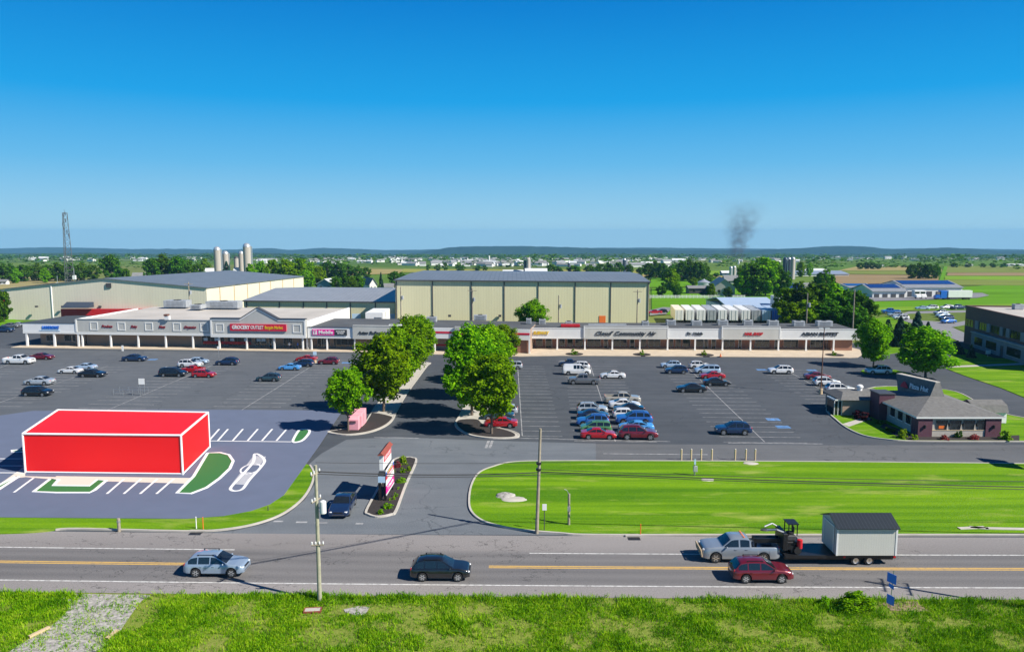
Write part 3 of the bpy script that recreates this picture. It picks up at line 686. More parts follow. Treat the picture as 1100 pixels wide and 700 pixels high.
# ---------------------------------------------------------------- shops
def window(parent,u0,u1,z0,z1,fr,y,glass='shopglass',mull=2,name='shop_window',transom=True):
    b=MB(fr); b.box(u0,u1,y-.03,y-.005,z0,z1); g=b.build(name,M[glass],parent)
    b=MB(fr); w_=.06
    b.box(u0-w_,u1+w_,y-.07,y,z1,z1+w_); b.box(u0-w_,u1+w_,y-.07,y,z0-w_,z0); b.box(u0-w_,u0,y-.07,y,z0,z1); b.box(u1,u1+w_,y-.07,y,z0,z1)
    for i in range(1,mull): x=u0+(u1-u0)*i/mull; b.box(x-.025,x+.025,y-.06,y-.032,z0,z1)
    f_=b.build('frame',M['greytrim'],g); return g
def door(parent,u0,u1,z1,fr,y,m='shopglass'):
    b=MB(fr); b.box(u0+.07,u1-.07,y-.05,y-.01,0.17,z1-.08); g=b.build('shop_door',M[m],parent)
    b=MB(fr); b.box(u0,u0+.068,y-.08,y,.16,z1); b.box(u1-.068,u1,y-.08,y,.16,z1); b.box(u0+.07,u1-.07,y-.08,y,z1-.07,z1)
    b.build('frame',M['trim_white'],g); b=MB(fr); b.box(u1-.2,u1-.16,y-.12,y-.06,.9,1.4); b.build('handle',M['steel'],g)
def roof_unit(x,y,z,sx,sy,sz,label,ang=0):
    t=thing('rooftop_unit',label,'air conditioner',(x,y,z),ang,'air handling units on the shop roofs',world=False)
    b=MB(); b.box(-sx/2,sx/2,-sy/2,sy/2,.12,sz); b.box(-sx/2+.1,sx/2-.1,-sy/2+.1,sy/2-.1,0,.119); b.build('casing',M['hvac'],t,bevel=.03)
    b=MB(); b.lathe([(min(sx,sy)*.32,sz-.01),(min(sx,sy)*.32,sz+.12),(min(sx,sy)*.27,sz+.12),(min(sx,sy)*.26,sz+.03)],14); b.build('fan_guard',M['blackmetal'],t)
    b=MB()
    for i in range(4): b.box(-sx*.36,sx*.36,-sy/2-.025,-sy/2-.003,.3+i*(sz-.45)/4,.36+i*(sz-.45)/4)
    b.build('louvre',M['darktrim'],t); return t

# --- right hand shop row
aR=math.atan2(176.5-178.5,74.19-10.57); oR=P(598.6,376); fR=frame((oR.x,oR.y,0),aR)
def uR(x,y=364): return hit(x,y,oR,aR)
uA=uR(569.5)[0]; uE=uR(923)[0]; zs=uR(700,364)[1]; zt=uR(600,352.8)[1]; ztg=uR(700,350.3)[1]
row=thing('shop_row','long low brick shop row with white and grey fascias, right of the trees','building',(oR.x,oR.y,0))
b=MB(fR); b.box(uA,uE-4.0,3.2,13,0,zs+1.2); b.build('wall',M['brick'],row)
b=MB(fR); b.box(uA+.05,uE-.3,0.5,13.3,zs+1.25,zt-.12); b.build('roof',M['darkroof'],row)
b=MB(fR); b.box(uA,uE-.2,.3,3.15,zs+.05,zs+.2); b.build('soffit',M['offwhite'],row)
cuts=[(569.5,626.8,0),(626.8,717.4,1),(717.4,774.6,0),(774.6,837.6,1),(837.6,923.5,0)]
for x0,x1,gy in cuts:
    u0,u1=uR(x0)[0],uR(x1)[0]
    b=MB(fR)
    if gy: b.box(u0,u1,-.35,.3,zs-.05,ztg)
    else: b.box(u0+.01,u1-.01,-.1,.3,zs,zt)
    b.build('fascia',M['greypanel'] if gy else M['offwhite'],row)
    b=MB(fR); yy=-.42 if gy else -.17; tz=ztg if gy else zt
    b.box(u0+.01,u1-.01,yy,.35,tz,tz+.10); b.build('coping',M['greytrim'] if gy else M['trim_white'],row)
    b=MB(fR); b.box(u0+.02,u1-.02,yy+.03,yy+.068,zs,zs+.35); b.build('trim_band',M['trim_white'] if not gy else M['greypanel'],row)
    if gy:
        b=MB(fR)
        b.box(u0,u0+.25,-.4,-.352,zs+.36,tz-.01); b.box(u1-.25,u1,-.4,-.352,zs+.36,tz-.01); b.box(u0+.26,u1-.26,-.4,-.352,tz-.5,tz-.3); b.build('moulding',M['offwhite'],row)
for x in (598.6,628.3,657.7,687.2,717,746.5,776,806,836,865.7,895.3):
    u=uR(x,374)[0]; b=MB(fR); b.box(u-.16,u+.16,-.12,.2,.15,zs+.04); b.box(u-.22,u+.22,-.18,.26,.151,.45); b.build('post',M['white'],row)
g=random.Random(4)
wd=[(590,598,1),(577,583,0),(586,592,0)][:0]+[(576,582.5,0),(586,593,1),(600.5,606.5,0),(609.5,615,0),(618,626,0),(631,645,0),(648.5,653,1),(659,673,0),(676.5,681.5,1),(689,694,0),(696,709,0),(719,723,0),(726,731,0),(733.5,741,0),(748,755.5,0),(756,760.5,1),(764,769,1),(777.5,789,0),(793,796.5,1),(811,826,0),(832,835.5,1),(842,857,0),(870.5,886,0),(888,893,1),(900,909,0)]
for x0,x1,dr in wd:
    o2=fR@Vector((0,3.2,0)); u0=hit(x0,371,o2,aR)[0]; u1=hit(x1,371,o2,aR)[0]
    if dr: door(row,u0,u1,2.35,fR,3.2)
    else: window(row,u0,u1,.55,2.45,fR,3.2,mull=max(1,int((u1-u0)/1.1)))
b=MB(fR); b.box(uE-6.0,uE-1.2,.8,3.1,0.15,zs); b.build('end_wall',M['brick'],row)
def signR(xc,txt,size,m,w_px,off,shear=0,bold=0.012,par=None):
    u=uR(xc)[0]; wd_=(uR(xc+w_px/2)[0]-uR(xc-w_px/2)[0])
    t=text('lettering',txt,size,m,fR@Matrix.Translation((u,off,(zs+zt)/2+.12)),par or row,wd_,shear,.07,bold=bold); return t
signR(581,'SUBWAY',1.05,M['yellow'],17,-.2,.15,.03)
signR(671,"Cloud' Community Air",1.25,M['letterdark'],65,-.45,.35,.03)
signR(746,'Dr. Habib',.95,M['letterdark'],17,-.2,.1,.015)
signR(808.5,'NAIL SHOP',.9,M['red'],20,-.45,.25,.04)
signR(880,'ASIAN BUFFET',1.05,M['letterdark'],40,-.2,.15,.03)
# wide walk before the right row, curb end rounded
wk=[(557,383),(600,382.2),(760,383.2),(912,384.4),(921,384),(925.5,381.5),(924,376),(908,372),(700,372),(557,374)]
slab('sidewalk',[G(x,y) for x,y in wk],0.0,0.14,M['walk'])
# --- discount store (projects forward)
aF=aR; oF=P(467,378); fF=frame((oF.x,oF.y,0),math.atan2(172.5-175.66,3.78+17.77)); aF=math.atan2(172.5-175.66,3.78+17.77)
def uF(x,y=364): return hit(x,y,oF,aF)
ds=thing('discount_store','low store front with red stripe and red lettering behind the island trees','building',(oF.x,oF.y,0))
u0,u1=uF(441)[0],uF(569.3)[0]; zf=uF(500,352.6)[1]; zb=uF(500,364)[1]
b=MB(fF); b.box(u0,u1-.3,3.4,13,0,zf-.3); b.build('wall',M['tanbrick'],ds)
b=MB(fF); b.box(u0,u1-.3,.4,17,zf-.28,zf-.15); b.build('roof',M['darkroof'],ds)
b=MB(fF); b.box(u0,u1,0,.38,zb,zf); b.build('fascia',M['white'],ds)
b=MB(fF); b.box(u0+.05,u1-.05,-.06,-.005,zf-1.25,zf-.8); b.build('stripe',M['signred'],ds)
b=MB(fF); ug0,ug1=uF(489)[0],uF(541)[0]; b.box(ug0,ug1,-.45,-.07,zb-.05,zf+.45); b.build('sign_panel',M['greypanel'],ds)
text('lettering','FAMILY DOLLAR',1.15,M['signred'],fF@Matrix.Translation(((ug0+ug1)/2,-.5,zb+1.5)),ds,(ug1-ug0)*.82,0,.06,bold=.03)
for x in (467,487,568.6): u=uF(x,376)[0]; b=MB(fF); b.box(u-.17,u+.17,-.05,.3,.14,zb); b.build('post',M['white'],ds)
b=MB(fF); b.box(uF(560)[0]-1,u1-.25,.5,3.35,.14,zb-.02); b.build('end_wall',M['brick'],ds)
for x0,x1 in ((446,453),(454,460),(488,520)):
    window(ds,uF(x0)[0],uF(x1)[0],.5,2.4,fF,3.4,mull=2)
b=MB(fF); b.box(uF(487)[0],uF(520)[0],3.3,3.36,2.5,3.0); b.build('entry_canopy',M['signred'],ds)
b=MB(fF); b.box(u0,u1-.3,3.30,3.38,1.0,1.4); b.build('window_banner',M['red'],ds)
slab('sidewalk',[G(x,y) for x,y in ((441,380.2),(557,383),(562,376),(562,370),(441,370))],0.0,0.142,M['walk'])
# --- left hand line
oL=P(45,372.2); aL=math.atan2(178.5-184.15,-48.71+113.22); fL=frame((oL.x,oL.y,0),aL)
def uL(x,y=360): return hit(x,y,oL,aL)
# phone shop and restaurant unit
ps=thing('shop_pair','pair of low shops with a white and a grey fascia right of the supermarket','building',(fL@Vector((uL(380)[0],0,0))))
u0,u1,um=uL(330.6)[0],uL(441)[0],uL(379.3)[0]; zb=uL(380,363.5)[1]; zw=uL(350,351.6)[1]; zg=uL(400,350)[1]
b=MB(fL); b.box(u0,u1,3.2,13,0,zw-.3); b.build('wall',M['tanbrick'],ps)
b=MB(fL); b.box(u0,u1,.4,20,zw-.28,zw-.12); b.build('roof',M['darkroof'],ps)
b=MB(fL); b.box(u0,um,-.1,.38,zb,zw); b.build('fascia',M['white'],ps)
b=MB(fL); b.box(um+.01,u1,-.35,.38,zb-.05,zg); b.build('fascia',M['greypanel'],ps)
b=MB(fL); b.box(u0,um,-.18,.4,zw,zw+.12); b.build('coping',M['darktrim'],ps)
b=MB(fL); b.box(um+.02,u1,-.42,.4,zg,zg+.12); b.build('coping',M['greypanel'],ps)
b=MB(fL); b.box(u0,um-.02,-.16,-.105,zb,zb+.3); b.build('trim_band',M['trim_white'],ps)
us0,us1,us2=uL(336)[0],uL(359.5)[0],uL(373)[0]
b=MB(fL); b.box(us0,us1,-.28,-.12,zb+.75,zw-.45); p1=b.build('sign_panel',M['pink'],ps)
b=MB(fL); b.box(us1+.01,us2,-.28,-.12,zb+.75,zw-.45); p2=b.build('sign_panel',M['letterdark'],ps)
zc=(zb+zw)/2+.15
b=MB(fL); b.box(us0+.2,us0+1.1,-.32,-.285,zc-.5,zc+.5); b.build('logo_tile',M['white'],p1)
text('lettering','T',.9,M['pink'],fL@Matrix.Translation((us0+.65,-.34,zc)),p1,.6,0,.02,bold=.02)
text('lettering','Mobile',1.15,M['white'],fL@Matrix.Translation(((us0+us1)/2+.6,-.31,zc)),p1,3.4,0,.03,bold=.03)
text('lettering','AUTHORIZED\nRETAILER',.42,M['white'],fL@Matrix.Translation(((us1+us2)/2,-.31,zc)),p2,2.2,0,.02,bold=.01)
text('lettering','Asian Bulland Inn',1.0,M['letterdark'],fL@Matrix.Translation((uL(402)[0],-.42,zc)),ps,(uL(418)[0]-uL(384)[0]),.25,.05,bold=.02)
for x in (334.7,351.3,381.2,411): u=uL(x,372)[0]; b=MB(fL); b.box(u-.16,u+.16,-.05,.28,.14,zb); b.build('post',M['white'],ps)
for x0,x1 in ((336,349),(354,377),(394,408)): window(ps,uL(x0)[0],uL(x1)[0],.4,2.5,fL,3.2,mull=3)
door(ps,uL(343)[0],uL(346)[0],2.4,fL,3.12); door(ps,uL(410)[0],uL(413)[0],2.4,fL,3.2)
# supermarket
u0,uq,u1=uL(82.2)[0],uL(228)[0],uL(329.8)[0]; zb=uL(150,359.8)[1]; zt=uL(150,343.6)[1]; zg=uL(240,342)[1]
sm=thing('supermarket','large supermarket with long grey siding fascia and a gabled front over the entrance','building',(fL@Vector(((u0+u1)/2,0,0))))
DP=34
b=MB(fL); b.box(u0+.3,u1-.3,3.3,DP,0,zt-.45); b.build('wall',M['tanbrick'],sm)
b=MB(fL); b.box(u0+.3,u1-.35,.4,DP,zt-.44,zt-.22); b.build('roof',M['roofmembrane'],sm)
b=MB(fL); b.box(u1-.34,u1-.02,.4,DP,-.01,zt+.05); b.build('side_wall',M['white'],sm)
b=MB(fL); b.box(u0,u0+.28,.4,DP-8,zb,zt+.12); b.build('parapet',M['white'],sm)
b=MB(fL); b.box(u0,uq,0,.38,zb,zt); b.build('fascia',M['greypanel'],sm)
b=MB(fL); b.box(u0,uq,-.08,-.005,zb,zb+.55); b.build('trim_band',M['trim_white'],sm)
b=MB(fL); b.box(u0,uq,-.1,.45,zt,zt+.16); b.build('coping',M['greytrim'],sm)
b=MB(fL); b.box(u0-.1,u0+.3,-.12,-.01,zb+.56,zt-.01); b.build('corner_board',M['trim_white'],sm)
up0,upk,up1=uL(259,341)[0],uL(278.5)[0],uL(300,341)[0]; zpk=uL(278.5,330.5)[1]
gp=[(uq,zb-.15),(u1,zb-.15),(u1,zg),(up1,zg),(upk,zpk),(up0,zg),(uq,zg)]
b=MB(fL); b.extr([(x,-.7,z) for x,z in gp],(0,1.1,0)); b.build('gable_front',M['greypanel'],sm)
b=MB(fL); b.box(uq+.01,u1-.01,-.82,-.705,zb-.16,zb+.5); b.build('trim_band',M['trim_white'],sm)
b=MB(fL)
for (xa,za),(xb,zb_) in (((uq,zg),(up0,zg)),((up0,zg),(upk,zpk)),((upk,zpk),(up1,zg)),((up1,zg),(u1,zg))):
    b.hexa([(xa,-.80,za-.42),(xb,-.80,zb_-.42),(xb,-.71,zb_-.42),(xa,-.71,za-.42)],[(xa,-.80,za),(xb,-.80,zb_),(xb,-.71,zb_),(xa,-.71,za)])
b.box(uq,uq+.4,-.81,-.712,zb+.51,zg-.43); b.box(u1-.4,u1,-.81,-.712,zb+.51,zg-.43); b.build('moulding',M['trim_white'],sm)
b=MB(fL)
for (xa,za),(xb,zb_) in (((uq,zg),(up0,zg)),((up0,zg),(upk,zpk)),((upk,zpk),(up1,zg)),((up1,zg),(u1,zg))):
    b.hexa([(xa,-.9,za+.005),(xb,-.9,zb_+.005),(xb,.5,zb_+.005),(xa,.5,za+.005)],[(xa,-.9,za+.2),(xb,-.9,zb_+.2),(xb,.5,zb_+.2),(xa,.5,za+.2)])
b.build('coping',M['darktrim'],sm)
b=MB(fL); b.hexa([(up0,.5,zt-.2),(up1,.5,zt-.2),(upk+.05,12,zt-.2),(upk-.05,12,zt-.2)],[(upk-.06,.5,zpk-.1),(upk+.06,.5,zpk-.1),(upk+.05,12,zt-.15),(upk-.05,12,zt-.15)]); b.build('gable_roof',M['roofmembrane'],sm)
for x in (101,130.5,160,190,219.5,237.5,320):
    off=-.0 if x<228 else -.7; u=uL(x,351.5 if x<228 else 350.5)[0]; h_=1.0; zc=(zb+zt)/2+.25; b=MB(fL); y0=off-.07
    for q0,q1,r0,r1_ in ((-h_,h_,h_-.22,h_),(-h_,h_,-h_,-h_+.22),(-h_,-h_+.22,-h_+.221,h_-.221),(h_-.22,h_,-h_+.221,h_-.221)): b.box(u+q0,u+q1,y0,off-.004,zc+r0,zc+r1_)
    b.build('square_moulding',M['trim_white'],sm)
for x,tx,w_ in ((115,'Produce',11.5),(144,'Dairy',7),(174,'Meat',7),(204,'Organics',13)):
    u=uL(x,351.5)[0]; text('lettering',tx,.85,M['letterred'],fL@Matrix.Translation((u,-.06,(zb+zt)/2+.2)),sm,(uL(x+w_/2)[0]-uL(x-w_/2)[0]),.3,.05,bold=.03)
us0,us1=uL(249,351)[0],uL(309,351)[0]; zc=uL(279,351.2)[1]
b=MB(fL); b.box(us0,us1,-.98,-.72,zc-.8,zc+.8); sg=b.build('sign_panel',M['signred'],sm)
text('lettering','GROCERY',1.2,M['white'],fL@Matrix.Translation((us0+2.6,-1.0,zc)),sg,4.3,0,.03,bold=.04)
text('lettering','OUTLET',1.2,M['offwhite'],fL@Matrix.Translation((us0+6.5,-1.0,zc)),sg,3.1,0,.03,bold=.02)
text('lettering','Bargain Market',1.0,M['yellow'],fL@Matrix.Translation((us0+10.5,-1.0,zc)),sg,4.3,.1,.03,bold=.02)
for x in (88.5,119,148.5,178,207.2,236.6,266,295.5,326): u=uL(x,370)[0]; b=MB(fL); yo=0 if x<228 else -.5; b.box(u-.17,u+.17,yo,yo+.34,.14,zb-.1); b.build('post',M['white'],sm)
for x0,x1 in ((210,234),(238,264),(268,280),(299,308)): window(sm,uL(x0,368)[0],uL(x1,368)[0],.35,2.9,fL,3.3,mull=5)
b=MB(fL); b.box(uL(211)[0],uL(263)[0],3.16,3.22,.7,1.35); b.build('window_banner',M['red'],sm)
for x0,x1 in ((283,286.5),(287,290.5)): door(sm,uL(x0,368)[0],uL(x1,368)[0],2.7,fL,3.28)
b=MB(fL)
for x in (214,226,243,258,272,277): u=uL(x,368)[0]; b.box(u-.5,u+.5,3.18,3.215,1.5,2.2)
b.build('window_poster',M['skyblue'],sm)
# corner unit
u0=uL(24.5,354)[0]; u1=uL(82,354)[0]-.02; zb=uL(50,358.2)[1]; zt=uL(50,347.0)[1]
cu=thing('corner_shop','low corner shop with white fascia and dark roof at the left end of the centre','building',(fL@Vector(((u0+u1)/2,0,0))))
b=MB(fL); b.box(u0+2,u1,3.2,16,0,zt-.4); b.build('wall',M['tanbrick'],cu)
b=MB(fL); b.box(u0,u1,0,.3,zb,zt); b.build('fascia',M['white'],cu)
b=MB(fL); b.box(u0-.1,u0+.18,.31,13,zb,zt-.01); b.build('fascia',M['white'],cu)
b=MB(fL); b.box(u0,u1,-.07,-.004,zb,zb+.45); b.build('trim_band',M['trim_white'],cu)
b=MB(fL); b.hexa([(u0,-.1,zt+.003),(u1,-.1,zt+.003),(u1,16,zt+.003),(u0,16,zt+.003)],[(u0,-.1,zt+.1),(u1,-.1,zt+.1),(u1,16,zt+.12),(u0+3,16,zt+.12)]); b.build('roof',M['darkshingle'],cu)
for x in (28.8,58.3,84.2): u=uL(x,366)[0]; b=MB(fL); b.box(u-.22,u+.22,-.02,.36,.14,zb); b.build('post',M['white'],cu)
window(cu,uL(40.5,366)[0],uL(48,366)[0],1.0,2.3,fL,3.2,mull=2); window(cu,uL(60,366)[0],uL(72,366)[0],1.0,2.4,fL,3.2,mull=2); door(cu,uL(79,366)[0],uL(82,366)[0],2.3,fL,3.1,)
zc=(zb+zt)/2+.2; text('lettering','LAUNDROMAT',1.0,M['blue'],fL@Matrix.Translation((uL(54.5,352)[0],-.06,zc)),cu,(uL(63.5)[0]-uL(45.5)[0]),0,.06,bold=.05)
b=MB(fL); ua,ub=uL(42.5)[0],uL(65)[0]; b.hexa([(ua,-.1,zc-.75),(ub,-.1,zc-.75),(ub,-.01,zc-.75),(ua,-.01,zc-.75)],[(ua+.3,-.1,zc-.58),(ub,-.1,zc-.58),(ub,-.01,zc-.58),(ua+.3,-.01,zc-.58)]); b.build('swoosh',M['skyblue'],cu)
slab('sidewalk',[fL@Vector((x,y,0)) for x,y in ((u0-1.5,-2.4),(uL(441)[0],-2.3),(uL(441)[0],3.3),(u0+2.2,3.3),(u0-1.5,1.5))],0.0,0.14,M['walk'])

# rooftop plant: big frame of units on the supermarket roof, singles elsewhere
lab=['low grey rooftop unit on the supermarket roof, left of the long unit','long grey rooftop unit at the back of the supermarket roof','pale boxy rooftop unit right of the long unit on the supermarket']
for i,(x,y,sx) in enumerate(((191,329,6.5),(213,331,3),(241,330,9))):
    p=P(x,y,7.0); roof_unit(p.x,p.y,6.85,sx,3.2,1.9 if i!=1 else 1.2,lab[i],aL)
p=P(180,343,6.9); t=thing('roof_vent','small red and white roof vent on the pale supermarket roof','vent',(p.x,p.y,6.85),world=False)
b=MB(); b.box(-.5,.5,-.5,.5,0,.9); b.build('duct',M['offwhite'],t); b=MB(); b.box(-.65,.25,-.6,.6,.91,1.3); b.build('cap',M['rust'],t)
ru=[(464,347,2.4,'flat grey unit on the discount store roof left of the tree'),(516,345,3.2,'tall pale unit on the discount store roof above the tree'),(568,349,1.2,'narrow dark unit at the joint of the two roofs'),(582.5,347,1.6,'dark boxy unit on the roof above the yellow lettering'),(611,349.5,1.6,'small dark unit on the roof left of the big grey fascia'),(693,349.3,1.6,'small dark unit at the right end of the big grey fascia'),(720.5,348,2.2,'pale unit above the left end of the middle white fascia'),(748,348.5,2.4,'pale unit centred behind the middle white fascia'),(776,348,2.4,'pale unit behind the joint beside the red lettering'),(803,348,2.2,'pale unit above the red lettering'),(830,348.5,2.4,'low unit left of the transformer pole'),(857.5,349,2.6,'boxy unit right of the transformer pole'),(885,349,3.6,'widest unit near the right end of the shop row roof')]
for x,y,sx,lb in ru:
    p=P(x,y+1.2,4.9); yy=min(p.y,(fR@Vector((uR(x)[0],10.5,0))).y) if x>569 else p.y
    p=A(x,y,yy); roof_unit(p.x,yy,(zf-.15 if x<569 else 4.85+.0),sx,1.8,1.35,lb,aR)
t=A(650,349,182); b=thing('roof_pipes','long low grey duct lying on the roof behind the big grey fascia','duct',(t.x,182,5),world=False)
q=MB(); q.box(-4,5,-.5,.5,.1,.75); q.build('duct',M['hvac'],b); q=MB(); q.box(-10.5,-6,-.5,.5,.1,.7); q.build('red_tarp',M['red'],b)

# ---------------------------------------------------------------- warehouses
def gable(name,label,cat,c0,c1,depth,ze,zr,wallf,walls,roofm,slope=0.0,base=-3,strips=(),stripm='darktrim',along=True,skew=EY,eave=.5):
    """c0,c1: front corners on the ground; ridge parallel (along) or square to the front"""
    c0=Vector((c0[0],c0[1],0)); c1=Vector((c1[0],c1[1],0)); d=skew*depth
    t=thing(name,label,cat,((c0+c1)/2)); a=(c1-c0).normalized()
    fr=[c0,c1,c1+d,c0+d]; zz=[ze[0],ze[1],ze[1]-slope*depth,ze[0]-slope*depth]
    top=[Vector((p.x,p.y,z)) for p,z in zip(fr,zz)]; bot=[Vector((p.x,p.y,base)) for p in fr]
    if along:
        r0=(c0+d*.5); r1=(c1+d*.5); r0.z=zr[0]; r1.z=zr[1]
        ends=[[bot[0],bot[3],top[3],r0,top[0]],[bot[1],bot[2],top[2],r1,top[1]]]
        faces=[(top[0],top[1],r1,r0),(top[3],top[2],r1,r0)]; fronts=[[bot[0],bot[1],top[1],top[0]],[bot[3],bot[2],top[2],top[3]]]
    else:
        r0=(c0+c1)/2; r1=r0+d; r0.z=zr[0]; r1.z=zr[1]
        fronts=[[bot[0],bot[1],top[1],r0,top[0]],[bot[3],bot[2],top[2],r1,top[3]]]
        faces=[(top[0],top[3],r1,r0),(top[1],top[2],r1,r0)]; ends=[[bot[0],bot[3],top[3],top[0]],[bot[1],bot[2],top[2],top[1]]]
    b=MB(); [b.face(p) for p in fronts]; b.mi=1; [b.face(p) for p in ends]; b.build('wall',[M[wallf],M[walls]],t)
    b=MB(); up_=Vector((0,0,.25))
    for e0,e1,q1,q0 in faces:
        o_=((e0+e1)/2-(q0+q1)/2); s2=o_.normalized()*eave; s3=(e1-e0).normalized()*.4
        b.hexa([e0+s2-s3,e1+s2+s3,q1+s3,q0-s3],[e0+s2-s3+up_,e1+s2+s3+up_,q1+s3+up_,q0-s3+up_])
    b.build('roof',M[roofm],t)
    b=MB()
    e0,e1=top[0],top[1]; b.hexa([e0-EY*.62-a*.4,e1-EY*.62+a*.4,e1-EY*.55+a*.4,e0-EY*.55-a*.4],[p+Vector((0,0,.3)) for p in (e0-EY*.62-a*.4,e1-EY*.62+a*.4,e1-EY*.55+a*.4,e0-EY*.55-a*.4)])
    if along: b.build('gutter',M['darktrim'],t)
    L=(c1-c0).length
    for s_ in strips:
        q_=c0+a*L*s_; z_=ze[0]+(ze[1]-ze[0])*s_; b=MB(); b.box(-.14,.14,-.16,-.02,base,z_-.1)
        ang=math.atan2(a.y,a.x); b.fr=frame(q_,ang); b.v=[b.fr@p for p in b.v]; b.build('downpipe',M[stripm],t)
    return t
# centre warehouse
B0=A(425,330,216); B1=A(697,330,213)
zB0=A(425,301.5,216).z; zB1=A(697,303.5,213).z
wb=gable('warehouse','tall pale yellow warehouse with dark downpipes and a blue grey roof behind the shop row','warehouse',B0,B1,54,(zB0,zB1),(A(440,293.6,243).z-.2,A(684,294.4,240).z-.2),'yellowwall','yellowside','metalroof',0.0,strips=[.004,.148,.302,.432,.566,.711,.85,.996])
b=MB(); p=A(647,345,213.6); b.box(p.x-.9,p.x+.9,p.y-.12,p.y-.02,p.z-2,A(647,339,213.6).z); b.build('door',M['orange'],wb)
for x in (483,537):
    p=A(x,339,214.5); b=MB(); b.box(p.x-.4,p.x+.4,p.y-.5,p.y,p.z-.3,p.z+.3); b.build('wall_lamp',M['darktrim'],wb)
# low link building
C0=A(262,330,226); C1=A(424,330,222)
wl=gable('warehouse','low warehouse with a light grey roof between the two large warehouses','warehouse',C0,C1,56,(A(268,323.5,226).z,A(424,325,222).z),(A(285,310,254).z,A(424,310.5,250).z),'yellowwall','yellowside','metalroof2',0.0,strips=[.02,.24,.40,.555,.71,.875])
for x0,x1 in ((379,388.5),(418,425)):
    b=MB(); p=A(x0,340,223.2); q=A(x1,340,223.2); b.box(p.x,q.x,222.0,222.3,0,A(x0,336.5,223).z); b.build('dock_door',M['skyblue'],wl)
# left warehouse, gable to the front
A0=Vector((-159.7,243,0)); A1=Vector((-94.7,239,0))
wa=gable('warehouse','broad cream warehouse with a low gable and grey metal roof behind the supermarket','warehouse',A0,A1,96,(A(8,310.5,243).z,A(222,309.5,239).z),(A(117,299.5,241).z,A(117,299.5,241).z-2.2),'cream','creamside','metalroof',0.02,along=False,eave=.3,base=-6)
b=MB(); p=A(70,341,241.3); q=A(170,341,240.3); b.box(p.x,q.x,239.2,240.2,0,A(100,331.5,240).z); b.build('lean_to',M['red'],wa)
b=MB(); p=A(72,333,239); q=A(101,333,239); b.hexa([(p.x,236,4.3),(q.x,236,4.3),(q.x,239.1,4.3),(p.x,239.1,4.3)],[(p.x,236,4.5),(q.x,236,4.5),(q.x,239.1,5.9),(p.x,239.1,5.9)]); b.build('awning',M['siloblue'],wa)
b=MB(); p=A(117,306.5,240.9); b.box(p.x-.8,p.x+.8,240.6,240.95,p.z-.7,p.z+.7); b.build('gable_vent',M['darktrim'],wa)
b=MB(); p=A(55,310,242.1); b.tube((p.x,242.1,0),(p.x,242.1,10.6),.25); b.build('downpipe',M['trim_white'],wa)
for x in (40,68,108,144):
    p=A(x,329,241.2); b=MB(); b.box(p.x-.4,p.x+.4,p.y-.6,p.y-.1,p.z-.25,p.z+.25); b.build('wall_lamp',M['darktrim'],wa)
b=MB(); 
for s_ in (.1,.22,.34,.46,.58,.72,.86): 
    q=A1+EY*96*s_; z_=A(222,309.5,239).z-.02*96*s_; b.box(q.x+.02,q.x+.22,q.y-.12,q.y+.12,-5,z_-.1)
b.build('downpipe',M['tan'],wa)
rl=thing('barn','red shed corner at the left edge behind the cream warehouse','shed',(A(3,340,255)))
p=A(3,340,252); b=MB(); b.box(p.x-6,p.x+2,250,256,-1,A(3,314,252).z); b.build('wall',M['red'],rl); b=MB(); b.box(p.x-6.2,p.x+2.2,249.8,256.2,A(3,314,252).z+.003,A(3,313,252).z+.2); b.build('roof',M['darktrim'],rl)
# box trailer at the dock between the shops and the link building
t=thing('dock_trailer','white box trailer backed to the dock behind the supermarket','trailer',A(403,346,205),0)
p=A(393.5,347,205); q=A(412,347,205); z1=A(393,336.5,205).z
b=MB(); b.box(p.x,q.x,204,216,1.1,z1+.3); b.build('box',M['white'],t); b=MB(); b.box(p.x+.1,q.x-.1,206,215.5,.35,1.09); b.build('chassis',M['darktrim'],t)
b=MB(); b.box(q.x-2.2,q.x-.3,203.93,203.99,1.4,z1-.9); b.build('door_panel',M['steel'],t)

# office building at the right edge
ob=thing('office_building','two storey plum brick office building with tinted window bands at the right edge','office building',(118,190,0))
oc=Vector((124,222)); # far corner
c0=P(1035,368.5); c1=P(1100,390); d=(c1-c0).normalized(); aO=math.atan2(d.y,d.x); LO=60
fO=frame((c0.x,c0.y,0),aO)   # local x runs towards the viewer, local -y side faces the lane? 
zO=hit(1036,329,c0,aO)[1]
b=MB(fO); b.box(0,42,0,28,-.5,zO); b.build('wall',M['darkbrick'],ob)
b=MB(fO); b.box(.4,41.6,.4,27.6,zO+.002,zO+.05); b.build('roof',M['roofmembrane'],ob)
b=MB(fO); b.box(-.15,42.1,-.18,.35,zO+.003,zO+.4); b.box(-.15,.3,.36,28,zO+.003,zO+.4); b.build('parapet',M['darkbrick'],ob)
ws=hit(1036,349,c0,aO)[1]; wt=hit(1036,341.5,c0,aO)[1]
M['stonewall']=mat('grey_stone_panel',(0.22,0.24,0.24),0.85,noise=0.12,scale=.6)
M['tint']=glassmat('tinted_glass',(0.008,0.012,0.010),0.12)
pan=[(.3,4.6,'w'),(6.2,7.8,'p'),(7.9,12.2,'w'),(12.3,13.9,'p'),(14,18.6,'w'),(18.7,20.0,'p'),(20.1,21.6,'w'),(21.7,23.2,'p'),(23.3,28,'w'),(28.1,30,'p'),(30.1,36,'w')]
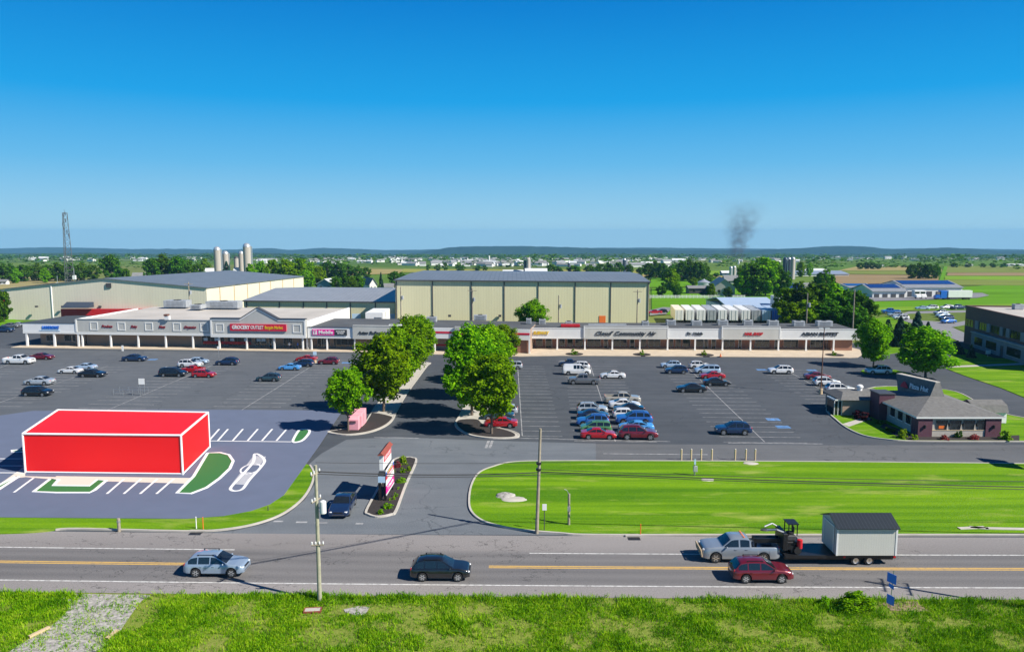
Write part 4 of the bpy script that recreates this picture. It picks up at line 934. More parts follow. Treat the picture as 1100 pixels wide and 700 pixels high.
for a_,c_,k_ in pan:
    b=MB(fO)
    if k_=='w':
        b.box(a_,c_,-.04,-.004,ws,wt); g_=b.build('window',M['tint'],ob)
        b=MB(fO); b.box(a_,c_,-.1,-.045,ws-.1,ws); b.box(a_,c_,-.1,-.045,wt,wt+.1); [b.box(a_+(c_-a_)*i/3-.04,a_+(c_-a_)*i/3+.04,-.09,-.045,ws,wt) for i in (1,2)]; b.build('frame',M['darktrim'],g_)
    else: b.box(a_,c_,-.25,-.005,ws-.1,wt+.1); b.build('panel',M['stonewall'],ob)
b=MB(fO); b.box(6,42,-.8,-.01,-.3,ws-1.0); b.build('stone_base',M['stonewall'],ob)
b=MB(fO); b.box(5.8,42.2,-1.0,-.015,ws-.99,ws-.8); b.build('ledge',M['concrete'],ob)
for a_,c_ in ((8,12),(14,19),(24,30)):
    b=MB(fO); b.box(a_,c_,-.86,-.81,.9,2.7); g_=b.build('window',M['tint'],ob); b=MB(fO); b.box(a_-.1,c_+.1,-.95,-.81,.78,.89); b.build('sill',M['concrete'],g_)
b=MB(fO); b.box(21,22.3,-.86,-.81,0,2.5); b.build('door',M['darktrim'],ob)
for (x,y,sx,lb) in ((6,9,1.6,'small white unit on the office roof near its far corner'),(17,10,3,'large white unit with dark top on the office roof at the right edge')):
    p=fO@Vector((x,y,zO+.05)); roof_unit(p.x,p.y,p.z,sx,2.0,1.9 if sx>2 else 1.3,lb,aO)
b=MB(fO); b.prism([(-3,-4.5),(24,-3.2),(24,-1.1),(5,-1.1),(5,-.1),(-3,-.1)],0,.12); struct(b.build('planting_bed',M['mulch']))

# ---------------------------------------------------------------- restaurant with the hump roof
re=thing('restaurant','small restaurant with grey hipped hump roof, plum corner walls and trapezoid windows','restaurant',(60,107,0))
E0=P(982,470); E1=P(1076,470); ez=A(1028,449,100.6).z; W0=54.6;W1=65.0; YF=101.1; YB=117
b=MB(); b.box(W0,W1,YF,YB,0,ez+.1); b.build('wall',M['stone'],re)
b=MB(); b.box(W0-.35,W0+1.55,YF-.25,YF+1.6,0,ez+.02); b.build('corner_wall',M['plum'],re)
b=MB(); b.box(W1-1.7,W1+.35,YF-.25,YF+1.6,0,ez+.02); b.build('corner_wall',M['plum'],re)
b=MB(); b.box(W0+1.6,W1-1.75,YF-.12,YF-.01,0,.95); b.build('stone_base',M['stone'],re)
b=MB(); b.box(W0+1.6,W1-1.75,YF-.16,YF-.01,.96,1.04); b.build('sill_band',M['tan'],re)
n_=4
for i in range(n_):
    xc=W0+2.9+i*1.83
    b=MB(); b.extr([(xc-.55,YF-.06,1.12),(xc+.55,YF-.06,1.12),(xc+.72,YF-.06,2.35),(xc-.72,YF-.06,2.35)],(0,.05,0)); g_=b.build('window',M['shopglass'],re)
    b=MB(); b.box(xc-.68,xc+.68,YF-.14,YF-.02,1.05,1.115); b.extr([(xc-.64,YF-.1,1.12),(xc-.56,YF-.1,1.12),(xc-.73,YF-.1,2.35),(xc-.81,YF-.1,2.35)],(0,.07,0)); b.extr([(xc+.56,YF-.1,1.12),(xc+.64,YF-.1,1.12),(xc+.81,YF-.1,2.35),(xc+.73,YF-.1,2.35)],(0,.07,0)); b.build('frame',M['darktrim'],g_)
    if i==0:
        b=MB(); b.box(xc-.4,xc+.4,YF-.085,YF-.062,1.2,1.6); b.build('poster',M['orange'],g_)
    if i<3:
        b=MB(); b.box(xc+.85,xc+1.0,YF-.35,YF-.125,1.55,1.95); b.tube((xc+.92,YF-.3,1.95),(xc+.92,YF-.3,2.1),.05); b.build('wall_lamp',M['blackmetal'],re)
for xx in (W0+.5,W1-.7):
    b=MB(); b.box(xx-.08,xx+.08,YF-.5,YF-.255,1.3,1.75); b.build('wall_lamp',M['blackmetal'],re)
for i in range(3):
    yy=YF+3+i*2.2; b=MB(); b.box(W0-.06,W0-.01,yy-.6,yy+.6,1.15,2.35); g_=b.build('window',M['shopglass'],re)
    b=MB(); b.box(W0-.12,W0-.02,yy-.75,yy+.75,1.03,1.14); b.build('sill',M['trim_white'],g_)
# hip roof with hump
ov=.75; x0,x1,y0,y1=W0-ov,W1+ov,YF-.45,YB+ov; hz=ez+.15
ap=[A(1003,425.3,107.3),A(1015.4,424.3,107.6)]; zr=(ap[0].z+ap[1].z)/2
a0=Vector((58.8,106.8,zr)); a1=Vector((61.0,106.8,zr)); a2=Vector((61.0,111.4,zr)); a3=Vector((58.8,111.4,zr))
c_=[Vector((x0,y0,hz)),Vector((x1,y0,hz)),Vector((x1,y1,hz)),Vector((x0,y1,hz))]
b=MB(); b.hexa(c_,[a0,a1,a2,a3]); b.build('roof',M['shingle'],re)
b=MB(); cc=[p+Vector((0,0,-.22)) for p in c_]; b.hexa(cc,[p-Vector((0,0,.003)) for p in c_]); b.build('eave',M['trim_white'],re)
tn=A(1012.5,410,107.6); tf=A(971,401.5,115.0); tz=(tn.z+tf.z)/2
h0=[Vector((58.85,106.9,zr-.2)),Vector((61.0,106.9,zr-.2)),Vector((60.6,112.6,zr-1.2)),Vector((57.3,112.6,zr-1.2))]
h1=[Vector((59.9,107.5,tz)),Vector((60.6,107.6,tz)),Vector((58.6,114.4,tz)),Vector((57.7,114.3,tz))]
b=MB(); b.hexa(h0,h1); b.build('roof_hump',M['shingle'],re)
b=MB(); b.hexa([p+Vector((0,0,.003)) for p in h1],[p+Vector((0,0,.12)) for p in h1]); b.build('hump_cap',M['concrete'],re)
# sign on the hump's left face
dv=(h1[3]-h1[0]); dv2=Vector((dv.x,dv.y,0)).normalized()
mid=(h0[0]+h0[3]+h1[0]+h1[3])/4; upv=((h1[0]+h1[3])/2-(h0[0]+h0[3])/2).normalized(); xa=-dv2; na=xa.cross(upv).normalized()
yv=-na; zv=upv
if na.x>0: na=-na
fS=Matrix(((xa.x,-na.x,zv.x,mid.x+na.x*.12),(xa.y,-na.y,zv.y,mid.y+na.y*.12),(xa.z,-na.z,zv.z,mid.z+na.z*.12),(0,0,0,1)))
text('lettering','Pizza Hut',1.05,M['whitecloth'],fS@Matrix.Translation((.85,0,.1)),re,3.3,.1,.05,bold=.02)
b=MB(fS); b.extr([(-2.5,-.02,-.35),(-1.1,-.02,-.35),(-1.3,-.02,.15),(-1.65,-.02,.55),(-1.95,-.02,.55),(-2.3,-.02,.15)],(0,.08,0)); b.build('sign_emblem',M['red'],re)
# entry wing to the left and back
b=MB(); b.box(49.4,W0-.01,113.2,119.5,0,2.5); b.build('entry_wing',M['tanbrick'],re)
b=MB(); b.hexa([(48.9,112.7,2.503),(W0+1.5,112.7,2.503),(W0+1.5,120,2.503),(48.9,120,2.503)],[(50.2,115.2,3.25),(W0+1.5,115.2,3.25),(W0+1.5,117.8,3.25),(50.2,117.8,3.25)]); b.build('wing_roof',M['shingle'],re)
b=MB(); b.box(48.3,49.38,113.4,116.2,0,2.45); b.build('entry_lobby',M['shopglass'],re)
b=MB(); [b.box(48.2+i*.55,48.28+i*.55,113.3,113.39,0,2.5) for i in range(3)]; b.box(48.2,49.39,113.3,113.39,2.3,2.5); b.box(48.2,48.29,113.4,116.2,2.3,2.5); b.build('lobby_frame',M['trim_white'],re)
b=MB(); b.box(53.4,55.6,110.2,113.1,0,3.9); b.build('chimney_block',M['plum'],re); b=MB(); b.box(53.3,55.7,110.1,113.19,3.903,4.05); b.build('cap',M['darktrim'],re)
t=thing('roof_vent','small white domed vent on the restaurant roof above the entry','vent',(53.3,116.4,3.1),world=False)
b=MB(); b.lathe([(.35,0),(.35,.6),(.5,.62),(.45,.9),(.2,1.05)],12); b.build('cowl',M['white'],t,smooth=40)
# barn-roofed shed beside it
p=P(1063,448); bs_=thing('garden_shed','white barn roofed garden shed with grey roof behind the restaurant','shed',(A(1063,448,107)))
x0=A(1041,441,109.5).x; x1=A(1076,441,109.5).x; y0=108.3;y1=111.6; hw=1.75
b=MB(); b.box(x0+.05,x1,y0,y1,.15,hw); b.build('wall',M['white'],bs_)
prof=[(y0-.25,hw-.05),(y0+.25,hw+.95),((y0+y1)/2,hw+1.5),(y1-.25,hw+.95),(y1+.25,hw-.05)]
b=MB(); b.extr([(x0-.15,y,z) for y,z in prof],(x1-x0+.3,0,0)); b.build('roof',M['shingle'],bs_)
b=MB(); b.extr([(x0-.2,y,z) for y,z in [(y0,hw),(y0+.4,hw+.8),((y0+y1)/2,hw+1.3),(y1-.4,hw+.8),(y1,hw)]],(.045,0,0)); b.build('gable',M['plum'],bs_)
b=MB(); b.box(x0-.01,x0+.048,(y0+y1)/2-.8,(y0+y1)/2+.8,.2,1.7); b.build('door',M['plum'],bs_)

# ---------------------------------------------------------------- farms, houses and silos beyond
def house(name,label,cat,px_,py_,wpx,hpx,rpx,wall,roof,depth=None,ridge_x=True,D=None,group=None,wins=2,door_=False,yaw=0.0):
    """px_,py_: middle of the front foot; wpx wide, hpx to the eave, rpx more to the ridge (all in photo pixels)"""
    g0=G(px_,py_) if D is None else Vector((A(px_,py_,D).x,D,T(D)))
    k=(g0.y)/F; W_=wpx*k; H_=hpx*k; RZ=rpx*k; dp=depth or W_*.7
    t=thing(name,label,cat,g0,yaw,group,world=False)
    b=MB(); 
    if ridge_x:
        b.box(-W_/2,W_/2,0,dp,-1,H_); b.extr([(-W_/2,.02,H_-.01),(-W_/2,dp-.02,H_-.01),(-W_/2,dp/2,H_+RZ-.2)],(.3,0,0)); b.extr([(W_/2-.3,.02,H_-.01),(W_/2-.3,dp-.02,H_-.01),(W_/2-.3,dp/2,H_+RZ-.2)],(.3,0,0))
    else:
        b.extr([(-W_/2,0,-1),(W_/2,0,-1),(W_/2,0,H_),(0,0,H_+RZ-.1),(-W_/2,0,H_)],(0,dp,0))
    b.build('wall',M[wall],t)
    b=MB(); e=.5
    if ridge_x:
        for s_ in (0,1):
            ya=-e if s_==0 else dp+e; za=H_-RZ*e/(dp/2)
            b.hexa([(-W_/2-e,ya,za),(W_/2+e,ya,za),(W_/2+e,dp/2,H_+RZ),(-W_/2-e,dp/2,H_+RZ)],[(-W_/2-e,ya,za+.2),(W_/2+e,ya,za+.2),(W_/2+e,dp/2,H_+RZ+.2),(-W_/2-e,dp/2,H_+RZ+.2)])
    else:
        for s_ in (-1,1):
            xa=s_*(W_/2+e); za=H_-RZ*e/(W_/2)
            b.hexa([(xa,-e,za),(0,-e,H_+RZ),(0,dp+e,H_+RZ),(xa,dp+e,za)],[(xa,-e,za+.2),(0,-e,H_+RZ+.2),(0,dp+e,H_+RZ+.2),(xa,dp+e,za+.2)])
    b.build('roof',M[roof],t)
    for i in range(wins):
        xc=-W_/2+W_*(i+.5)/wins; ww=min(1.1,W_/wins*.3); hh=min(1.4,H_*.4)
        b=MB(); b.box(xc-ww/2,xc+ww/2,-.08,-.01,H_*.35,H_*.35+hh); b.build('window',M['shopglass'],t)
    if door_:
        b=MB(); b.box(-W_*.42,-W_*.25,-.1,-.02,0,min(3.2,H_*.7)); b.build('door',M['darktrim'],t)
    return t
M['whitewall']=mat('white_board_wall',(0.70,0.70,0.68),0.7,noise=.06,scale=.5)
M['greywall']=mat('grey_board_wall',(0.33,0.33,0.33),0.7,noise=.08,scale=.5)
M['bluewall']=mat('slate_blue_wall',(0.10,0.20,0.30),0.7,noise=.08,scale=.5)
M['greyroof']=mat('worn_grey_roof',(0.20,0.205,0.21),0.85,noise=.12,scale=.5)
M['whiteroof']=mat('white_metal_roof',(0.62,0.64,0.65),0.5,noise=.06,scale=.4)
M['redroof']=mat('red_tin_roof',(0.26,0.06,0.04),0.7,noise=.1,scale=.5)
M['tealroof']=mat('teal_trim_roof',(0.09,0.17,0.21),0.6)
HS=[('house','white roofed long house with blue gable end beyond the cream warehouse','house',108,297.5,26,3,4,'bluewall','whiteroof',dict(D=430)),
 ('house','grey roofed white house left of the big dark tree on the left','house',152,293.5,20,3,6,'whitewall','greyroof',dict(D=520,yaw=.2)),
 ('barn','low white barn gable left of the silos','barn',223,291,20,4,4,'whitewall','whiteroof',dict(D=620,yaw=.3)),
 ('barn','small white roofed barn at the foot of the silos','barn',257,293.5,13,3,6,'whitewall','whiteroof',dict(D=620)),
 ('house','small white hut at the far left edge of the picture','hut',2,297,8,4,1.5,'whitewall','greyroof',dict(D=470)),
 ('house','dark blue house with white roof right of the cream warehouse','house',349,309,18,8,5,'bluewall','whiteroof',dict(D=400,ridge_x=False,yaw=-.25)),
 ('house','little white shed with red tin roof right of the cream warehouse','shed',346,311.5,12,3,2.5,'whitewall','redroof',dict(D=375)),
 ('house','white gabled house with grey roof left of the pale yellow warehouse','house',401,310,8,9,6,'whitewall','greyroof',dict(D=390,ridge_x=False,yaw=.5,depth=14)),
 ('house','small white house with a porch beside the pale yellow warehouse','house',417,307,10,5,3,'whitewall','greyroof',dict(D=400)),
 ('barn','white barn roof peeping over the yellow warehouse, left of the dark silo','barn',552,294.5,23,1.5,3.8,'whitewall','whiteroof',dict(D=640)),
 ('barn','white barn with a gabled right end over the yellow warehouse, right of the dark silo','barn',576,294.5,23,3.8,3.5,'whitewall','whiteroof',dict(D=630)),
 ('house','white house low over the right half of the yellow warehouse roof','house',608,294.5,8,1,3,'whitewall','greyroof',dict(D=640)),
 ('house','large grey farmhouse with teal edged gable behind the parked trailers','house',778,318,22,10,8,'greywall','tealroof',dict(ridge_x=False,depth=22,yaw=-.15,wins=2)),
 ('shed','low open fronted grey farm shed left of the grey gabled farmhouse','shed',751,315.5,22,6,2,'darktrim','greyroof',dict()),
 ('barn','grey roofed barn wing behind the gabled farmhouse','barn',788,306,18,4,5,'greywall','greyroof',dict(D=480)),
 ('barn','low blue and white barn in the green fields right of the smoke','barn',783,290,14,2.5,2,'bluewall','whiteroof',dict(D=640)),
 ('barn','white barn beside the pale twin silos','barn',795,290.5,12,3,2,'whitewall','whiteroof',dict(D=620)),
 ('barn','long low white poultry barn right of the tall dark silos','barn',880,291.5,64,2.2,2.4,'whitewall','galv',dict(D=620)),
 ('barn','white barn behind the long poultry barn','barn',878,287.5,24,2.5,2.5,'whitewall','whiteroof',dict(D=680)),
 ('shed','low pale domed shed at the foot of the tall dark silos','shed',840,294.5,9,2,2.5,'whitewall','whiteroof',dict(D=560)),
 ('house','low grey house with solar roof behind the big tree clump','house',853,307,20,4,4,'greywall','solar',dict(D=400)),
 ('house','light roofed wing right of the solar roofed house','house',868,305,11,3,5,'greywall','greyroof',dict(D=405)),
 ('hut','small pale hut alone in the far tan field','hut',946,286.5,10,1.5,.8,'whitewall','whiteroof',dict(D=900)),
 ('hut','pale hut on the far right field edge','hut',1042,285,6,1.5,1,'whitewall','whiteroof',dict(D=950)),
 ('barn','long pale barn on the horizon at the right edge','barn',1092,284.5,18,1.6,1,'whitewall','whiteroof',dict(D=950))]
for r in HS: house(*r[:3],*r[3:10],**r[10])
# truck depot with solar roofs
def depot(px0,px1,pyf,pye,pyr,label,bays,dp,D):
    k=D/F; x0=A(px0,pyf,D).x; x1=A(px1,pyf,D).x; ze=A(px0,pye,D).z; zr_=A(px0,pyr,D+dp/2).z; z0=T(D)
    t=thing('truck_depot',label,'depot',((x0+x1)/2,D,z0))
    b=MB(); b.box(x0,x1,D,D+dp,z0-1,ze); b.extr([(x0,D+.05,ze-.01),(x0,D+dp-.05,ze-.01),(x0,D+dp/2,zr_-.1)],(.3,0,0)); b.extr([(x1-.3,D+.05,ze-.01),(x1-.3,D+dp-.05,ze-.01),(x1-.3,D+dp/2,zr_-.1)],(.3,0,0)); b.build('wall',M['whitewall'],t)
    b=MB()
    for ya,yb in ((D-.6,D+dp/2),(D+dp+.6,D+dp/2)): b.hexa([(x0-.5,ya,ze),(x1+.5,ya,ze),(x1+.5,yb,zr_),(x0-.5,yb,zr_)],[(x0-.5,ya,ze+.2),(x1+.5,ya,ze+.2),(x1+.5,yb,zr_+.2),(x0-.5,yb,zr_+.2)])
    b.build('roof',M['metalroof2'],t)
    n=max(1,int((x1-x0)/14)); nv=(zr_-ze)
    for i in range(n):
        xa=x0+(x1-x0)*i/n+.6; xb=x0+(x1-x0)*(i+1)/n-.6; f0_,f1_=.42,.95
        y_0=D-.6+(dp/2+.6)*f0_; y_1=D-.6+(dp/2+.6)*f1_; z_0=ze+nv*f0_+.25; z_1=ze+nv*f1_+.25
        b=MB(); b.hexa([(xa,y_0,z_0),(xb,y_0,z_0),(xb,y_1,z_1),(xa,y_1,z_1)],[(xa,y_0,z_0+.1),(xb,y_0,z_0+.1),(xb,y_1,z_1+.1),(xa,y_1,z_1+.1)]); b.build('solar_array',M['solar'],t)
    for i in range(bays):
        xc=x0+(x1-x0)*(i+.5)/bays; b=MB(); bw=min(1.9,(x1-x0)/bays*.29); b.box(xc-bw,xc+bw,D-.12,D-.02,z0,z0+min(4.6,(ze-z0)*.62)); b.build('bay_door',M['darktrim'],t)
    return t
depot(937,973,321.5,313,305.5,'white depot with deep blue solar roof and truck doors, left of the longer one',4,20,345)
depot(972.5,1033,321,309,301.5,'long white depot with pale roof and blue solar rows, right of the smaller one',6,24,350)
depot(912,940,320,309,305,'pale depot wing half hidden by the big tree clump',2,20,366)
# silos
def silo(px_,py_,wpx,hpx,label,m='siloconcrete',cap='galv',D=None,dome=True):
    g0=Vector((A(px_,py_,D).x,D,T(D))) if D else G(px_,py_); k=g0.y/F; r=wpx*k/2; zt_=A(px_,py_-hpx,g0.y).z-g0.z
    t=thing('silo',label,'silo',g0,0,'farm silos',world=False)
    b=MB(); b.lathe([(r,-1),(r,zt_-r*.6)],18); b.build('shaft',M[m],t,smooth=40)
    b=MB(); b.lathe([(r*1.03,zt_-r*.6+.002),(r*.95,zt_-r*.25),(r*.7,zt_+r*.12),(r*.35,zt_+r*.32),(.05,zt_+r*.38)],18); b.build('dome',M[cap],t,smooth=50)
    b=MB(); b.box(r*.95,r*1.35,-.4,.4,0,zt_-r*.5); b.build('chute',M['galv'],t)
SI=[(234.3,293,7.4,27,'tall pale silo, leftmost of the five on the left','siloconcrete','galv',610),(243,293,6.5,22.5,'second silo from the left, shorter and behind a dark tree','siloconcrete','galv',625),(254.3,292,5,16,'shortest darkest silo of the five on the left','siloconcrete','darktrim',640),(259.8,292,5.6,21.5,'slim pale silo just left of the tallest one','siloconcrete','galv',622),(266.2,292,8.2,29.5,'tallest silo with bright dome, rightmost of the five','siloconcrete','galv',610),
 (567.5,295,4.4,17.5,'brown silo rising behind the yellow warehouse','siloconcrete','siloconcrete',640),(563.8,295,2.8,15,'slim dark silo touching the brown one behind the yellow warehouse','siloblue','siloblue',642),
 (670.5,293,3.6,15,'small dark silo among trees over the right end of the yellow warehouse','siloblue','galv',700),(611,292,2.6,10.5,'little dark silo over the middle of the yellow warehouse','siloblue','galv',720),
 (784.8,300,3.5,13.5,'pale silo left of its twin behind the gabled farmhouse','galv','galv',520),(788.5,300,3.2,14,'pale silo right of its twin behind the gabled farmhouse','siloconcrete','galv',515),
 (843,293.5,4.6,16.5,'dark enamel silo, left of the cluster above the tree clump','siloblue','siloblue',560),(847,293.5,4.4,16.5,'dark enamel silo in the middle of the cluster above the tree clump','siloblue','galv',563),(851.3,293.5,4.4,16.8,'pale sided silo at the right of the dark cluster','siloconcrete','galv',558)]
for s_ in SI: silo(s_[0],s_[1],s_[2],s_[3],s_[4],s_[5],s_[6],D=s_[7])
g0=G(756,309); k=g0.y/F; t=thing('grain_bin','round galvanised grain bin with conical roof beside the open farm shed','grain bin',g0,0,None,False)
b=MB(); b.lathe([(6.5*k,0),(6.5*k,6*k)],20); b.build('shell',M['galv'],t,smooth=40); b=MB(); b.lathe([(6.8*k,6*k+.003),(.6*k,9.2*k),(.4*k,9.6*k)],20); b.build('roof',M['galv'],t,smooth=30)
# white fence of the pasture
t=thing('pasture_fence','long white board fence across the green pasture behind the yellow warehouse','fence',G(745,319.5)); 
f0_=G(698,320.5); f1_=G(800,320.5); n=26; b=MB(); bp_=MB()
for i in range(n+1):
    q=f0_.lerp(f1_,i/n); z=T(q.y); bp_.box(q.x-.1,q.x+.1,q.y-.1,q.y+.1,z-.3,z+1.5)
bp_.build('fence_posts',M['white'],t); z=T(f0_.y)
for h_ in (.35,.8,1.2): b.box(f0_.x,f1_.x,f0_.y-.16,f0_.y-.105,z+h_,z+h_+.2)
b.build('fence_rails',M['white'],t)
# blue-roofed hall and the row of parked semi trailers
h0=A(775,341,196); h1=A(838,341,196)
t=thing('storage_hall','long white hall with a pale blue metal roof behind the parked trailers','hall',((h0+h1)/2)); 
D=254; x0=A(783,330,D).x; x1=A(838,330,D).x; za=A(800,330.5,D).z; zb_=A(800,319.5,D+16).z
M['blueroof']=mat('pale_blue_metal_roof',(0.38,0.48,0.62),0.5,metal=.1,noise=.05,scale=.3)
b=MB(); b.box(x0,x1,D,D+30,0,za); b.build('wall',M['whitewall'],t)
b=MB()
for ya,yb in ((D-.4,D+15),(D+30.4,D+15)): b.hexa([(x0-.4,ya,za+.003),(x1+.4,ya,za+.003),(x1+.4,yb,zb_),(x0-.4,yb,zb_)],[(x0-.4,ya,za+.2),(x1+.4,ya,za+.2),(x1+.4,yb,zb_+.2),(x0-.4,yb,zb_+.2)])
b.build('roof',M['blueroof'],t)
b=MB(); q0=A(834,326,D-2).x; q1=A(842,326,D-2).x; b.box(q0,q1,D-3,D+4,0,A(838,318.5,D-2).z); b.build('gable_block',M['whitewall'],t); b=MB(); b.box(q0+.5,q1-.4,D-3.08,D-3.01,A(838,326,D-2).z,A(838,320.5,D-2).z); b.build('window',M['shopglass'],t)
proto=None
TR=[(729.5,324,'yellowed box trailer at the left end of the parked row','cream'),(741,0,'white trailer, second from the left end of the row','w'),(753,0,'white trailer, third from the left end of the row','w'),(764.5,0,'white trailer with a grimy door, fourth from the left','g'),(776,0,'white trailer with one wide door, fifth from the left','w'),(788,0,'white trailer with twin door panels, middle of the row','w'),(801,0,'bright white trailer, fifth from the right end','w'),(812,0,'white trailer with a blue streaked door, fourth from the right','g'),(823,0,'trailer with a blue door, third from the right end','b'),(833.5,0,'blue ended trailer, second from the right end','b'),(843,0,'blue trailer half hidden by the trees','b')]
trl=[]
for i,(x,_,lb,kd) in enumerate(TR):
    Y=229-.045*i*3; q=A(x,346,Y)
    if proto is None:
        t=thing('semi_trailer',lb,'trailer',(q.x,Y,0),-.12,'semi trailers parked in a row',world=False)
        b=MB(); b.box(-1.28,1.28,0,14.5,1.15,3.95); b.build('box',M['offwhite'],t)
        for s_ in (-1,1):
            b=MB(); b.box(min(s_*.02,s_*1.22),max(s_*.02,s_*1.22),-.05,-.005,1.25,3.85); d_=b.build('rear_door',M['white'],t); b=MB(); b.box(s_*.6-.03,s_*.6+.03,-.1,-.052,1.3,3.8); b.build('lock_bar',M['steel'],d_)
        b=MB(); b.box(-1.0,1.0,.4,14,.85,1.14); b.box(-1.1,1.1,-.08,.05,.5,.62); b.build('chassis',M['darktrim'],t)
        for yy in (1.4,2.7):
            for s_ in (-1,1):
                b=MB(); b.lathe([(.5,-.3),(.52,-.2),(.52,.2),(.5,.3)],14,(0,0,0),'Y'); b.v=[Vector((p.y+s_*.9,p.x+yy,p.z+.52)) for p in b.v]; b.build('wheel',M['black'],t)
        b=MB(); b.box(-.9,-.75,11.2,11.35,0,.86); b.box(.75,.9,11.2,11.35,0,.86); b.build('landing_leg',M['darktrim'],t)
        proto=t; t.scale=(.98,1.13,1.13)
    else:
        t=copy_tree(proto); t.location=(q.x,Y,0); t['label']=lb
    trl.append((t,kd,x))
for t,kd,x in trl:
    for ch in t.children:
        nm=ch.name.split('.')[0]
        if nm=='box' and kd!='w': ch.data=ch.data.copy(); ch.data.materials[0]=M['creamside' if kd=='cream' else 'hvac' if kd=='g' else 'blueroof']
        if nm=='rear_door' and kd in 'gb': ch.data=ch.data.copy(); ch.data.materials[0]=M['hvac' if kd=='g' else 'blue' if x>830 else 'skyblue']
# scattered houses of the far town: whole small houses, each on its own
protos=[]
g=random.Random(11)
for k,(wl_,rf) in enumerate((('whitewall','greyroof'),('whitewall','whiteroof'),('whitewall','metalroof2'),('offwhite','greyroof'))):
    t=house('house','tiny pale building among the trees of the far off town','house',550,280,14/1.2,6/1.2,4/1.2,wl_,rf,D=1000,group='houses of the far off town',wins=0); protos.append(t)
used=set()
def town(n,x0,x1,y0,y1,s0,s1):
    for i in range(n):
        x=g.uniform(x0,x1); y=g.uniform(y0,y1); q=G(x,y)
        k=g.randrange(4); t=protos[k]
        if k in used: t=copy_tree(t)
        used.add(k); s_=g.uniform(s0,s1); t.location=q; t.scale=(s_*g.uniform(.8,2.2),s_,s_*g.uniform(.7,1)); t.rotation_euler=(0,0,g.uniform(-.6,.6))
town(40,-60,230,277,281,.5,.9); town(44,270,440,277,284,.4,.8); town(64,420,560,277,287,.4,.8); town(54,560,720,277,288,.4,.75); town(24,700,860,277,283,.4,.8); town(34,860,1120,276.8,280,.5,.8)
# water towers and chimneys of the far town
for x,y,h_,w_,lb in ((525.5,283,8.5,1.6,'tall white silo like tower above the far town, right of two'),(495,283,6,1.6,'white tower above the far town, left of the taller one'),(35,277.5,2.2,2.4,'little white water tower on the far ridge at the left'),(424,277.5,2.6,1.8,'white water tank on the far hillside left of the yellow warehouse'),(793.5,284,4.5,2,'pale silo beside the foot of the smoke')):
    q=G(x,y); k=q.y/F; t=thing('water_tower',lb,'tower',q,0,None,False); b=MB(); b.lathe([(w_*k/2,0),(w_*k/2,h_*k*.9)],12); b.build('shaft',M['white'],t,smooth=40)
    b=MB(); b.lathe([(w_*k/2*1.05,h_*k*.9+.02),(w_*k/4,h_*k*.98),(.1,h_*k)],12); b.build('dome',M['whiteroof'],t,smooth=40)
# ---------------------------------------------------------------- trees and shrubs
def leaf_mesh(name,m,seed,clumps=90,per=70,size=0.085,shape='round',low=0.22):
    """crown in a unit tree: radius 1, total height 1; built of leaf-sized faces in clumps"""
    rg=np.random.default_rng(seed); C=[];Rd=[]
    while len(C)<clumps:
        p=rg.uniform(-1,1,3); r=np.linalg.norm(p)
        if shape=='round':
            if r>1 or r<0.25: continue
            if r<0.62 and rg.random()<.6: continue
            wob=0.85+0.2*math.sin(3*math.atan2(p[1],p[0])+seed+2*p[2])+0.13*math.sin(5*math.atan2(p[1],p[0])+2*seed-3*p[2])
            zc=low+(1-low)*0.5*(1+p[2]); taper=1.0 if p[2]<0 else 1-0.15*p[2]**2
            C.append((p[0]*.86*wob*taper,p[1]*.86*wob*taper,zc*.97)); Rd.append(rg.uniform(.11,.25))
        elif shape=='cone':
            z=rg.random()**1.3; a=rg.uniform(0,2*math.pi); rr=(1-z)*.9*rg.uniform(.55,1)+.04
            C.append((rr*math.cos(a),rr*math.sin(a),.06+z*.92)); Rd.append(.10+.12*(1-z))
        elif shape=='dome':
            if r>1 or p[2]<-.2: continue
            C.append((p[0]*.85,p[1]*.85,max(0.08,.1+.8*p[2]))); Rd.append(rg.uniform(.2,.3))
    C=np.array(C);Rd=np.array(Rd); N=clumps*per
    idx=np.repeat(np.arange(clumps),per)
    d=rg.normal(size=(N,3)); d/=np.linalg.norm(d,axis=1)[:,None]; d*= (rg.random(N)**.45)[:,None]
    hz=np.array([1,1,.40 if shape=='round' else .55])*Rd[idx][:,None]
    ctr=C[idx]+d*hz
    if shape!='cone': ctr[:,2]=np.clip(ctr[:,2],.02,1.04)
    # leaf frames
    nrm=d*0.9+rg.normal(size=(N,3))*.55+np.array([0,0,.55]); nrm/=np.linalg.norm(nrm,axis=1)[:,None]
    t=np.cross(nrm,rg.normal(size=(N,3))); t/=np.linalg.norm(t,axis=1)[:,None]; bt=np.cross(nrm,t)
    s=size*rg.uniform(.55,1.25,N)[:,None]; zs=np.array([1,1,.38 if shape=='round' else .6])
    q=np.stack([ctr-(t*1.0)*s*zs,ctr+(bt*.62)*s*zs,ctr+(t*1.0)*s*zs,ctr-(bt*.62)*s*zs],1).reshape(-1,3)
    me=bpy.data.meshes.new(name); me.vertices.add(4*N); me.vertices.foreach_set('co',q.astype(np.float32).ravel())
    me.loops.add(4*N); me.loops.foreach_set('vertex_index',np.arange(4*N,dtype=np.int32)); me.polygons.add(N)
    me.polygons.foreach_set('loop_start',np.arange(0,4*N,4,dtype=np.int32)); me.materials.append(m); me.update(); me.validate()
    return me
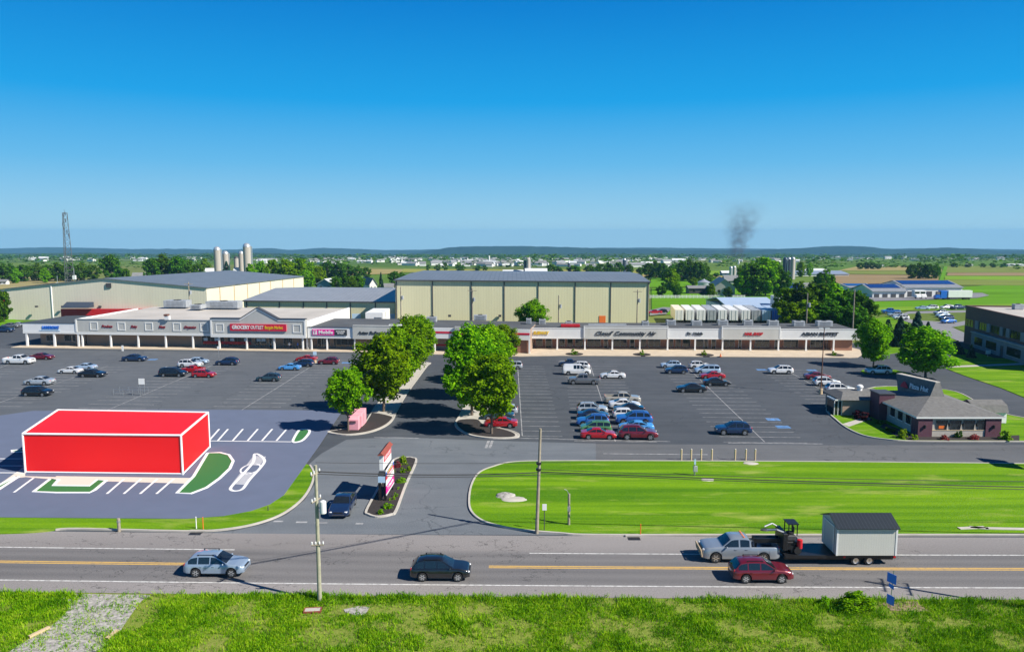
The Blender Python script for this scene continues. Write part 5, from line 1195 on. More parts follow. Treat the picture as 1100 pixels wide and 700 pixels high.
def trunk_mesh(name,seed,low=.22,r=.045,limbs=7,top=.8):
    g=random.Random(seed); b=MB(); p=Vector((0,0,-.02)); rr=r
    for i in range(6):
        q=Vector((p.x+g.uniform(-.02,.02),p.y+g.uniform(-.02,.02),(i+1)/6*top)); b.tube(p,q,rr,rr*.82,8,False); 
        if i>0:
            for _ in range(limbs//3):
                a=g.uniform(0,6.28); L=g.uniform(.3,.6)*(1-i*.09); e=q+Vector((L*math.cos(a),L*math.sin(a),g.uniform(.06,.2)))
                mid=q.lerp(e,.5)+Vector((0,0,-.02)); b.tube(q,mid,rr*.5,rr*.3,5,False); b.tube(mid,e,rr*.3,rr*.08,5,False)
        p=q; rr*=.82
    me=bpy.data.meshes.new(name); me.from_pydata(b.v,[],b.f); me.materials.append(M['bark']); me.polygons.foreach_set('use_smooth',[True]*len(me.polygons)); me.update(); return me
LM={}
for k in range(3): LM['hi',k]=(leaf_mesh('crown',M['leafA'],20+k,185,85,.056,low=.16),trunk_mesh('trunk',30+k))
LM['hi',3]=(leaf_mesh('crown',M['leafA'],27,150,85,.058,low=.36),LM['hi',0][1]); LM['hi',4]=(leaf_mesh('crown',M['leafA'],28,170,85,.056,low=.27),LM['hi',1][1])
for k in range(3): LM['mid',k]=(leaf_mesh('crown',M['leafB'],40+k,100,50,.09,low=.06),trunk_mesh('trunk',30+k))
for k in range(2): LM['light',k]=(leaf_mesh('crown',M['leafA'],50+k,100,50,.09,low=.06),trunk_mesh('trunk',33+k))
for k in range(2): LM['far',k]=(leaf_mesh('crown',M['leafB'],60+k,36,16,.2,low=.02),trunk_mesh('trunk',36,limbs=3))
LM['conifer',0]=(leaf_mesh('crown',M['leafC'],70,110,40,.075,'cone'),trunk_mesh('trunk',38,r=.05,limbs=3,top=.9))
LM['conifer',1]=(leaf_mesh('crown',M['leafC'],71,110,40,.075,'cone'),trunk_mesh('trunk',39,r=.05,limbs=3,top=.9))
def tree(kind,var,base,rad,h,label,group=None,seed=0,name='tree'):
    me,tm=LM[kind,var]; t=thing(name,label,'tree',base,seed*1.7,group,False); t.scale=(rad,rad,h)
    for nm,d in (('crown',me),('trunk',tm)):
        o=bpy.data.objects.new(nm,d); COL.objects.link(o); o.parent=t
    return t
def tpx(kind,var,x,y,wpx,ytop,label,group=None,D=None,seed=0,name='tree'):
    """x: crown middle, y: trunk foot, wpx: crown width, ytop: crown top, in photo pixels"""
    g0=G(x,y) if D is None else Vector((A(x,max(ytop,262),D).x,D,T(D))); k=g0.y/F
    h=A(x,ytop,g0.y).z-g0.z
    return tree(kind,var,g0,wpx*k/2,h,label,group,seed,name)
IS='maples along the entry drive'
tpx('hi',3,374,463.5,56,396,'small round maple in mulch beside the pink bins',IS,seed=1)
tpx('hi',1,412,442.5,74,356,'large maple on the left island, right behind the pink bins',IS,seed=2)
tpx('hi',2,428,421,60,350,'third maple of the left island, counted from the pink bins',IS,seed=3)
tpx('hi',0,441,406,58,340,'fourth maple of the left island, hiding the grey fascia',IS,seed=4)
tpx('hi',1,449,395,46,336,'farthest maple of the left island, tallest against the warehouse',IS,seed=5)
tpx('hi',4,528,466.5,74,378,'nearest maple of the right island, over the parked red sedan',IS,seed=6)
tpx('hi',0,507,446.5,78,350,'big maple of the right island, second from the front',IS,seed=7)
tpx('hi',1,518,428,72,346,'middle maple of the right island, above the dense crowns',IS,seed=8)
tpx('hi',2,527,411,56,348,'fourth maple of the right island, nearest the red lettering',IS,seed=9)
tpx('hi',0,531,402,42,352,'fifth maple of the right island, behind the thick crowns',IS,seed=10)
tpx('hi',1,541,381.5,38,347,'small maple standing at the walk before the discount store',IS,seed=11)
tpx('hi',2,572.5,352,42,321.5,'lone round tree against the pale yellow warehouse wall',None,D=204,seed=12)
tpx('hi',2,938,394,44,342,'maple beside the white car right of the shop row end',None,seed=13)
tpx('hi',0,994,406,68,352,'broad maple behind the restaurant hump roof',None,seed=14)
for i,(x,y,w_,yt,lb) in enumerate(((966,372,24,341,'tall dark spruce left of the pair beside the office car park'),(984,371,26,335,'tallest dark spruce beside the office car park'),(996,366,16,346,'slim young spruce right of the tall dark ones'),(953,368,20,343,'pale blue spruce tucked behind the maple by the shop row'))):
    tpx('conifer',i%2,x,y,w_,yt,lb,'spruces by the office car park',seed=i,name='spruce_tree')
for i,(x,y,w_,yt,lb) in enumerate(((1028,379,12,366,'small blue spruce leftmost of three on the office lawn'),(1033,381,9,372,'smallest blue spruce in the middle of three on the lawn'),(1043,384.5,11,370,'small blue spruce rightmost of three on the office lawn'))):
    tpx('conifer',i%2,x,y,w_,yt,lb,'blue spruces on the office lawn',seed=i+5,name='spruce_tree')
tpx('mid',1,974,372,26,347,'dark leafy tree in front of the tall spruces',None,seed=31); tpx('mid',0,1003,372,16,355,'low dark tree right of the slim young spruce',None,seed=32)
# clump behind the shop row
CL=[(846,346,38,309,230,'leftmost tree of the dense clump behind the trailers'),(862,350,44,303,226,'bright tall tree in the left part of the dense clump'),(880,352,44,301,230,'tallest middle tree of the dense clump behind the shops'),(899,352,42,304,224,'rounded tree right of the middle of the dense clump'),(915,352,40,308,218,'low wide tree at the right of the dense clump'),(929,354,32,316,214,'rightmost tree of the dense clump, next to the pole'),(868,352,44,322,212,'front left tree of the dense clump, behind the transformer pole'),(893,353,44,322,210,'front middle tree of the dense clump, between the two poles'),(917,356,40,326,206,'front right tree of the dense clump beside the light pole'),(850,350,36,325,212,'front tree of the clump beside the blue trailers')]
for i,(x,y,w_,yt,D,lb) in enumerate(CL): tpx('mid' if i%3 else 'light',i%2,x,y,w_,yt,lb,'dense tree clump behind the shops',D=D,seed=i)
tpx('mid',1,886,318,28,288.5,'dark round tree rising behind the dense clump',None,D=330,seed=3)
MT=[('light',0,720,312,25,288,'light green tree in the pasture right of the yellow warehouse'),('light',1,726,318,12,302,'small tree by the pasture fence, second from left'),('mid',0,710.5,318.5,13,306,'small round tree by the pasture fence, leftmost'),('mid',1,727.5,320,13,304.5,'bushy little tree right beside the second fence tree'),('light',0,764,320,13,304,'light small tree left of the grey farmhouse gable'),('mid',2,782,321,13,308,'dark little tree before the grey farmhouse gable'),('light',1,745,307,12,298,'pale bush left of the grain bin'),('light',0,763,303,12,295,'pale green tree behind the grain bin'),('mid',0,769,298,8,292.5,'single dark bush in the green field below the smoke'),
 ('mid',0,810,318,42,281,'large dark tree right of the grey farmhouse'),('light',1,822,318,38,276,'tall bright tree above the grey farmhouse'),('mid',1,836,318,30,285,'dark tree behind the long trailers at the clump edge'),('light',0,800,318,30,290,'low bright tree touching the farmhouse roof')]
for i,r in enumerate(MT): tpx(*r,seed=i)
def row(lst,kind,lab,group,D0):
    for i,(x,w_,yt,dd) in enumerate(lst): tpx(kind,i%2,x,0,w_,yt,lab,group,D=D0+dd,seed=i)
row([(697,18,281,0),(705,16,280,10),(712,15,281,-8),(722,12,283,8)],'mid','dark tree of the wood edge right of the yellow warehouse','wood edge right of the warehouse',560)
row([(733,18,279,0),(742,19,278.5,6),(751,18,279.5,-6),(757,14,282,4),(728,13,282,9)],'mid','dark tree of the grove left of the smoke column','grove left of the smoke',520)
row([(801,11,282,0),(808,12,280,5),(815,14,277,9),(826,14,278,12),(835,13,280,2),(795,8,284.5,0)],'light','tree of the grove between the twin silos and dark silos','grove beside the silos',560)
row([(861,12,281,0),(870,9,282,4)],'light','bright round tree beside the dark silo cluster','pair of trees beside the silos',600)
row([(980,14,282.5,0),(989,16,282,3),(998,16,282,-2),(1006,12,283,2)],'mid','dark tree of the isolated thicket in the right fields','isolated thicket in the fields',560)
row([(924,9,281.5,0),(931,9,281,9),(938,10,281.5,3),(944,8,283,6)],'mid','dark tree of the small wood in the far tan field','small wood in the far field',820)
row([(1026,12,282.5,0),(1040,12,282.5,9),(1056,9,282.8,0),(1067,10,282,0),(1079,9,282.3,4),(960,14,284,5),(972,11,284.4,0)],'far','dark tree of the hedge line at the far right','hedge line at the far right',900)
row([(118,26,271.5,0)],'mid','big round tree standing alone left of the silos',None,500)
row([(163,22,275,0),(176,30,272.5,8),(190,24,273.5,4),(203,18,279,0),(212,16,281.5,-6),(128,12,285,8),(135,10,287,0)],'mid','tree of the dark grove left of the silos','dark grove left of the silos',480)
row([(219,14,277.5,40)],'light','pale round tree far behind the white barn gable',None,600)
tpx('conifer',0,243,0,13,281,'dark spruce in front of the second silo',None,D=590,seed=2,name='spruce_tree')
row([(268,16,283,0),(280,20,280,6),(293,24,278.5,0),(307,28,278,-6),(322,28,277.5,0),(333,24,281,4),(342,20,286,-4),(329,22,290,-14),(314,20,288,-14)],'light','leafy tree of the belt right of the left silos','tree belt right of the silos',440)
row([(352,20,279,8),(364,20,280,0),(374,16,283,4),(384,14,285,0),(393,12,286,6)],'mid','tree of the far belt behind the white gabled house','far belt behind the white house',560)
row([(361,16,296,0),(371,16,293,2),(384,20,295,0),(377,15,297,-6)],'mid','dark bushy tree left of the white gabled house','bushy trees left of the white house',376)
tpx('conifer',1,409,0,8,292.5,'slim dark spruce right of the white gabled house',None,D=385,seed=1,name='spruce_tree')
row([(424,18,290,0),(432,14,292,8)],'mid','round tree at the corner of the yellow warehouse','trees at the warehouse corner',440)
row([(460,6,284,0),(470,10,283,5),(478,9,282,0),(493,11,283.5,0),(497,8,285,3),(513,11,284.5,0),(521,9,285,4)],'far','small dark tree in the fields above the yellow warehouse','small trees above the warehouse',760)
row([(592,14,283,0),(600,12,286,0),(617,18,284.5,-5),(633,14,284,5),(645,14,282,8),(654,12,281,10),(665,12,280.5,0),(676,12,283,5),(688,10,286,0),(640,9,287,-8),(659,10,286.5,-6)],'mid','tree of the hedgerow above the right half of the warehouse roof','hedgerow above the warehouse roof',640)
row([(2,22,282,0),(12,20,283,6),(24,22,283,-6),(38,20,282.5,2),(50,22,283,6),(62,20,281.5,0),(74,22,281,4),(86,20,282,-4),(98,18,283,0),(-12,24,282,0)],'mid','dark tree of the long wood behind the lattice tower','long wood behind the tower',520)
row([(16,14,288,0),(48,13,287.5,3)],'light','light green tree in front of the long wood','light trees before the long wood',490)
tpx('mid',0,2,0,18,310,'leafy tree cut by the left edge beside the red shed',None,D=236,seed=5)
# far woods as one mass: too many, too small to count
rg=np.random.default_rng(5); base=LM['far',0][0]; nv=len(base.vertices); bc=np.empty(nv*3); base.vertices.foreach_get('co',bc); bc=bc.reshape(-1,3)
pick=np.arange(nv//4); vs=[]
for i in range(900):
    Y=rg.uniform(900,4600)*(.75+.25*rg.random()); X=rg.uniform(-.75,.75)*Y
    if rg.random()<.55: X+=60*math.sin(Y*.02); Y=round(Y/170)*170+rg.uniform(-9,9)
    if Y<760: continue
    s_=rg.uniform(7,13)*(1+Y/5200); pk=rg.choice(pick,46,replace=False); ii=(pk[:,None]*4+np.arange(4)).ravel()
    vs.append(bc[ii]*np.array([s_*rg.uniform(.8,1.8),s_,s_*.95])*np.array([1,1,1])+np.array([X,Y,T(Y)]))
V=np.concatenate(vs).astype(np.float32); N=len(V)//4
me=bpy.data.meshes.new('far_woods'); me.vertices.add(4*N); me.vertices.foreach_set('co',V.ravel()); me.loops.add(4*N); me.loops.foreach_set('vertex_index',np.arange(4*N,dtype=np.int32)); me.polygons.add(N); me.polygons.foreach_set('loop_start',np.arange(0,4*N,4,dtype=np.int32)); me.materials.append(M['leafB']); me.update()
o=bpy.data.objects.new('far_woods',me); COL.objects.link(o); tag(o,'hazy woods and hedges spread over the far valley','woods',kind='stuff')
# shrubs
SM={k:leaf_mesh('foliage',M[m_],80+i,26,40,.13,'dome') for i,(k,m_) in enumerate((('g','leafA'),('d','leafB'),('r','leafD'),('p','leafE'),('l','leafF')))}
stm=trunk_mesh('stem',41,r=.04,limbs=6,top=.5)
def shrub(kind,x,y,wpx,hpx,label,group=None,seed=0,z=.1):
    g0=P(x,y,z); k=g0.y/F; t=thing('shrub',label,'shrub',g0,seed*2.1,group,False); t.scale=(wpx*k/2,wpx*k/2,hpx*k)
    for nm,d in (('foliage',SM[kind]),('stem',stm)): o=bpy.data.objects.new(nm,d); COL.objects.link(o); o.parent=t
SH=[('l',432.5,498,13,11,'round bright green bush, biggest in the sign island'),('r',427,501,9,6,'pink flowering bush beside the big round bush'),('g',433,507,8,6,'green bush below the pink one in the sign island'),('l',439,505,7,6,'yellow green bush at the right kerb of the sign island'),('l',423,507,5,4,'little yellow green bush left of the pink one'),('l',432.5,518,9,7,'yellow green bush midway along the sign island'),('g',428,518,6,5,'dark green bush touching the midway bush'),('l',428,525,4,3,'tiny yellow plant in the sign island mulch'),('g',425.5,533,6,5,'green bush beside the sign foot'),('l',423,536,5,4,'small lime bush by the sign foot, right one'),('l',419,537,4,3,'small lime bush by the sign foot, left one'),('g',417,545,13,6,'wide low green bush near the island tip'),('g',409,551,8,6,'green bush at the front tip of the sign island'),
 ('d',1030,470,8.5,11,'tall dark green bush before the restaurant windows'),('r',1015,472,11,6,'left red bush under the restaurant windows'),('r',1046,471.5,13,6,'right red bush under the restaurant windows'),('l',970,470,14,11,'light ornamental grass clump left of the plum corner'),('l',982,472,10,7,'lower light grass clump at the plum corner'),('l',1080,472,15,12,'light grass clump at the right end of the restaurant'),('p',921,449,14,10,'plum leaved bush left at the restaurant entry'),('p',930,451,14,10,'plum leaved bush right at the restaurant entry'),('d',955,463,14,6,'dark low hedge along the restaurant side wall'),('d',947,455,12,6,'dark low hedge near the chimney block'),
 ('g',617,380.5,9,6,'bushy planting in the walk, leftmost of four'),('g',689.5,381,6,6,'narrow planting in the walk, second of four'),('g',756,381.5,7,6,'round planting in the walk left of the orange cone'),('g',896,381.5,6,5,'clipped bush in the walk near the shop row end')]
for i,r in enumerate(SH): shrub(*r,seed=i,z=.14 if i>22 else .11)
for x,y in ((617,380.8),(689.5,381.3),(757,381.8),(896.5,381.8)):
    c_=P(x,y,.0); b=MB(); b.lathe([(2.0,.0),(2.0,.20),(1.9,.20)],14,(c_.x,c_.y,0)); struct(b.build('planting_bed',M['mulch']))
b=MB(); rb=[P(x,y,0) for x,y in ((976,473.3),(1095,473.7),(1095,468),(1076,469),(985,469.5),(950,455),(945,459),(962,468.5))]; b.prism([(p.x,p.y) for p in rb],.05,.125); struct(b.build('planting_bed',M['mulch']))
flat('sidewalk',[(905,455),(930,447.5),(936,449.5),(912,458)],.107,M['concrete'])
# big roadside bush and the weedy verge
me=leaf_mesh('foliage',M['leafA'],95,60,70,.075,'dome')
for i,(x,y,w_,h_,lb) in enumerate(((918,655,48,25,'big wild green bush at the road edge beside the blue signs'),(886,651,24,13,'low wild bush left of the big roadside bush'))):
    g0=P(x,y,0); k=g0.y/F; t=thing('shrub',lb,'shrub',g0,i,'wild bushes at the verge',False); t.scale=(w_*k/2,w_*k/2*.6,h_*k)
    for nm,d in (('foliage',me),('stem',stm)): o=bpy.data.objects.new(nm,d); COL.objects.link(o); o.parent=t
# weeds: one mass of blades on the near verge
rg=np.random.default_rng(3)
def vnoise(x,y,f,seed):
    r=np.random.default_rng(seed); out=np.zeros_like(x)
    for o_ in range(4):
        fr=f*2**o_; G_=r.random((64,64)); xi=x*fr; yi=y*fr; x0=np.floor(xi).astype(int); y0=np.floor(yi).astype(int); tx=xi-x0; ty=yi-y0; tx=tx*tx*(3-2*tx); ty=ty*ty*(3-2*ty)
        a=G_[x0%64,y0%64]; b_=G_[(x0+1)%64,y0%64]; c_=G_[x0%64,(y0+1)%64]; d_=G_[(x0+1)%64,(y0+1)%64]
        out+=(a*(1-tx)*(1-ty)+b_*tx*(1-ty)+c_*(1-tx)*ty+d_*tx*ty)/2**o_
    return out/1.875
m,n,bs=newmat('weed_blades'); n.nodes.remove(bs)
geo=n.nodes.new('ShaderNodeNewGeometry'); k=mathn(n,'ADD',mathn(n,'ADD',mathn(n,'MULTIPLY',noise_node(n,0.75,6,rough=.65),.62),mathn(n,'MULTIPLY',noise_node(n,0.13,4),.34)),mathn(n,'MULTIPLY',mathn(n,'SUBTRACT',geo.outputs['Random Per Island'],.5),.26))
c=ramp(n,k,[(0.26,(0.03,0.12,0.003)),(0.40,(0.10,0.28,0.004)),(0.51,(0.22,0.44,0.007)),(0.63,(0.36,0.52,0.02)),(0.74,(0.50,0.50,0.12)),(0.9,(0.58,0.50,0.28))])
d=n.nodes.new('ShaderNodeBsdfDiffuse'); tl=n.nodes.new('ShaderNodeBsdfTranslucent'); mx=n.nodes.new('ShaderNodeMixShader'); mx.inputs[0].default_value=.3
n.links.new(c,d.inputs[0]); n.links.new(c,tl.inputs[0]); n.links.new(d.outputs[0],mx.inputs[1]); n.links.new(tl.outputs[0],mx.inputs[2]); n.links.new(mx.outputs[0],n.nodes['Material Output'].inputs[0])
NW=170000; X=rg.uniform(-48,48,NW); Y=rg.uniform(43.5,56.3,NW)
edge=55.25-0.0169*X+.5*(vnoise(X+100,Y*0+50,.7,8)-.5)+.25*rg.normal(size=NW)*.5
g1=P(80,640,0)   # gravel drive mouth
gl=np.interp(Y,[47,52,55.6],[P(8,700,0).x-1,P(62,668,0).x,P(78,641,0).x]); gr=np.interp(Y,[47,52,55.6],[P(118,700,0).x,P(134,668,0).x,P(152,641,0).x+1.5])
ins=(X>gl+rg.normal(size=NW)*.8)&(X<gr+rg.normal(size=NW)*.8)
slb=(np.abs(X-P(388,655,0).x)<1.5)&(np.abs(Y-P(388,655,0).y)<.8); drt=(np.abs(X-P(970,651,0).x)<1.6)&(np.abs(Y-P(970,651,0).y)<.8); chip=(np.abs(X-P(336,656,0).x)<.7)&(np.abs(Y-P(336,656,0).y)<.35)
dens=vnoise(X+60,Y,.45,2)
keep=(Y<edge)&(~ins|(rg.random(NW)<.09))&(rg.random(NW)<np.clip((dens-.30)*3.2,.10,1))&(~slb|(rg.random(NW)<.08))&(~drt|(rg.random(NW)<.2))&(~chip)
X=X[keep];Y=Y[keep];N=len(X); hh=(.08+.40*vnoise(X+60,Y,.6,4)**2+.12*(edge[keep]-Y<.7))*rg.uniform(.6,1.4,N)
nb=4; X=np.repeat(X,nb)+rg.normal(size=N*nb)*.09; Y=np.repeat(Y,nb)+rg.normal(size=N*nb)*.09; hh=np.repeat(hh,nb)*rg.uniform(.5,1.15,N*nb); N*=nb
a=rg.uniform(0,2*math.pi,N); lean=rg.normal(size=(N,2))*.35*hh[:,None]; wd_=rg.uniform(.008,.028,N)
cx,cy=np.cos(a)*wd_,np.sin(a)*wd_; z0=np.zeros(N)
v=np.stack([np.stack([X-cx,Y-cy,z0],1),np.stack([X+cx,Y+cy,z0],1),np.stack([X+lean[:,0]+cx*.7,Y+lean[:,1]+cy*.7,hh],1),np.stack([X+lean[:,0]-cx*.7,Y+lean[:,1]-cy*.7,hh*.96],1)],1).reshape(-1,3).astype(np.float32)
me=bpy.data.meshes.new('weeds'); me.vertices.add(4*N); me.vertices.foreach_set('co',v.ravel()); me.loops.add(4*N); me.loops.foreach_set('vertex_index',np.arange(4*N,dtype=np.int32)); me.polygons.add(N); me.polygons.foreach_set('loop_start',np.arange(0,4*N,4,dtype=np.int32)); me.materials.append(m); me.update()
o=bpy.data.objects.new('weeds',me); COL.objects.link(o); tag(o,'tall unmown weeds and grass on the near roadside','grass',kind='stuff')
M['verge']=grassmat('verge_soil_and_turf',(0.10,0.20,0.010),(0.17,0.29,0.015),(0.30,0.29,0.09),0.4,2.5)
b=MB(); b.face([(-120,30,-.02),(120,30,-.02)]+[(x,yc(x)-5.05,-.02) for x in range(120,-121,-10)]); struct(b.build('verge',M['verge'],fix=False))
M['gravel']=mat('gravel',(0.33,0.315,0.29),.95,noise=.6,scale=3.5,bump=.8,detail=10)
gp=[(62,638),(82,637.5),(120,638),(160,639),(152,645),(138,664),(122,690),(112,720),(-10,720),(5,703),(36,683),(60,668),(74,650)]
b=MB(); b.face(smooth_line([P(x,y,.0)+Vector((0,0,.012)) for x,y in gp],True)); o=b.build('gravel_drive',M['gravel'],fix=False)
if o.data.polygons[0].normal.z<0: o.data.flip_normals()
struct(o)
flat('concrete_patch',[(369,654),(385,650.5),(397,651.5),(394,657),(387,666),(381,660),(371,657)],.02,M['gravel'])
flat('bare_soil',[(947,647),(985,645),(989,650),(1000,657),(975,656),(957,655)],.015,mat('bare_soil',(.26,.19,.12),.95,noise=.3,scale=4))
# ---------------------------------------------------------------- vehicles
KN={
'sedan':dict(L=4.75,W=1.83,H=1.45,wr=.33,fo=.93,ro=1.03,
  belt=[(0,.78),(.03,.92),(.15,.97),(.70,.95),(.85,.87),(.96,.74),(1,.58)],
  roof=[(0,.80),(.02,.95),(.17,1.03),(.34,1.40),(.44,1.45),(.54,1.44),(.72,1.0),(.86,.91),(.97,.77),(1,.60)],
  side=[(.215,.43),(.445,.585),(.60,.70)],ws=(.565,.715),rw=(.185,.325),rails=False),
'suv':dict(L=4.7,W=1.88,H=1.70,wr=.37,fo=.93,ro=.98,
  belt=[(0,.86),(.03,1.03),(.70,1.05),(.85,1.0),(.96,.88),(1,.68)],
  roof=[(0,.88),(.018,1.06),(.125,1.58),(.24,1.675),(.42,1.69),(.53,1.655),(.725,1.09),(.86,1.04),(.97,.91),(1,.70)],
  side=[(.085,.235),(.255,.44),(.46,.70)],ws=(.55,.715),rw=(.028,.112),rails=True),
'hatch':dict(L=4.25,W=1.78,H=1.50,wr=.32,fo=.86,ro=.80,
  belt=[(0,.80),(.03,.95),(.70,.94),(.86,.86),(.96,.76),(1,.58)],
  roof=[(0,.82),(.02,.97),(.14,1.40),(.26,1.48),(.50,1.49),(.57,1.45),(.755,.98),(.88,.90),(.97,.79),(1,.60)],
  side=[(.10,.27),(.29,.46),(.48,.72)],ws=(.585,.745),rw=(.028,.13),rails=False),
'minivan':dict(L=5.05,W=1.96,H=1.75,wr=.35,fo=.98,ro=1.05,
  belt=[(0,.88),(.03,1.02),(.72,1.03),(.87,.95),(.96,.84),(1,.66)],
  roof=[(0,.90),(.012,1.05),(.06,1.64),(.15,1.73),(.5,1.75),(.60,1.69),(.80,1.10),(.89,1.0),(.97,.87),(1,.68)],
  side=[(.05,.245),(.265,.455),(.475,.76)],ws=(.615,.79),rw=(.018,.055),rails=True),
'van':dict(L=5.6,W=2.02,H=2.10,wr=.37,fo=.85,ro=1.15,
  belt=[(0,1.05),(.02,1.22),(.74,1.22),(.86,1.12),(.96,1.0),(1,.75)],
  roof=[(0,1.07),(.008,1.25),(.03,1.98),(.10,2.08),(.6,2.10),(.67,2.02),(.82,1.28),(.89,1.17),(.97,1.04),(1,.77)],
  side=[(.39,.49),(.505,.605),(.625,.79)],ws=(.68,.81),rw=(.011,.028),rails=False),
'pickup':dict(L=5.9,W=2.03,H=1.92,wr=.41,fo=1.0,ro=1.25,
  belt=[(0,1.18),(.02,1.24),(.375,1.24),(.72,1.22),(.86,1.20),(.96,1.12),(1,.85)],
  roof=[(0,1.20),(.012,1.27),(.372,1.27),(.376,1.70),(.40,1.86),(.46,1.90),(.58,1.89),(.63,1.84),(.745,1.28),(.87,1.24),(.97,1.15),(1,.88)],
  side=[(.395,.515),(.535,.72)],ws=(.64,.735),rw=(.3765,.395),rails=False,bed=(.018,.37)),
}
def car_proto(kind,label):
    k=KN[kind]; L,W,H,wr=k['L'],k['W'],k['H'],k['wr']; hw=W/2
    xr=-L/2+k['ro']; xf=L/2-k['fo']; Ra=wr+.075
    bf=lambda f: np.interp(f,[p[0] for p in k['belt']],[p[1] for p in k['belt']])
    rf0=lambda f: np.interp(f,[p[0] for p in k['roof']],[p[1] for p in k['roof']])
    def rf(f):
        if k.get('bed') and f<.40: return float(rf0(f))
        return float(np.mean([rf0(min(1,max(0,f+d))) for d in (-.014,-.007,0,.007,.014)]))
    base=.27 if kind in('sedan','hatch') else .33
    def zb(x):
        z=base+(.04 if (x<-L/2+.25 or x>L/2-.25) else 0)
        for c in (xr,xf):
            d=abs(x-c)
            if d<Ra: z=max(z,wr+math.sqrt(Ra*Ra-d*d))
        return z
    def ring(x):
        f=(x+L/2)/L; d=min(x+L/2,L/2-x); e=1-.13*(1-min(1,d/.42))**2
        w_=hw*e; b_=float(bf(f)); r_=max(rf(f),b_+.012); z0=zb(x)
        cab=max(0.0,min(1.0,(r_-b_-.06)/(H-b_-.08))) if H-b_>.1 else 0
        wt=w_*(.90-.16*cab); p3=min(max(.58*b_,z0+.05),b_-.09); 
        p=[(0,z0),(w_*.90,z0),(w_*.985,z0+.03),(w_,p3),(w_*.985,b_-.055),(w_*.945,b_),(wt,r_-.045*cab-.004),(wt*.86,r_),(0,r_+.025*cab+.006)]
        bd=k.get('bed')
        if bd and bd[0]<f<bd[1]: p=p[:6]+[(w_*.90,r_),(w_*.86,b_-.50),(0,b_-.50)]
        return p
    xs=list(np.linspace(-L/2,L/2,34))
    for c in (xr,xf): xs+= [c+Ra*math.cos(a) for a in np.linspace(0,math.pi,11)]+[c-Ra-.01,c+Ra+.01]
    xs+=[-L/2+.04,-L/2+.1,L/2-.04,L/2-.1,L/2-.18]
    for f,_ in k['roof']: xs.append(-L/2+f*L)
    if k.get('bed'): xs+=[-L/2+L*q+e for q in k['bed'] for e in(-.006,.006)]
    xs=sorted(set(round(float(x),4) for x in xs)); xs=[x for i,x in enumerate(xs) if i==0 or x-xs[i-1]>.003]
    t=thing('car',label,'car',(0,0,0),0,'cars',False)
    b=MB(); rows=[]
    for x in xs:
        r_=ring(x); row=[b.pt((x,-y,z)) for y,z in r_[::-1]]+[b.pt((x,y,z)) for y,z in r_[1:-1]]; rows.append(row)
    n=len(rows[0])
    # order: roof centre (left), ..., floor centre, ..., right side
    for A_,B_ in zip(rows[:-1],rows[1:]):
        for i in range(n):
            j=(i+1)%n; b.f.append([A_[i],A_[j],B_[j],B_[i]]); b.m.append(0)
    b.f.append(rows[0][::-1]); b.m.append(0); b.f.append(rows[-1]); b.m.append(0)
    b.build('body',M['paint'],t,smooth=38)
    def lerp(a,c,u): return (a[0]+(c[0]-a[0])*u,a[1]+(c[1]-a[1])*u)
    def side_glass(f0,f1,name='side_window'):
        for s in (-1,1):
            b=MB(); up=[];lo=[]
            for f in np.linspace(f0,f1,9):
                x=-L/2+f*L; r_=ring(x); hgt=r_[6][1]-r_[5][1]
                if hgt<.10: continue
                q0=lerp(r_[5],r_[6],min(.3,.05/hgt)); q1=lerp(r_[5],r_[6],1-min(.4,.055/hgt))
                lo.append(b.pt((x,s*(q0[0]+.008),q0[1]))); up.append(b.pt((x,s*(q1[0]+.008),q1[1])))
            for i in range(len(up)-1): b.f.append([lo[i],lo[i+1],up[i+1],up[i]] if s<0 else [lo[i+1],lo[i],up[i],up[i+1]]); b.m.append(0)
            if len(up)>1: b.build(name,M['carglass'],t,smooth=True,fix=False)
    for f0,f1 in k['side']: side_glass(f0,f1)
    def screen(f0,f1,name,sg):
        b=MB(); rows=[]
        for f in np.linspace(f0,f1,6):
            x=-L/2+f*L; r_=ring(x); ye=r_[6][0]*.93; row=[]
            for v in np.linspace(-1,1,7):
                y=ye*v; a=abs(y); z=np.interp(a,[0,r_[7][0],r_[6][0]],[r_[8][1],r_[7][1],r_[6][1]])
                row.append(b.pt((x+sg*.012,y,z+.010)))
            rows.append(row)
        for A_,B_ in zip(rows[:-1],rows[1:]):
            for i in range(6): b.f.append([A_[i],B_[i],B_[i+1],A_[i+1]]); b.m.append(0)
        b.build(name,M['carglass'],t,smooth=True)
    screen(*k['ws'],'windshield',1); screen(*k['rw'],'rear_window',-1)
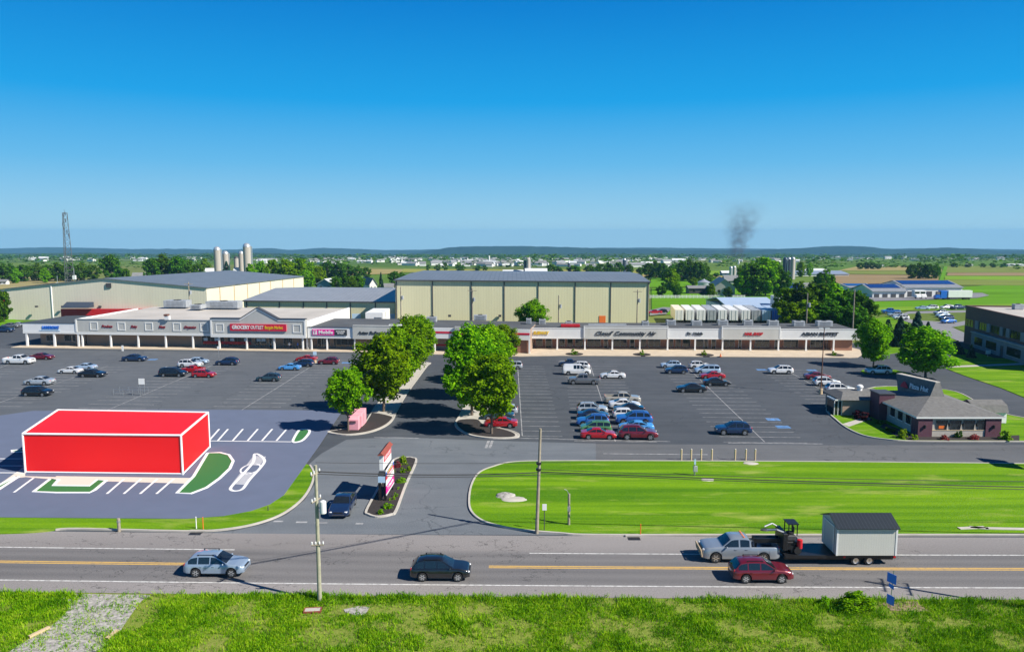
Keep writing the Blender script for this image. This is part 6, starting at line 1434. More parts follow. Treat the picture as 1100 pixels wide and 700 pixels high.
    for c in (xr,xf):
        for s in (-1,1):
            b=MB(); b.lathe([(wr*.62,-.11),(wr*.93,-.115),(wr,-.07),(wr,.07),(wr*.93,.115),(wr*.62,.11)],22,(0,0,0),'Y'); b.v=[p+Vector((c,s*(hw-.135),wr)) for p in b.v]
            wh=b.build('wheel',M['black'],t,smooth=40)
            b=MB(); y0=s*(hw-.135); yo=y0+s*.10
            b.lathe([(wr*.60,-.01),(wr*.66,.0),(wr*.66,.012),(wr*.60,.008)],20,(0,0,0),'Y')
            b.v=[Vector((p.x+c,yo+s*p.y,p.z+wr)) for p in b.v]
            for a in range(6):
                an=a*math.pi/3; dx,dz=math.cos(an),math.sin(an); px_,pz_=-dz,dx; q=[]
                for rr,ww in ((.05,.055),(wr*.62,.045)):
                    q+= [(c+dx*rr+px_*ww,wr+dz*rr+pz_*ww),(c+dx*rr-px_*ww,wr+dz*rr-pz_*ww)]
                b.hexa([(q[0][0],yo-.0*s,q[0][1]),(q[1][0],yo,q[1][1]),(q[3][0],yo,q[3][1]),(q[2][0],yo,q[2][1])],[(q[0][0],yo+s*.02,q[0][1]),(q[1][0],yo+s*.02,q[1][1]),(q[3][0],yo+s*.012,q[3][1]),(q[2][0],yo+s*.012,q[2][1])])
            b.build('rim',M['rim'],wh)
    # lights, trim
    zf=float(bf(.96))-.10; zr_=float(bf(.03))-.12
    for s in (-1,1):
        b=MB(); b.ell((L/2-.13,s*hw*.72,zf),(.14,.17,.07),12,8); b.build('headlight',M['headlight'],t,smooth=True)
        b=MB(); 
        if kind in('suv','minivan','van','pickup','hatch'): b.ell((-L/2+.09,s*hw*.80,zr_+.03),(.09,.09,.17),12,8)
        else: b.ell((-L/2+.09,s*hw*.70,zr_+.02),(.10,.22,.075),12,8)
        b.build('taillight',M['taillight'],t,smooth=True)
        fm=k['side'][-1][1]-.015; xm=-L/2+fm*L-.05; zm=float(bf(fm))+.07
        b=MB(); b.ell((xm,s*(hw+.07),zm),(.07,.11,.075),10,6); b.build('mirror',M['paint'],t,smooth=True)
        for q in k['side'][-2:]:
            xh=-L/2+(q[0]+.025)*L; b=MB(); b.box(xh-.0,xh+.19,min(s*hw*.985,s*(hw*.985+.035)),max(s*hw*.985,s*(hw*.985+.035)),float(bf(q[0]))-.16,float(bf(q[0]))-.125); b.build('door_handle',M['paint'],t)
        if k['rails']:
            b=MB(); x0_,x1_=-L/2+.23*L,-L/2+.50*L; y_=hw*.66
            b.box(x0_,x1_,s*y_-.025,s*y_+.025,H+.022,H+.045); b.box(x0_,x0_+.1,s*y_-.024,s*y_+.024,H-.08,H+.021); b.box(x1_-.1,x1_,s*y_-.024,s*y_+.024,H-.08,H+.021); b.build('roof_rail',M['blackmetal'],t)
    b=MB(); b.box(L/2-.10,L/2+.012,-hw*.46,hw*.46,zf-.11,zf+.02); b.build('grille',M['blackmetal'],t,bevel=.02)
    b=MB(); b.box(L/2-.14,L/2+.02,-hw*.6,hw*.6,base+.07,base+.17); b.build('bumper',M['darktrim'],t,bevel=.03)
    b=MB(); b.box(-L/2-.02,-L/2+.14,-hw*.74,hw*.74,base+.08,base+(.3 if kind!='pickup' else .42)); b.build('bumper',M['darktrim'] if kind!='pickup' else M['rim'],t,bevel=.03)
    b=MB(); b.box(-L/2-.028,-L/2-.005,-.16,.16,zr_-.16,zr_-.03); b.build('licence_plate',M['white'],t)
    b=MB(); b.box(xr+Ra+.04,xf-Ra-.04,-hw*.93,hw*.93,base-.06,base+.05); b.build('sill',M['darktrim'],t)
    if k.get('bed'):
        b=MB(); b.box(-L/2+.13,-L/2+.365*L,-hw*.84,hw*.84,float(bf(.2))-.497,float(bf(.2))-.47); b.build('bed_liner',M['darktrim'],t)
    return t
PR={}
CC={'white':(.78,.78,.77),'black':(.012,.013,.016),'red':(.42,.008,.012),'maroon':(.16,.008,.018),'silver':(.42,.46,.50),'blue':(.03,.13,.42),'navy':(.012,.03,.085),'sky':(.10,.36,.75),'grey':(.14,.145,.155),'gold':(.40,.37,.31),'green':(.10,.26,.10),'teal':(.03,.06,.075),'pale':(.40,.52,.66),'bluesilver':(.27,.35,.45),'pewter':(.25,.29,.34)}
def put(kind,loc,yaw,color,label,cat=None,group=None,s=1.0,name=None):
    if kind not in PR: t=car_proto(kind,label); PR[kind]=t
    else: t=copy_tree(PR[kind])
    t.name=name or {'pickup':'pickup_truck','van':'van','minivan':'minivan'}.get(kind,'car')
    t.location=loc; t.rotation_euler=(0,0,yaw); t.scale=(s,s,s); t['label']=label; t['category']=cat or {'pickup':'pickup','van':'van','minivan':'minivan','suv':'car'}.get(kind,'car')
    if group: t['group']=group
    elif 'group' in t: del t['group']
    for c in t.children:
        if c.name.split('.')[0] in ('body','mirror','door_handle'): c.color=(*CC[color],1)
    return t
def park(kind,x,y,head,color,label,s=1.0,group='cars parked in the shopping centre lot',dyaw=0.0):
    g0=P(x,y); W_=KN[kind]['W']; c_=g0+EY*W_/2*s
    return put(kind,(c_.x,c_.y,0),YAW+(0 if head>0 else math.pi)+dyaw,color,label,None,group,s)
CARS=[('pickup',17,391.5,1,'white','white pickup at the left edge of the lot near the corner shop',1.03),
('sedan',42.5,386.5,1,'maroon','dark red sedan behind the white pickup at the left edge',1),
('sedan',142.5,388.3,1,'navy','dark blue sedan alone below the supermarket fascia squares',1.05),
('sedan',39,414,-1,'silver','silver sedan near the left edge, above the black hatchback',1.06),
('hatch',36.5,426,1,'black','black hatchback nearest the red building on the left',1.1),
('sedan',73,401.5,-1,'white','white coupe left of the black sedan in the left lot',.92),
('sedan',89,397.5,-1,'pale','pale blue sedan just behind the white coupe',.92),
('sedan',96.5,405.5,1,'black','black sedan in front of the white coupe and pale blue sedan',1.04),
('suv',202.5,395,1,'white','white sport utility car below the row of red words',1),
('hatch',212,391,1,'pale','light blue hatchback peeping over the white sport utility car',.9),
('suv',242.5,392.6,-1,'navy','dark blue sport utility car alone below the supermarket gable end',.98),
('minivan',183.5,405,1,'black','black minivan touching the red cars in the left lot',1),
('pickup',205.5,400.5,-1,'red','red vehicle mostly hidden between the black minivan and the red hatchback',.75),
('hatch',217,405.8,1,'red','dark red hatchback right of the black minivan',1),
('suv',287,410,-1,'teal','dark slate car alone in the middle of the left lot',.92),
('sedan',310,397.8,-1,'sky','bright blue sedan in the cluster below the phone shop',.92),
('suv',324,394.3,-1,'navy','dark sport utility car right behind the bright blue sedan',.95),
('sedan',328,388.6,-1,'red','red car at the back of the cluster below the phone shop',.95),
('suv',352,391.8,-1,'maroon','dark red sport utility car right of the accessible parking sign',.92),
('minivan',549,396.5,-1,'silver','silver minivan half hidden by the right island trees',.9),
('pickup',612.5,393.8,-1,'navy','navy pickup at the back of the white van group',.8),
('suv',621,397.5,-1,'white','white sport utility car between the navy pickup and white van',1),
('van',619.5,403,1,'white','white cargo van with side windows in the right lot',.98),
('pickup',627.5,413.3,-1,'grey','dark grey pickup in front of the white van',1),
('sedan',658.5,407,-1,'white','white sedan right of the dark grey pickup',1),
('suv',721,395.5,-1,'pale','pale silver car at the back left of the right lot cluster',.88),
('suv',727,401.7,-1,'navy','navy sport utility car in front of the pale silver one',.95),
('suv',752.5,396.2,1,'white','white sport utility car at the back of the right lot cluster',.92),
('minivan',760.5,401.7,-1,'pale','pale blue minivan in front of the white sport utility car',.98),
('sedan',766,407.4,-1,'red','red sedan between the pale minivan and a black sedan',.98),
('sedan',771,414.8,1,'black','black sedan in front of the red sedan facing right',1),
('sedan',743.5,421.8,-1,'black','black sedan facing left on the left of the divider line',1.06),
('suv',839.5,402,-1,'white','white sport utility car alone left of the lamp post',1),
('sedan',879.5,408.3,1,'maroon','dark red sedan behind the two white cars at the lamp post',1),
('suv',889.5,415,1,'white','white sport utility car just behind the lamp post base',.98),
('suv',904.5,423,1,'white','white sport utility car nearest the restaurant entry',1.03),
('suv',945.5,402.3,-1,'white','white crossover alone under the maple right of the shops',1),
('pickup',669,434.3,1,'gold','silver gold pickup at the top of the crowded double row',.98),
('sedan',671.5,439.5,1,'white','white sedan below the silver gold pickup in the crowded row',1.05),
('sedan',676,444.2,-1,'black','black sedan under the white sedan in the crowded row',1),
('hatch',674,450,1,'white','white hatchback in the middle of the crowded right column',1),
('suv',681.5,456.5,-1,'blue','blue sport utility car in the crowded right column',1.12),
('sedan',684,464.3,-1,'sky','light blue sedan behind the maroon car, crowded right column',1.02),
('suv',686,472.8,1,'maroon','maroon sport utility car at the front of the crowded row',1.1),
('suv',636.5,444.8,1,'silver','silver sport utility car at the top of the crowded left column',1),
('sedan',637.5,451,1,'navy','navy car with red tail light, second in the crowded left column',1),
('suv',637,458.3,-1,'blue','bright blue car third in the crowded left column',1),
('minivan',640,464.6,-1,'green','green van behind the red sedan in the crowded left column',.86),
('sedan',643,472.3,1,'red','bright red sedan at the front of the crowded left column',1),
('sedan',537.5,459.8,-1,'red','red sedan under the nearest maple of the right island',1),
('sedan',535,451.8,-1,'teal','dark teal sedan behind the red one under the maple',1),
('suv',541,445.5,-1,'silver','silver car behind the trunk under the right island maples',.9),
('suv',789,467.6,-1,'navy','dark blue sport utility car alone near the front aisle',1.02)]
for r in CARS: park(*r[:6],s=r[6])
# left edge and office car park
def parkG(kind,x,y,head,color,label,s=1.0,group='cars in the office car park',yaw=0.0):
    g0=G(x,y); return put(kind,(g0.x,g0.y+.9,g0.z+.012),yaw+(0 if head>0 else math.pi),color,label,None,group,s)
for r in (('suv',3,357,1,'navy','dark car nearest the corner shop at the left edge',1.0),('sedan',10,352.3,1,'grey','grey car behind the dark one at the left edge',1.0),('sedan',19,351,1,'silver','silver car right of the grey one at the far left',.9)): parkG(*r[:6],s=r[6],group='cars left of the corner shop')
OFF=[('pickup',958,337,-1,'blue','blue pickup at the left of the office car park'),('suv',963,340.5,-1,'silver','silver car beside the blue pickup, office car park'),('suv',969,343.5,-1,'white','white car, nearest of the left row in the office car park'),
('sedan',992,332.8,-1,'pale','pale blue car left of the little tree, far office row'),('suv',1001.5,332.4,-1,'white','white car just left of the little tree, far office row'),('suv',1018,332.2,-1,'white','white car just right of the little tree, far office row'),('sedan',1024,332.3,-1,'white','second white car right of the little tree, far office row'),('pickup',1031,332.6,-1,'navy','navy vehicle at the right end of the far office row'),
('suv',1012,338.2,-1,'silver','silver car at the top of the near right office row'),('sedan',1014.5,340.8,-1,'pale','pale car second in the near right office row'),('suv',1018,344,-1,'navy','navy car third in the near right office row'),('sedan',1020.5,347.3,-1,'blue','blue car nearest in the near right office row')]
for r in OFF: parkG(*r,yaw=.25 if r[1]>1005 else -.1)
parkG('pickup',704,337.3,-1,'red','red truck parked right of the yellow warehouse',.8,group='trucks in the yard')
parkG('suv',711,336.8,-1,'black','dark vehicle beside the red truck in the yard',.9,group='trucks in the yard')
# traffic on the road
def road_car(kind,x,y,head,color,label,s=1.0):
    g0=P(x,y); return put(kind,(g0.x,g0.y+KN[kind]['W']/2*s,.008),-.012+(0 if head>0 else math.pi),color,label,None,None,s)
road_car('suv',229,620.5,1,'bluesilver','pale silver blue sport utility car driving right on the road',1.02)
road_car('suv',472.5,625,1,'black','black sport utility car driving right on the near lane',1.0)
road_car('suv',820.5,627,1,'maroon','maroon sport utility car on the near lane beside the towing pickup',1.0)
tr=road_car('pickup',796.5,605,-1,'pewter','silver blue crew cab pickup towing a trailer with a shed',1.08)
b=MB(); L_=KN['pickup']['L']/2
for y in (-.55,0,.55): b.tube((L_+.03,y,.45),(L_+.14,y,1.0),.04); 
b.tube((L_+.13,-.9,.98),(L_+.13,.9,.98),.05); b.tube((L_+.05,-.9,.5),(L_+.05,.9,.5),.05); b.tube((L_+.06,-.9,.5),(L_+.13,-.9,.98),.05); b.tube((L_+.06,.9,.5),(L_+.13,.9,.98),.05)
o=b.build('brush_guard',M['tan'],tr)
b=MB()
for i in range(5): b.ell((L_-3.2+i*.001,-.6+i*.3,KN['pickup']['H']+.03),(.09,.06,.04),8,5)
b.build('cab_light',M['orange'],tr)
e0=P(361.5,556); put('sedan',(e0.x+.2,e0.y+2.1,.012),-math.pi/2+.02,'navy','dark sedan waiting at the entry drive beside the sign',None,None,1.08)
# gooseneck trailer, machine and shed
dz=.86; D0=A(905,600,0.1); fl=P(898,597.5,dz); fr_=P(963,597.8,dz); yn=fl.y; bk=P(884.8,587.5,dz)
shw=min(3.6,max(3.0,bk.y-yn)); x0s,x1s=fl.x,fr_.x; yv=yn+shw
t=thing('flatbed_trailer','black gooseneck flatbed trailer hitched to the pickup carrying a shed','trailer',((x0s+x1s)/2,yn+shw/2,0))
xt0=P(846,599,dz).x; yc_=yn+shw/2; xn=P(812,590,1.2).x
b=MB(); b.box(xt0,x1s+.1,yc_-1.25,yc_+1.25,dz-.25,dz-.003); b.box(xt0,x1s,yc_-1.0,yc_-.85,dz-.45,dz-.251); b.box(xt0,x1s,yc_+.85,yc_+1.0,dz-.45,dz-.251); b.build('deck',M['blackmetal'],t)
b=MB(); b.box(xn,xt0+.9,yc_-.35,yc_-.15,1.55,1.95); b.box(xn,xt0+.9,yc_+.15,yc_+.35,1.55,1.95); b.box(xt0-.1,xt0+.9,yc_-.9,yc_+.9,1.2,1.55); b.box(xt0+.55,xt0+.95,yc_-.9,yc_-.7,dz,1.19); b.box(xt0+.55,xt0+.95,yc_+.7,yc_+.9,dz,1.19); b.tube((xn+.25,yc_,1.55),(xn+.25,yc_,1.05),.1); b.build('gooseneck',M['blackmetal'],t)
wx=[P(916,604,0).x,P(930.5,604,0).x]
for c in wx:
    for s in (-1,1):
        b=MB(); b.lathe([(.2,-.12),(.37,-.12),(.40,-.06),(.40,.06),(.37,.12),(.2,.12)],20,(0,0,0),'Y'); b.v=[p+Vector((c,yc_+s*1.12,.41)) for p in b.v]; wh=b.build('wheel',M['black'],t,smooth=40)
        b=MB(); b.lathe([(.05,0),(.22,.01),(.24,.03),(.19,.0)],16,(0,0,0),'Y'); b.v=[Vector((p.x+c,yc_+s*(1.24+p.y*1),p.z+.41)) for p in b.v]; b.build('rim',M['rim'],wh)
b=MB(); 
for x in (x0s+.7,x1s-.1): b.box(x,x+.18,yc_-1.3,yc_-1.252,dz-.2,dz-.06)
b.build('side_marker',M['taillight'],t)
b=MB(); b.box(x1s+.12,x1s+.35,yc_-.6,yc_-.1,.9,1.6); b.build('rear_lamp',M['yellow'],t)
t=thing('garden_shed','pale board shed with black metal roof riding on the trailer','shed',((x0s+x1s)/2,yc_,dz))
he=P(898,566.5,0); zE=up(Vector((x0s,yn,0)),566.3); zRd=up(Vector((x0s+.3,yc_,0)),551.2)
b=MB(); b.box(x0s,x1s,yn,yv,dz+.1,zE); 
for xx in (x0s,x1s-.06): b.extr([(xx,yn,zE-.003),(xx,yv,zE-.003),(xx,yc_,zRd-.08)],(.06,0,0))
b.build('wall',M['shedwall'],t)
b=MB()
for ya,yb in ((yn-.22,yc_),(yv+.22,yc_)): 
    zl=zE-(zRd-zE)*.22/(shw/2); b.hexa([(x0s-.12,ya,zl),(x1s+.12,ya,zl),(x1s+.12,yb,zRd),(x0s-.12,yb,zRd)],[(x0s-.12,ya,zl+.07),(x1s+.12,ya,zl+.07),(x1s+.12,yb,zRd+.07),(x0s-.12,yb,zRd+.07)])
b.build('roof',M['shedroof'],t)
b=MB(); b.box(x0s-.02,x0s+.12,yn-.03,yn-.004,dz+.1,zE-.02); b.box(x1s-.12,x1s+.02,yn-.03,yn-.004,dz+.1,zE-.02); b.box(x0s+.13,x1s-.13,yn-.03,yn-.004,zE-.16,zE-.02); b.build('corner_board',M['trim_white'],t)
b=MB(); b.box(x0s-.05,x0s-.004,yc_-.95,yc_+.95,dz+.2,zE-.15); b.build('door',M['shedwall'],t)
b=MB(); b.box(x0s-.08,x0s-.055,yc_-1.05,yc_-.95,dz+.2,zE-.05); b.box(x0s-.08,x0s-.055,yc_+.95,yc_+1.05,dz+.2,zE-.05); b.box(x0s-.08,x0s-.055,yc_-.949,yc_+.949,zE-.149,zE-.05); b.build('door_trim',M['trim_white'],t)
b=MB(); b.box(x0s+.2,x1s-.2,yn+.3,yn+.45,dz,dz+.098); b.box(x0s+.2,x1s-.2,yv-.45,yv-.3,dz,dz+.098); b.build('skids',M['wood'],t)
mx_=P(858,598,dz).x; t=thing('shed_mover','black shed moving machine with red tank standing on the trailer front','machine',(mx_,yc_,dz))
b=MB(); b.box(mx_-1.15,mx_-.75,yc_-1.1,yc_+.9,dz+.32,dz+1.75); b.box(mx_-.74,mx_+.5,yc_-.8,yc_+.8,dz+.3,dz+.95); b.build('frame',M['blackmetal'],t,bevel=.04)
b=MB(); b.box(mx_-.9,mx_+.1,yc_-.55,yc_+.55,dz+.96,dz+1.4); b.build('engine_cover',M['darktrim'],t,bevel=.05)
b=MB(); b.lathe([(.1,0),(.22,.05),(.22,.75),(.1,.8)],14,(mx_+.3,yc_-.9,dz+.45)); b.build('tank',M['red'],t,smooth=40)
b=MB(); b.tube((mx_-.5,yc_-.5,dz+1.4),(mx_-.5,yc_-.5,dz+2.35),.05); b.tube((mx_-.5,yc_+.5,dz+1.4),(mx_-.5,yc_+.5,dz+2.35),.05); b.tube((mx_+.2,yc_-.5,dz+1.4),(mx_+.2,yc_-.5,dz+2.35),.05); b.tube((mx_+.2,yc_+.5,dz+1.4),(mx_+.2,yc_+.5,dz+2.35),.05); b.box(mx_-.6,mx_+.3,yc_-.6,yc_+.6,dz+2.35,dz+2.42); b.build('canopy',M['blackmetal'],t)
b=MB(); b.box(mx_-.45,mx_+.05,yc_-.25,yc_+.25,dz+1.4,dz+1.55); b.box(mx_-.02,mx_+.08,yc_-.25,yc_+.25,dz+1.56,dz+2.05); b.build('seat',M['black'],t,bevel=.03)
for s in (-1,1):
    b=MB(); b.lathe([(.15,-.15),(.3,-.15),(.32,0),(.3,.15),(.15,.15)],16,(0,0,0),'Y'); b.v=[p+Vector((mx_+.1,yc_+s*.95,dz+.32)) for p in b.v]; b.build('wheel',M['black'],t,smooth=40)
b=MB(); b.path([(mx_-.95,yc_-.6,dz+1.7),(mx_-1.5,yc_-.5,dz+1.9),(mx_-2.2,yc_-.2,dz+1.75)],.09); b.path([(mx_-.95,yc_+.5,dz+1.7),(mx_-1.6,yc_+.4,dz+2.1),(mx_-2.3,yc_+.2,dz+1.9)],.07); b.build('arm',M['steel'],t)
# semi truck at the depot
q=G(1010,322); t=thing('semi_truck','blue semi truck with a long white box trailer at the depot','truck',(q.x,q.y,q.z),0,None,False)
k=q.y/F
x0=A(1017,318,q.y).x-q.x; x1=A(1042.5,318,q.y).x-q.x; b=MB(); b.box(x0,x1,-1.3,1.3,1.2,4.1); b.build('trailer_box',M['white'],t)
xc=A(1005,318,q.y).x-q.x; b=MB(); b.box(xc+1.6,x0-.6,-1.2,1.2,.8,4.0); b.hexa([(xc-.6,-1.0,.8),(xc+1.6,-1.15,.8),(xc+1.6,1.15,.8),(xc-.6,1.0,.8)],[(xc-.4,-.9,2.0),(xc+1.6,-1.1,2.3),(xc+1.6,1.1,2.3),(xc-.4,.9,2.0)]); b.build('cab',M['blue'],t,bevel=.08)
b=MB(); b.box(xc+1.2,xc+1.58,-1.0,1.0,2.31,3.5); b.build('windshield',M['carglass'],t)
b=MB(); b.box(xc-.3,x1-.3,-.5,.5,.7,.79); b.box(x0,x1-.2,-1.0,1.0,.95,1.19); b.build('chassis',M['darktrim'],t)
for c in (xc+.4,x0-.9,x0+.4,x1-2.6,x1-1.3):
    for s in (-1,1):
        b=MB(); b.lathe([(.5,-.15),(.52,0),(.5,.15)],14,(0,0,0),'Y'); b.v=[p+Vector((c,s*1.05,.52)) for p in b.v]; b.build('wheel',M['black'],t)
for x,lb in ((985,'white truck nose parked at the bay right of the blue roofed depot'),(991,'second white truck nose parked beside the first at the depot')):
    q=G(x,321.3); t=thing('semi_truck',lb,'truck',(q.x,q.y,q.z),0,None,False); b=MB(); b.box(-1.25,1.25,0,2.4,.9,3.9); b.hexa([(-1.1,-1.6,.8),(1.1,-1.6,.8),(1.2,0,.8),(-1.2,0,.8)],[(-1.0,-1.5,1.9),(1.0,-1.5,1.9),(1.2,0,2.3),(-1.2,0,2.3)]); b.build('cab',M['white'],t,bevel=.08)
    b=MB(); b.box(-1.0,1.0,-.06,-.01,2.32,3.3); b.build('windshield',M['carglass'],t)
    for s in (-1,1): b=MB(); b.lathe([(.5,-.15),(.52,0),(.5,.15)],12,(0,0,0),'Y'); b.v=[Vector((p.x*1+0,p.y,p.z))+Vector((0,0,0)) for p in b.v]; b.v=[Vector((s*1.0+p.y,-.8+p.x,.52+p.z)) for p in b.v]; b.build('wheel',M['black'],t)

# ---------------------------------------------------------------- street furniture
def upz(px_,py_,gp): return up(gp,py_)
# shopping centre pylon sign
g0=P(410.5,538,.12); zt_=4.9; d=EY; t=thing('pylon_sign','tall shopping centre sign with gabled cap in the mulch island','sign',g0)
fp=Matrix(((d.x,-EX.x,0,g0.x),(d.y,-EX.y,0,g0.y),(0,0,1,.12),(0,0,0,1)))    # local x away along the drive, y towards the left
zt_=upz(0,492,g0); Ls=4.0
b=MB(fp)
for x in (.35,Ls-.35):
    for y in (-.28,.28): b.box(x-.14,x+.14,y-.12,y+.12,0,zt_*.62)
b.build('posts',M['blackmetal'],t)
zz=[(.06,.10,'offwhite'),(.10,.27,'pink'),(.275,.40,'white'),(.41,.50,'signred'),(.51,.58,'blue'),(.585,.63,'white'),(.64,.97,'white')]
for a_,c_,mm in zz:
    b=MB(fp); b.box(0,Ls,-.2 if a_>.6 else -.46,.2 if a_>.6 else -.41,zt_*a_+.3,zt_*c_+.3); p_=b.build('panel',M[mm],t)
    if (a_,mm)==(.64,'white'):
        for sd in (1,):
            b=MB(fp); b.box(.3,Ls-.2,-.23,-.203,zt_*.80+.3,zt_*.93+.3); b.build('red_band',M['signred'],p_)
b=MB(fp); b.extr([(-.2,-.38,zt_*.975+.3),(-.2,.38,zt_*.975+.3),(-.2,0,zt_*1.04+.3)],(Ls+.4,0,0)); b.build('cap',M['redroof'],t)
b=MB(fp); b.box(-.03,-.005,-.28,.28,zt_*.50+.3,zt_*.62+.3); b.build('end_panel',M['darktrim'],t)
b=MB(fp); b.box(-.06,-.032,-.36,.36,zt_*.36+.3,zt_*.50+.3); b.build('notice_board',M['skyblue'],t)
fz=fp@Matrix(((1,0,0,0),(0,1,0,0),(0,0,1,0),(0,0,0,1)))
for z_,tx,mm,sz in ((.90,'GROCERY OUTLET','white',.5),(.455,'FAMILY DOLLAR','white',.36),(.545,'SUBWAY','yellow',.3),(.19,'T Mobile','white',.5)):
    text('lettering',tx,sz,M[mm],fz@Matrix.Translation((Ls/2,(-.225 if z_==.90 else -.475),zt_*(z_-.035 if z_==.90 else z_)+.3)),t,Ls*.75,0,.01,bold=.01)
# donation bins
for i,(x,y,h_,lb) in enumerate(((380.5,460.5,1.9,'front pink donation bin in the mulch under the maple'),(384,457.2,2.0,'middle pink donation bin of the row under the maple'),(387,454.3,2.1,'rear pink donation bin, highest of the row under the maple'))):
    c_=P(x,y,.13); t=thing('donation_bin',lb,'bin',c_,YAW,'pink donation bins',False)
    b=MB(); b.extr([(-.75,-.65,0),(-.75,.65,0),(-.75,.65,h_),(-.75,-.2,h_),(-.75,-.65,h_-.45)],(1.5,0,0)); b.build('body',M['pinkbin'],t,bevel=.03)
    b=MB(); b.box(-.4,.4,-.72,-.652,h_*.52,h_*.68); b.build('chute_door',M['plum'],t); b=MB(); b.tube((-.3,-.76,h_*.56),(.3,-.76,h_*.56),.025); b.build('handle',M['steel'],t)
# utility poles and their lines
def utility(g,h,label,m,arms,trans=False,r=.17,lean=0):
    t=thing('utility_pole',label,'utility pole',g,0,None,False)
    b=MB(); b.tube((0,0,-.3),(lean,0,h),r,r*.68,12); b.build('shaft',M[m],t,smooth=40)
    for z,L_,ang in arms:
        b=MB(); c_,s_=math.cos(ang)*L_/2,math.sin(ang)*L_/2; b.tube((-c_,-s_-.14,z),(c_,s_-.14,z),.06,n=6); a_=b.build('crossarm',M['wood'],t)
        for q_ in (-.9,-.3,.3,.9): b=MB(); b.lathe([(.05,0),(.07,.06),(.05,.12),(.07,.16),(.02,.22)],8,(c_*q_,s_*q_-.14,z+.06)); b.build('insulator',M['offwhite'],a_)
    if trans:
        b=MB(); b.lathe([(.2,0),(.24,.04),(.24,.85),(.22,.92),(.08,1.0)],14,(.48,-.1,h-3.6)); b.build('transformer',M['offwhite'],t,smooth=40)
        b=MB(); b.tube((.1,0,h-3.2),(.3,-.05,h-3.2),.05); b.build('bracket',M['steel'],t)
    return t
pa=P(343.5,645); ha=up(pa,499.5); utility(pa,ha,'tall wooden utility pole with transformer on the near roadside','greenwood',[(ha-.6,1.1,1.2),(ha-2.6,1.2,1.25),(ha-6.0,.9,.1)],True)
pb=P(576.5,571.5,.1); hb=up(pb,460)-.1; utility(pb,hb,'bare wooden utility pole standing on the front lawn edge','wood',[],False,.17,.3)
b=MB(); b.lathe([(.24,hb*.60),(.24,hb*.62)],10,(.15,0,0)); b.lathe([(.24,hb*.66),(.24,hb*.68)],10,(.17,0,0)); b.build('strap',M['blackmetal'],[o for o in COL.objects if o.get('label','').startswith('bare wooden')][0])
pc=P(1150,661); utility(pc,11.2,'wooden utility pole with crossarms just beyond the right edge','wood',[(10.2,2.4,1.25),(8.7,2.2,1.25)],False)
ps_=P(611,563,.1); hs_=up(ps_,530)-.1; t=thing('short_pole','short dark weathered pole with a bracket on the lawn','pole',ps_,0,None,False); b=MB(); b.tube((0,0,-.2),(0,0,hs_),.13,.11,10); b.build('shaft',M['wood'],t,smooth=40); b=MB(); b.path([(0,0,hs_-.1),(-.2,-.05,hs_+.35),(-.45,-.05,hs_+.45)],.03); b.box(-.14,.14,-.2,-.1,hs_*.45,hs_*.6); b.build('bracket',M['steel'],t)
pl=P(128,569.5,.1); t=thing('short_pole','dark pole foot at the kerb below the blue grey pad','pole',pl,0,None,False); b=MB(); b.tube((0,0,-.2),(0,0,1.15),.15,.14,10); b.build('shaft',M['wood'],t,smooth=40); b=MB(); b.lathe([(.17,.8),(.17,.95)],10); b.build('band',M['steel'],t)
def cable(name,a,c,sag,r,label,n=28):
    a=Vector(a);c=Vector(c); cu=bpy.data.curves.new(name,'CURVE'); cu.dimensions='3D'; cu.bevel_depth=r; cu.bevel_resolution=1; sp_=cu.splines.new('POLY'); sp_.points.add(n)
    for i in range(n+1):
        f=i/n; p=a.lerp(c,f); p.z-=sag*4*f*(1-f); sp_.points[i].co=(*p,1)
    o=bpy.data.objects.new('tmp_cable',cu); COL.objects.link(o); dg=bpy.context.evaluated_depsgraph_get(); dg.update(); me=bpy.data.meshes.new_from_object(o.evaluated_get(dg)); bpy.data.objects.remove(o); bpy.data.curves.remove(cu)
    me.materials.clear(); me.materials.append(M['wire']); me.name=name; ob=bpy.data.objects.new(name,me); COL.objects.link(ob); tag(ob,label,'cable'); return ob
pz_=lambda p,h: (p.x,p.y,h)
cable('power_line',(pa.x,pa.y,up(pa,506)),(pb.x+.2,pb.y,up(pb,507)),.25,.045,'thick cable bundle from the transformer pole to the bare lawn pole')
cable('power_line',(pa.x,pa.y,up(pa,508.6)),(pb.x+.2,pb.y,up(pb,509.5)),.22,.03,'thin lower cable between the transformer pole and lawn pole')
cable('power_line',(pa.x,pa.y,up(pa,496.5)),(pb.x+3,pb.y,up(pb,496)),.1,.018,'thin top wire from the transformer pole passing over the lawn pole')
pe=(72,68,7.3)
cable('power_line',(pb.x+.2,pb.y,up(pb,504)),(pe[0],pe[1],up(Vector(pe),516.8)),.45,.028,'thin cable from the lawn pole along the upper lawn to the right')
cable('power_line',(pb.x+.2,pb.y,up(pb,506.5)),(pe[0],pe[1]-4,up(Vector((pe[0],pe[1]-4,0)),528)),.30,.045,'thick cable from the lawn pole sinking across the lawn to the right')
cable('power_line',(pb.x+.2,pb.y,up(pb,508)),(pe[0],pe[1]-4,up(Vector((pe[0],pe[1]-4,0)),531.5)),.30,.03,'lower parallel cable from the lawn pole across the lawn')
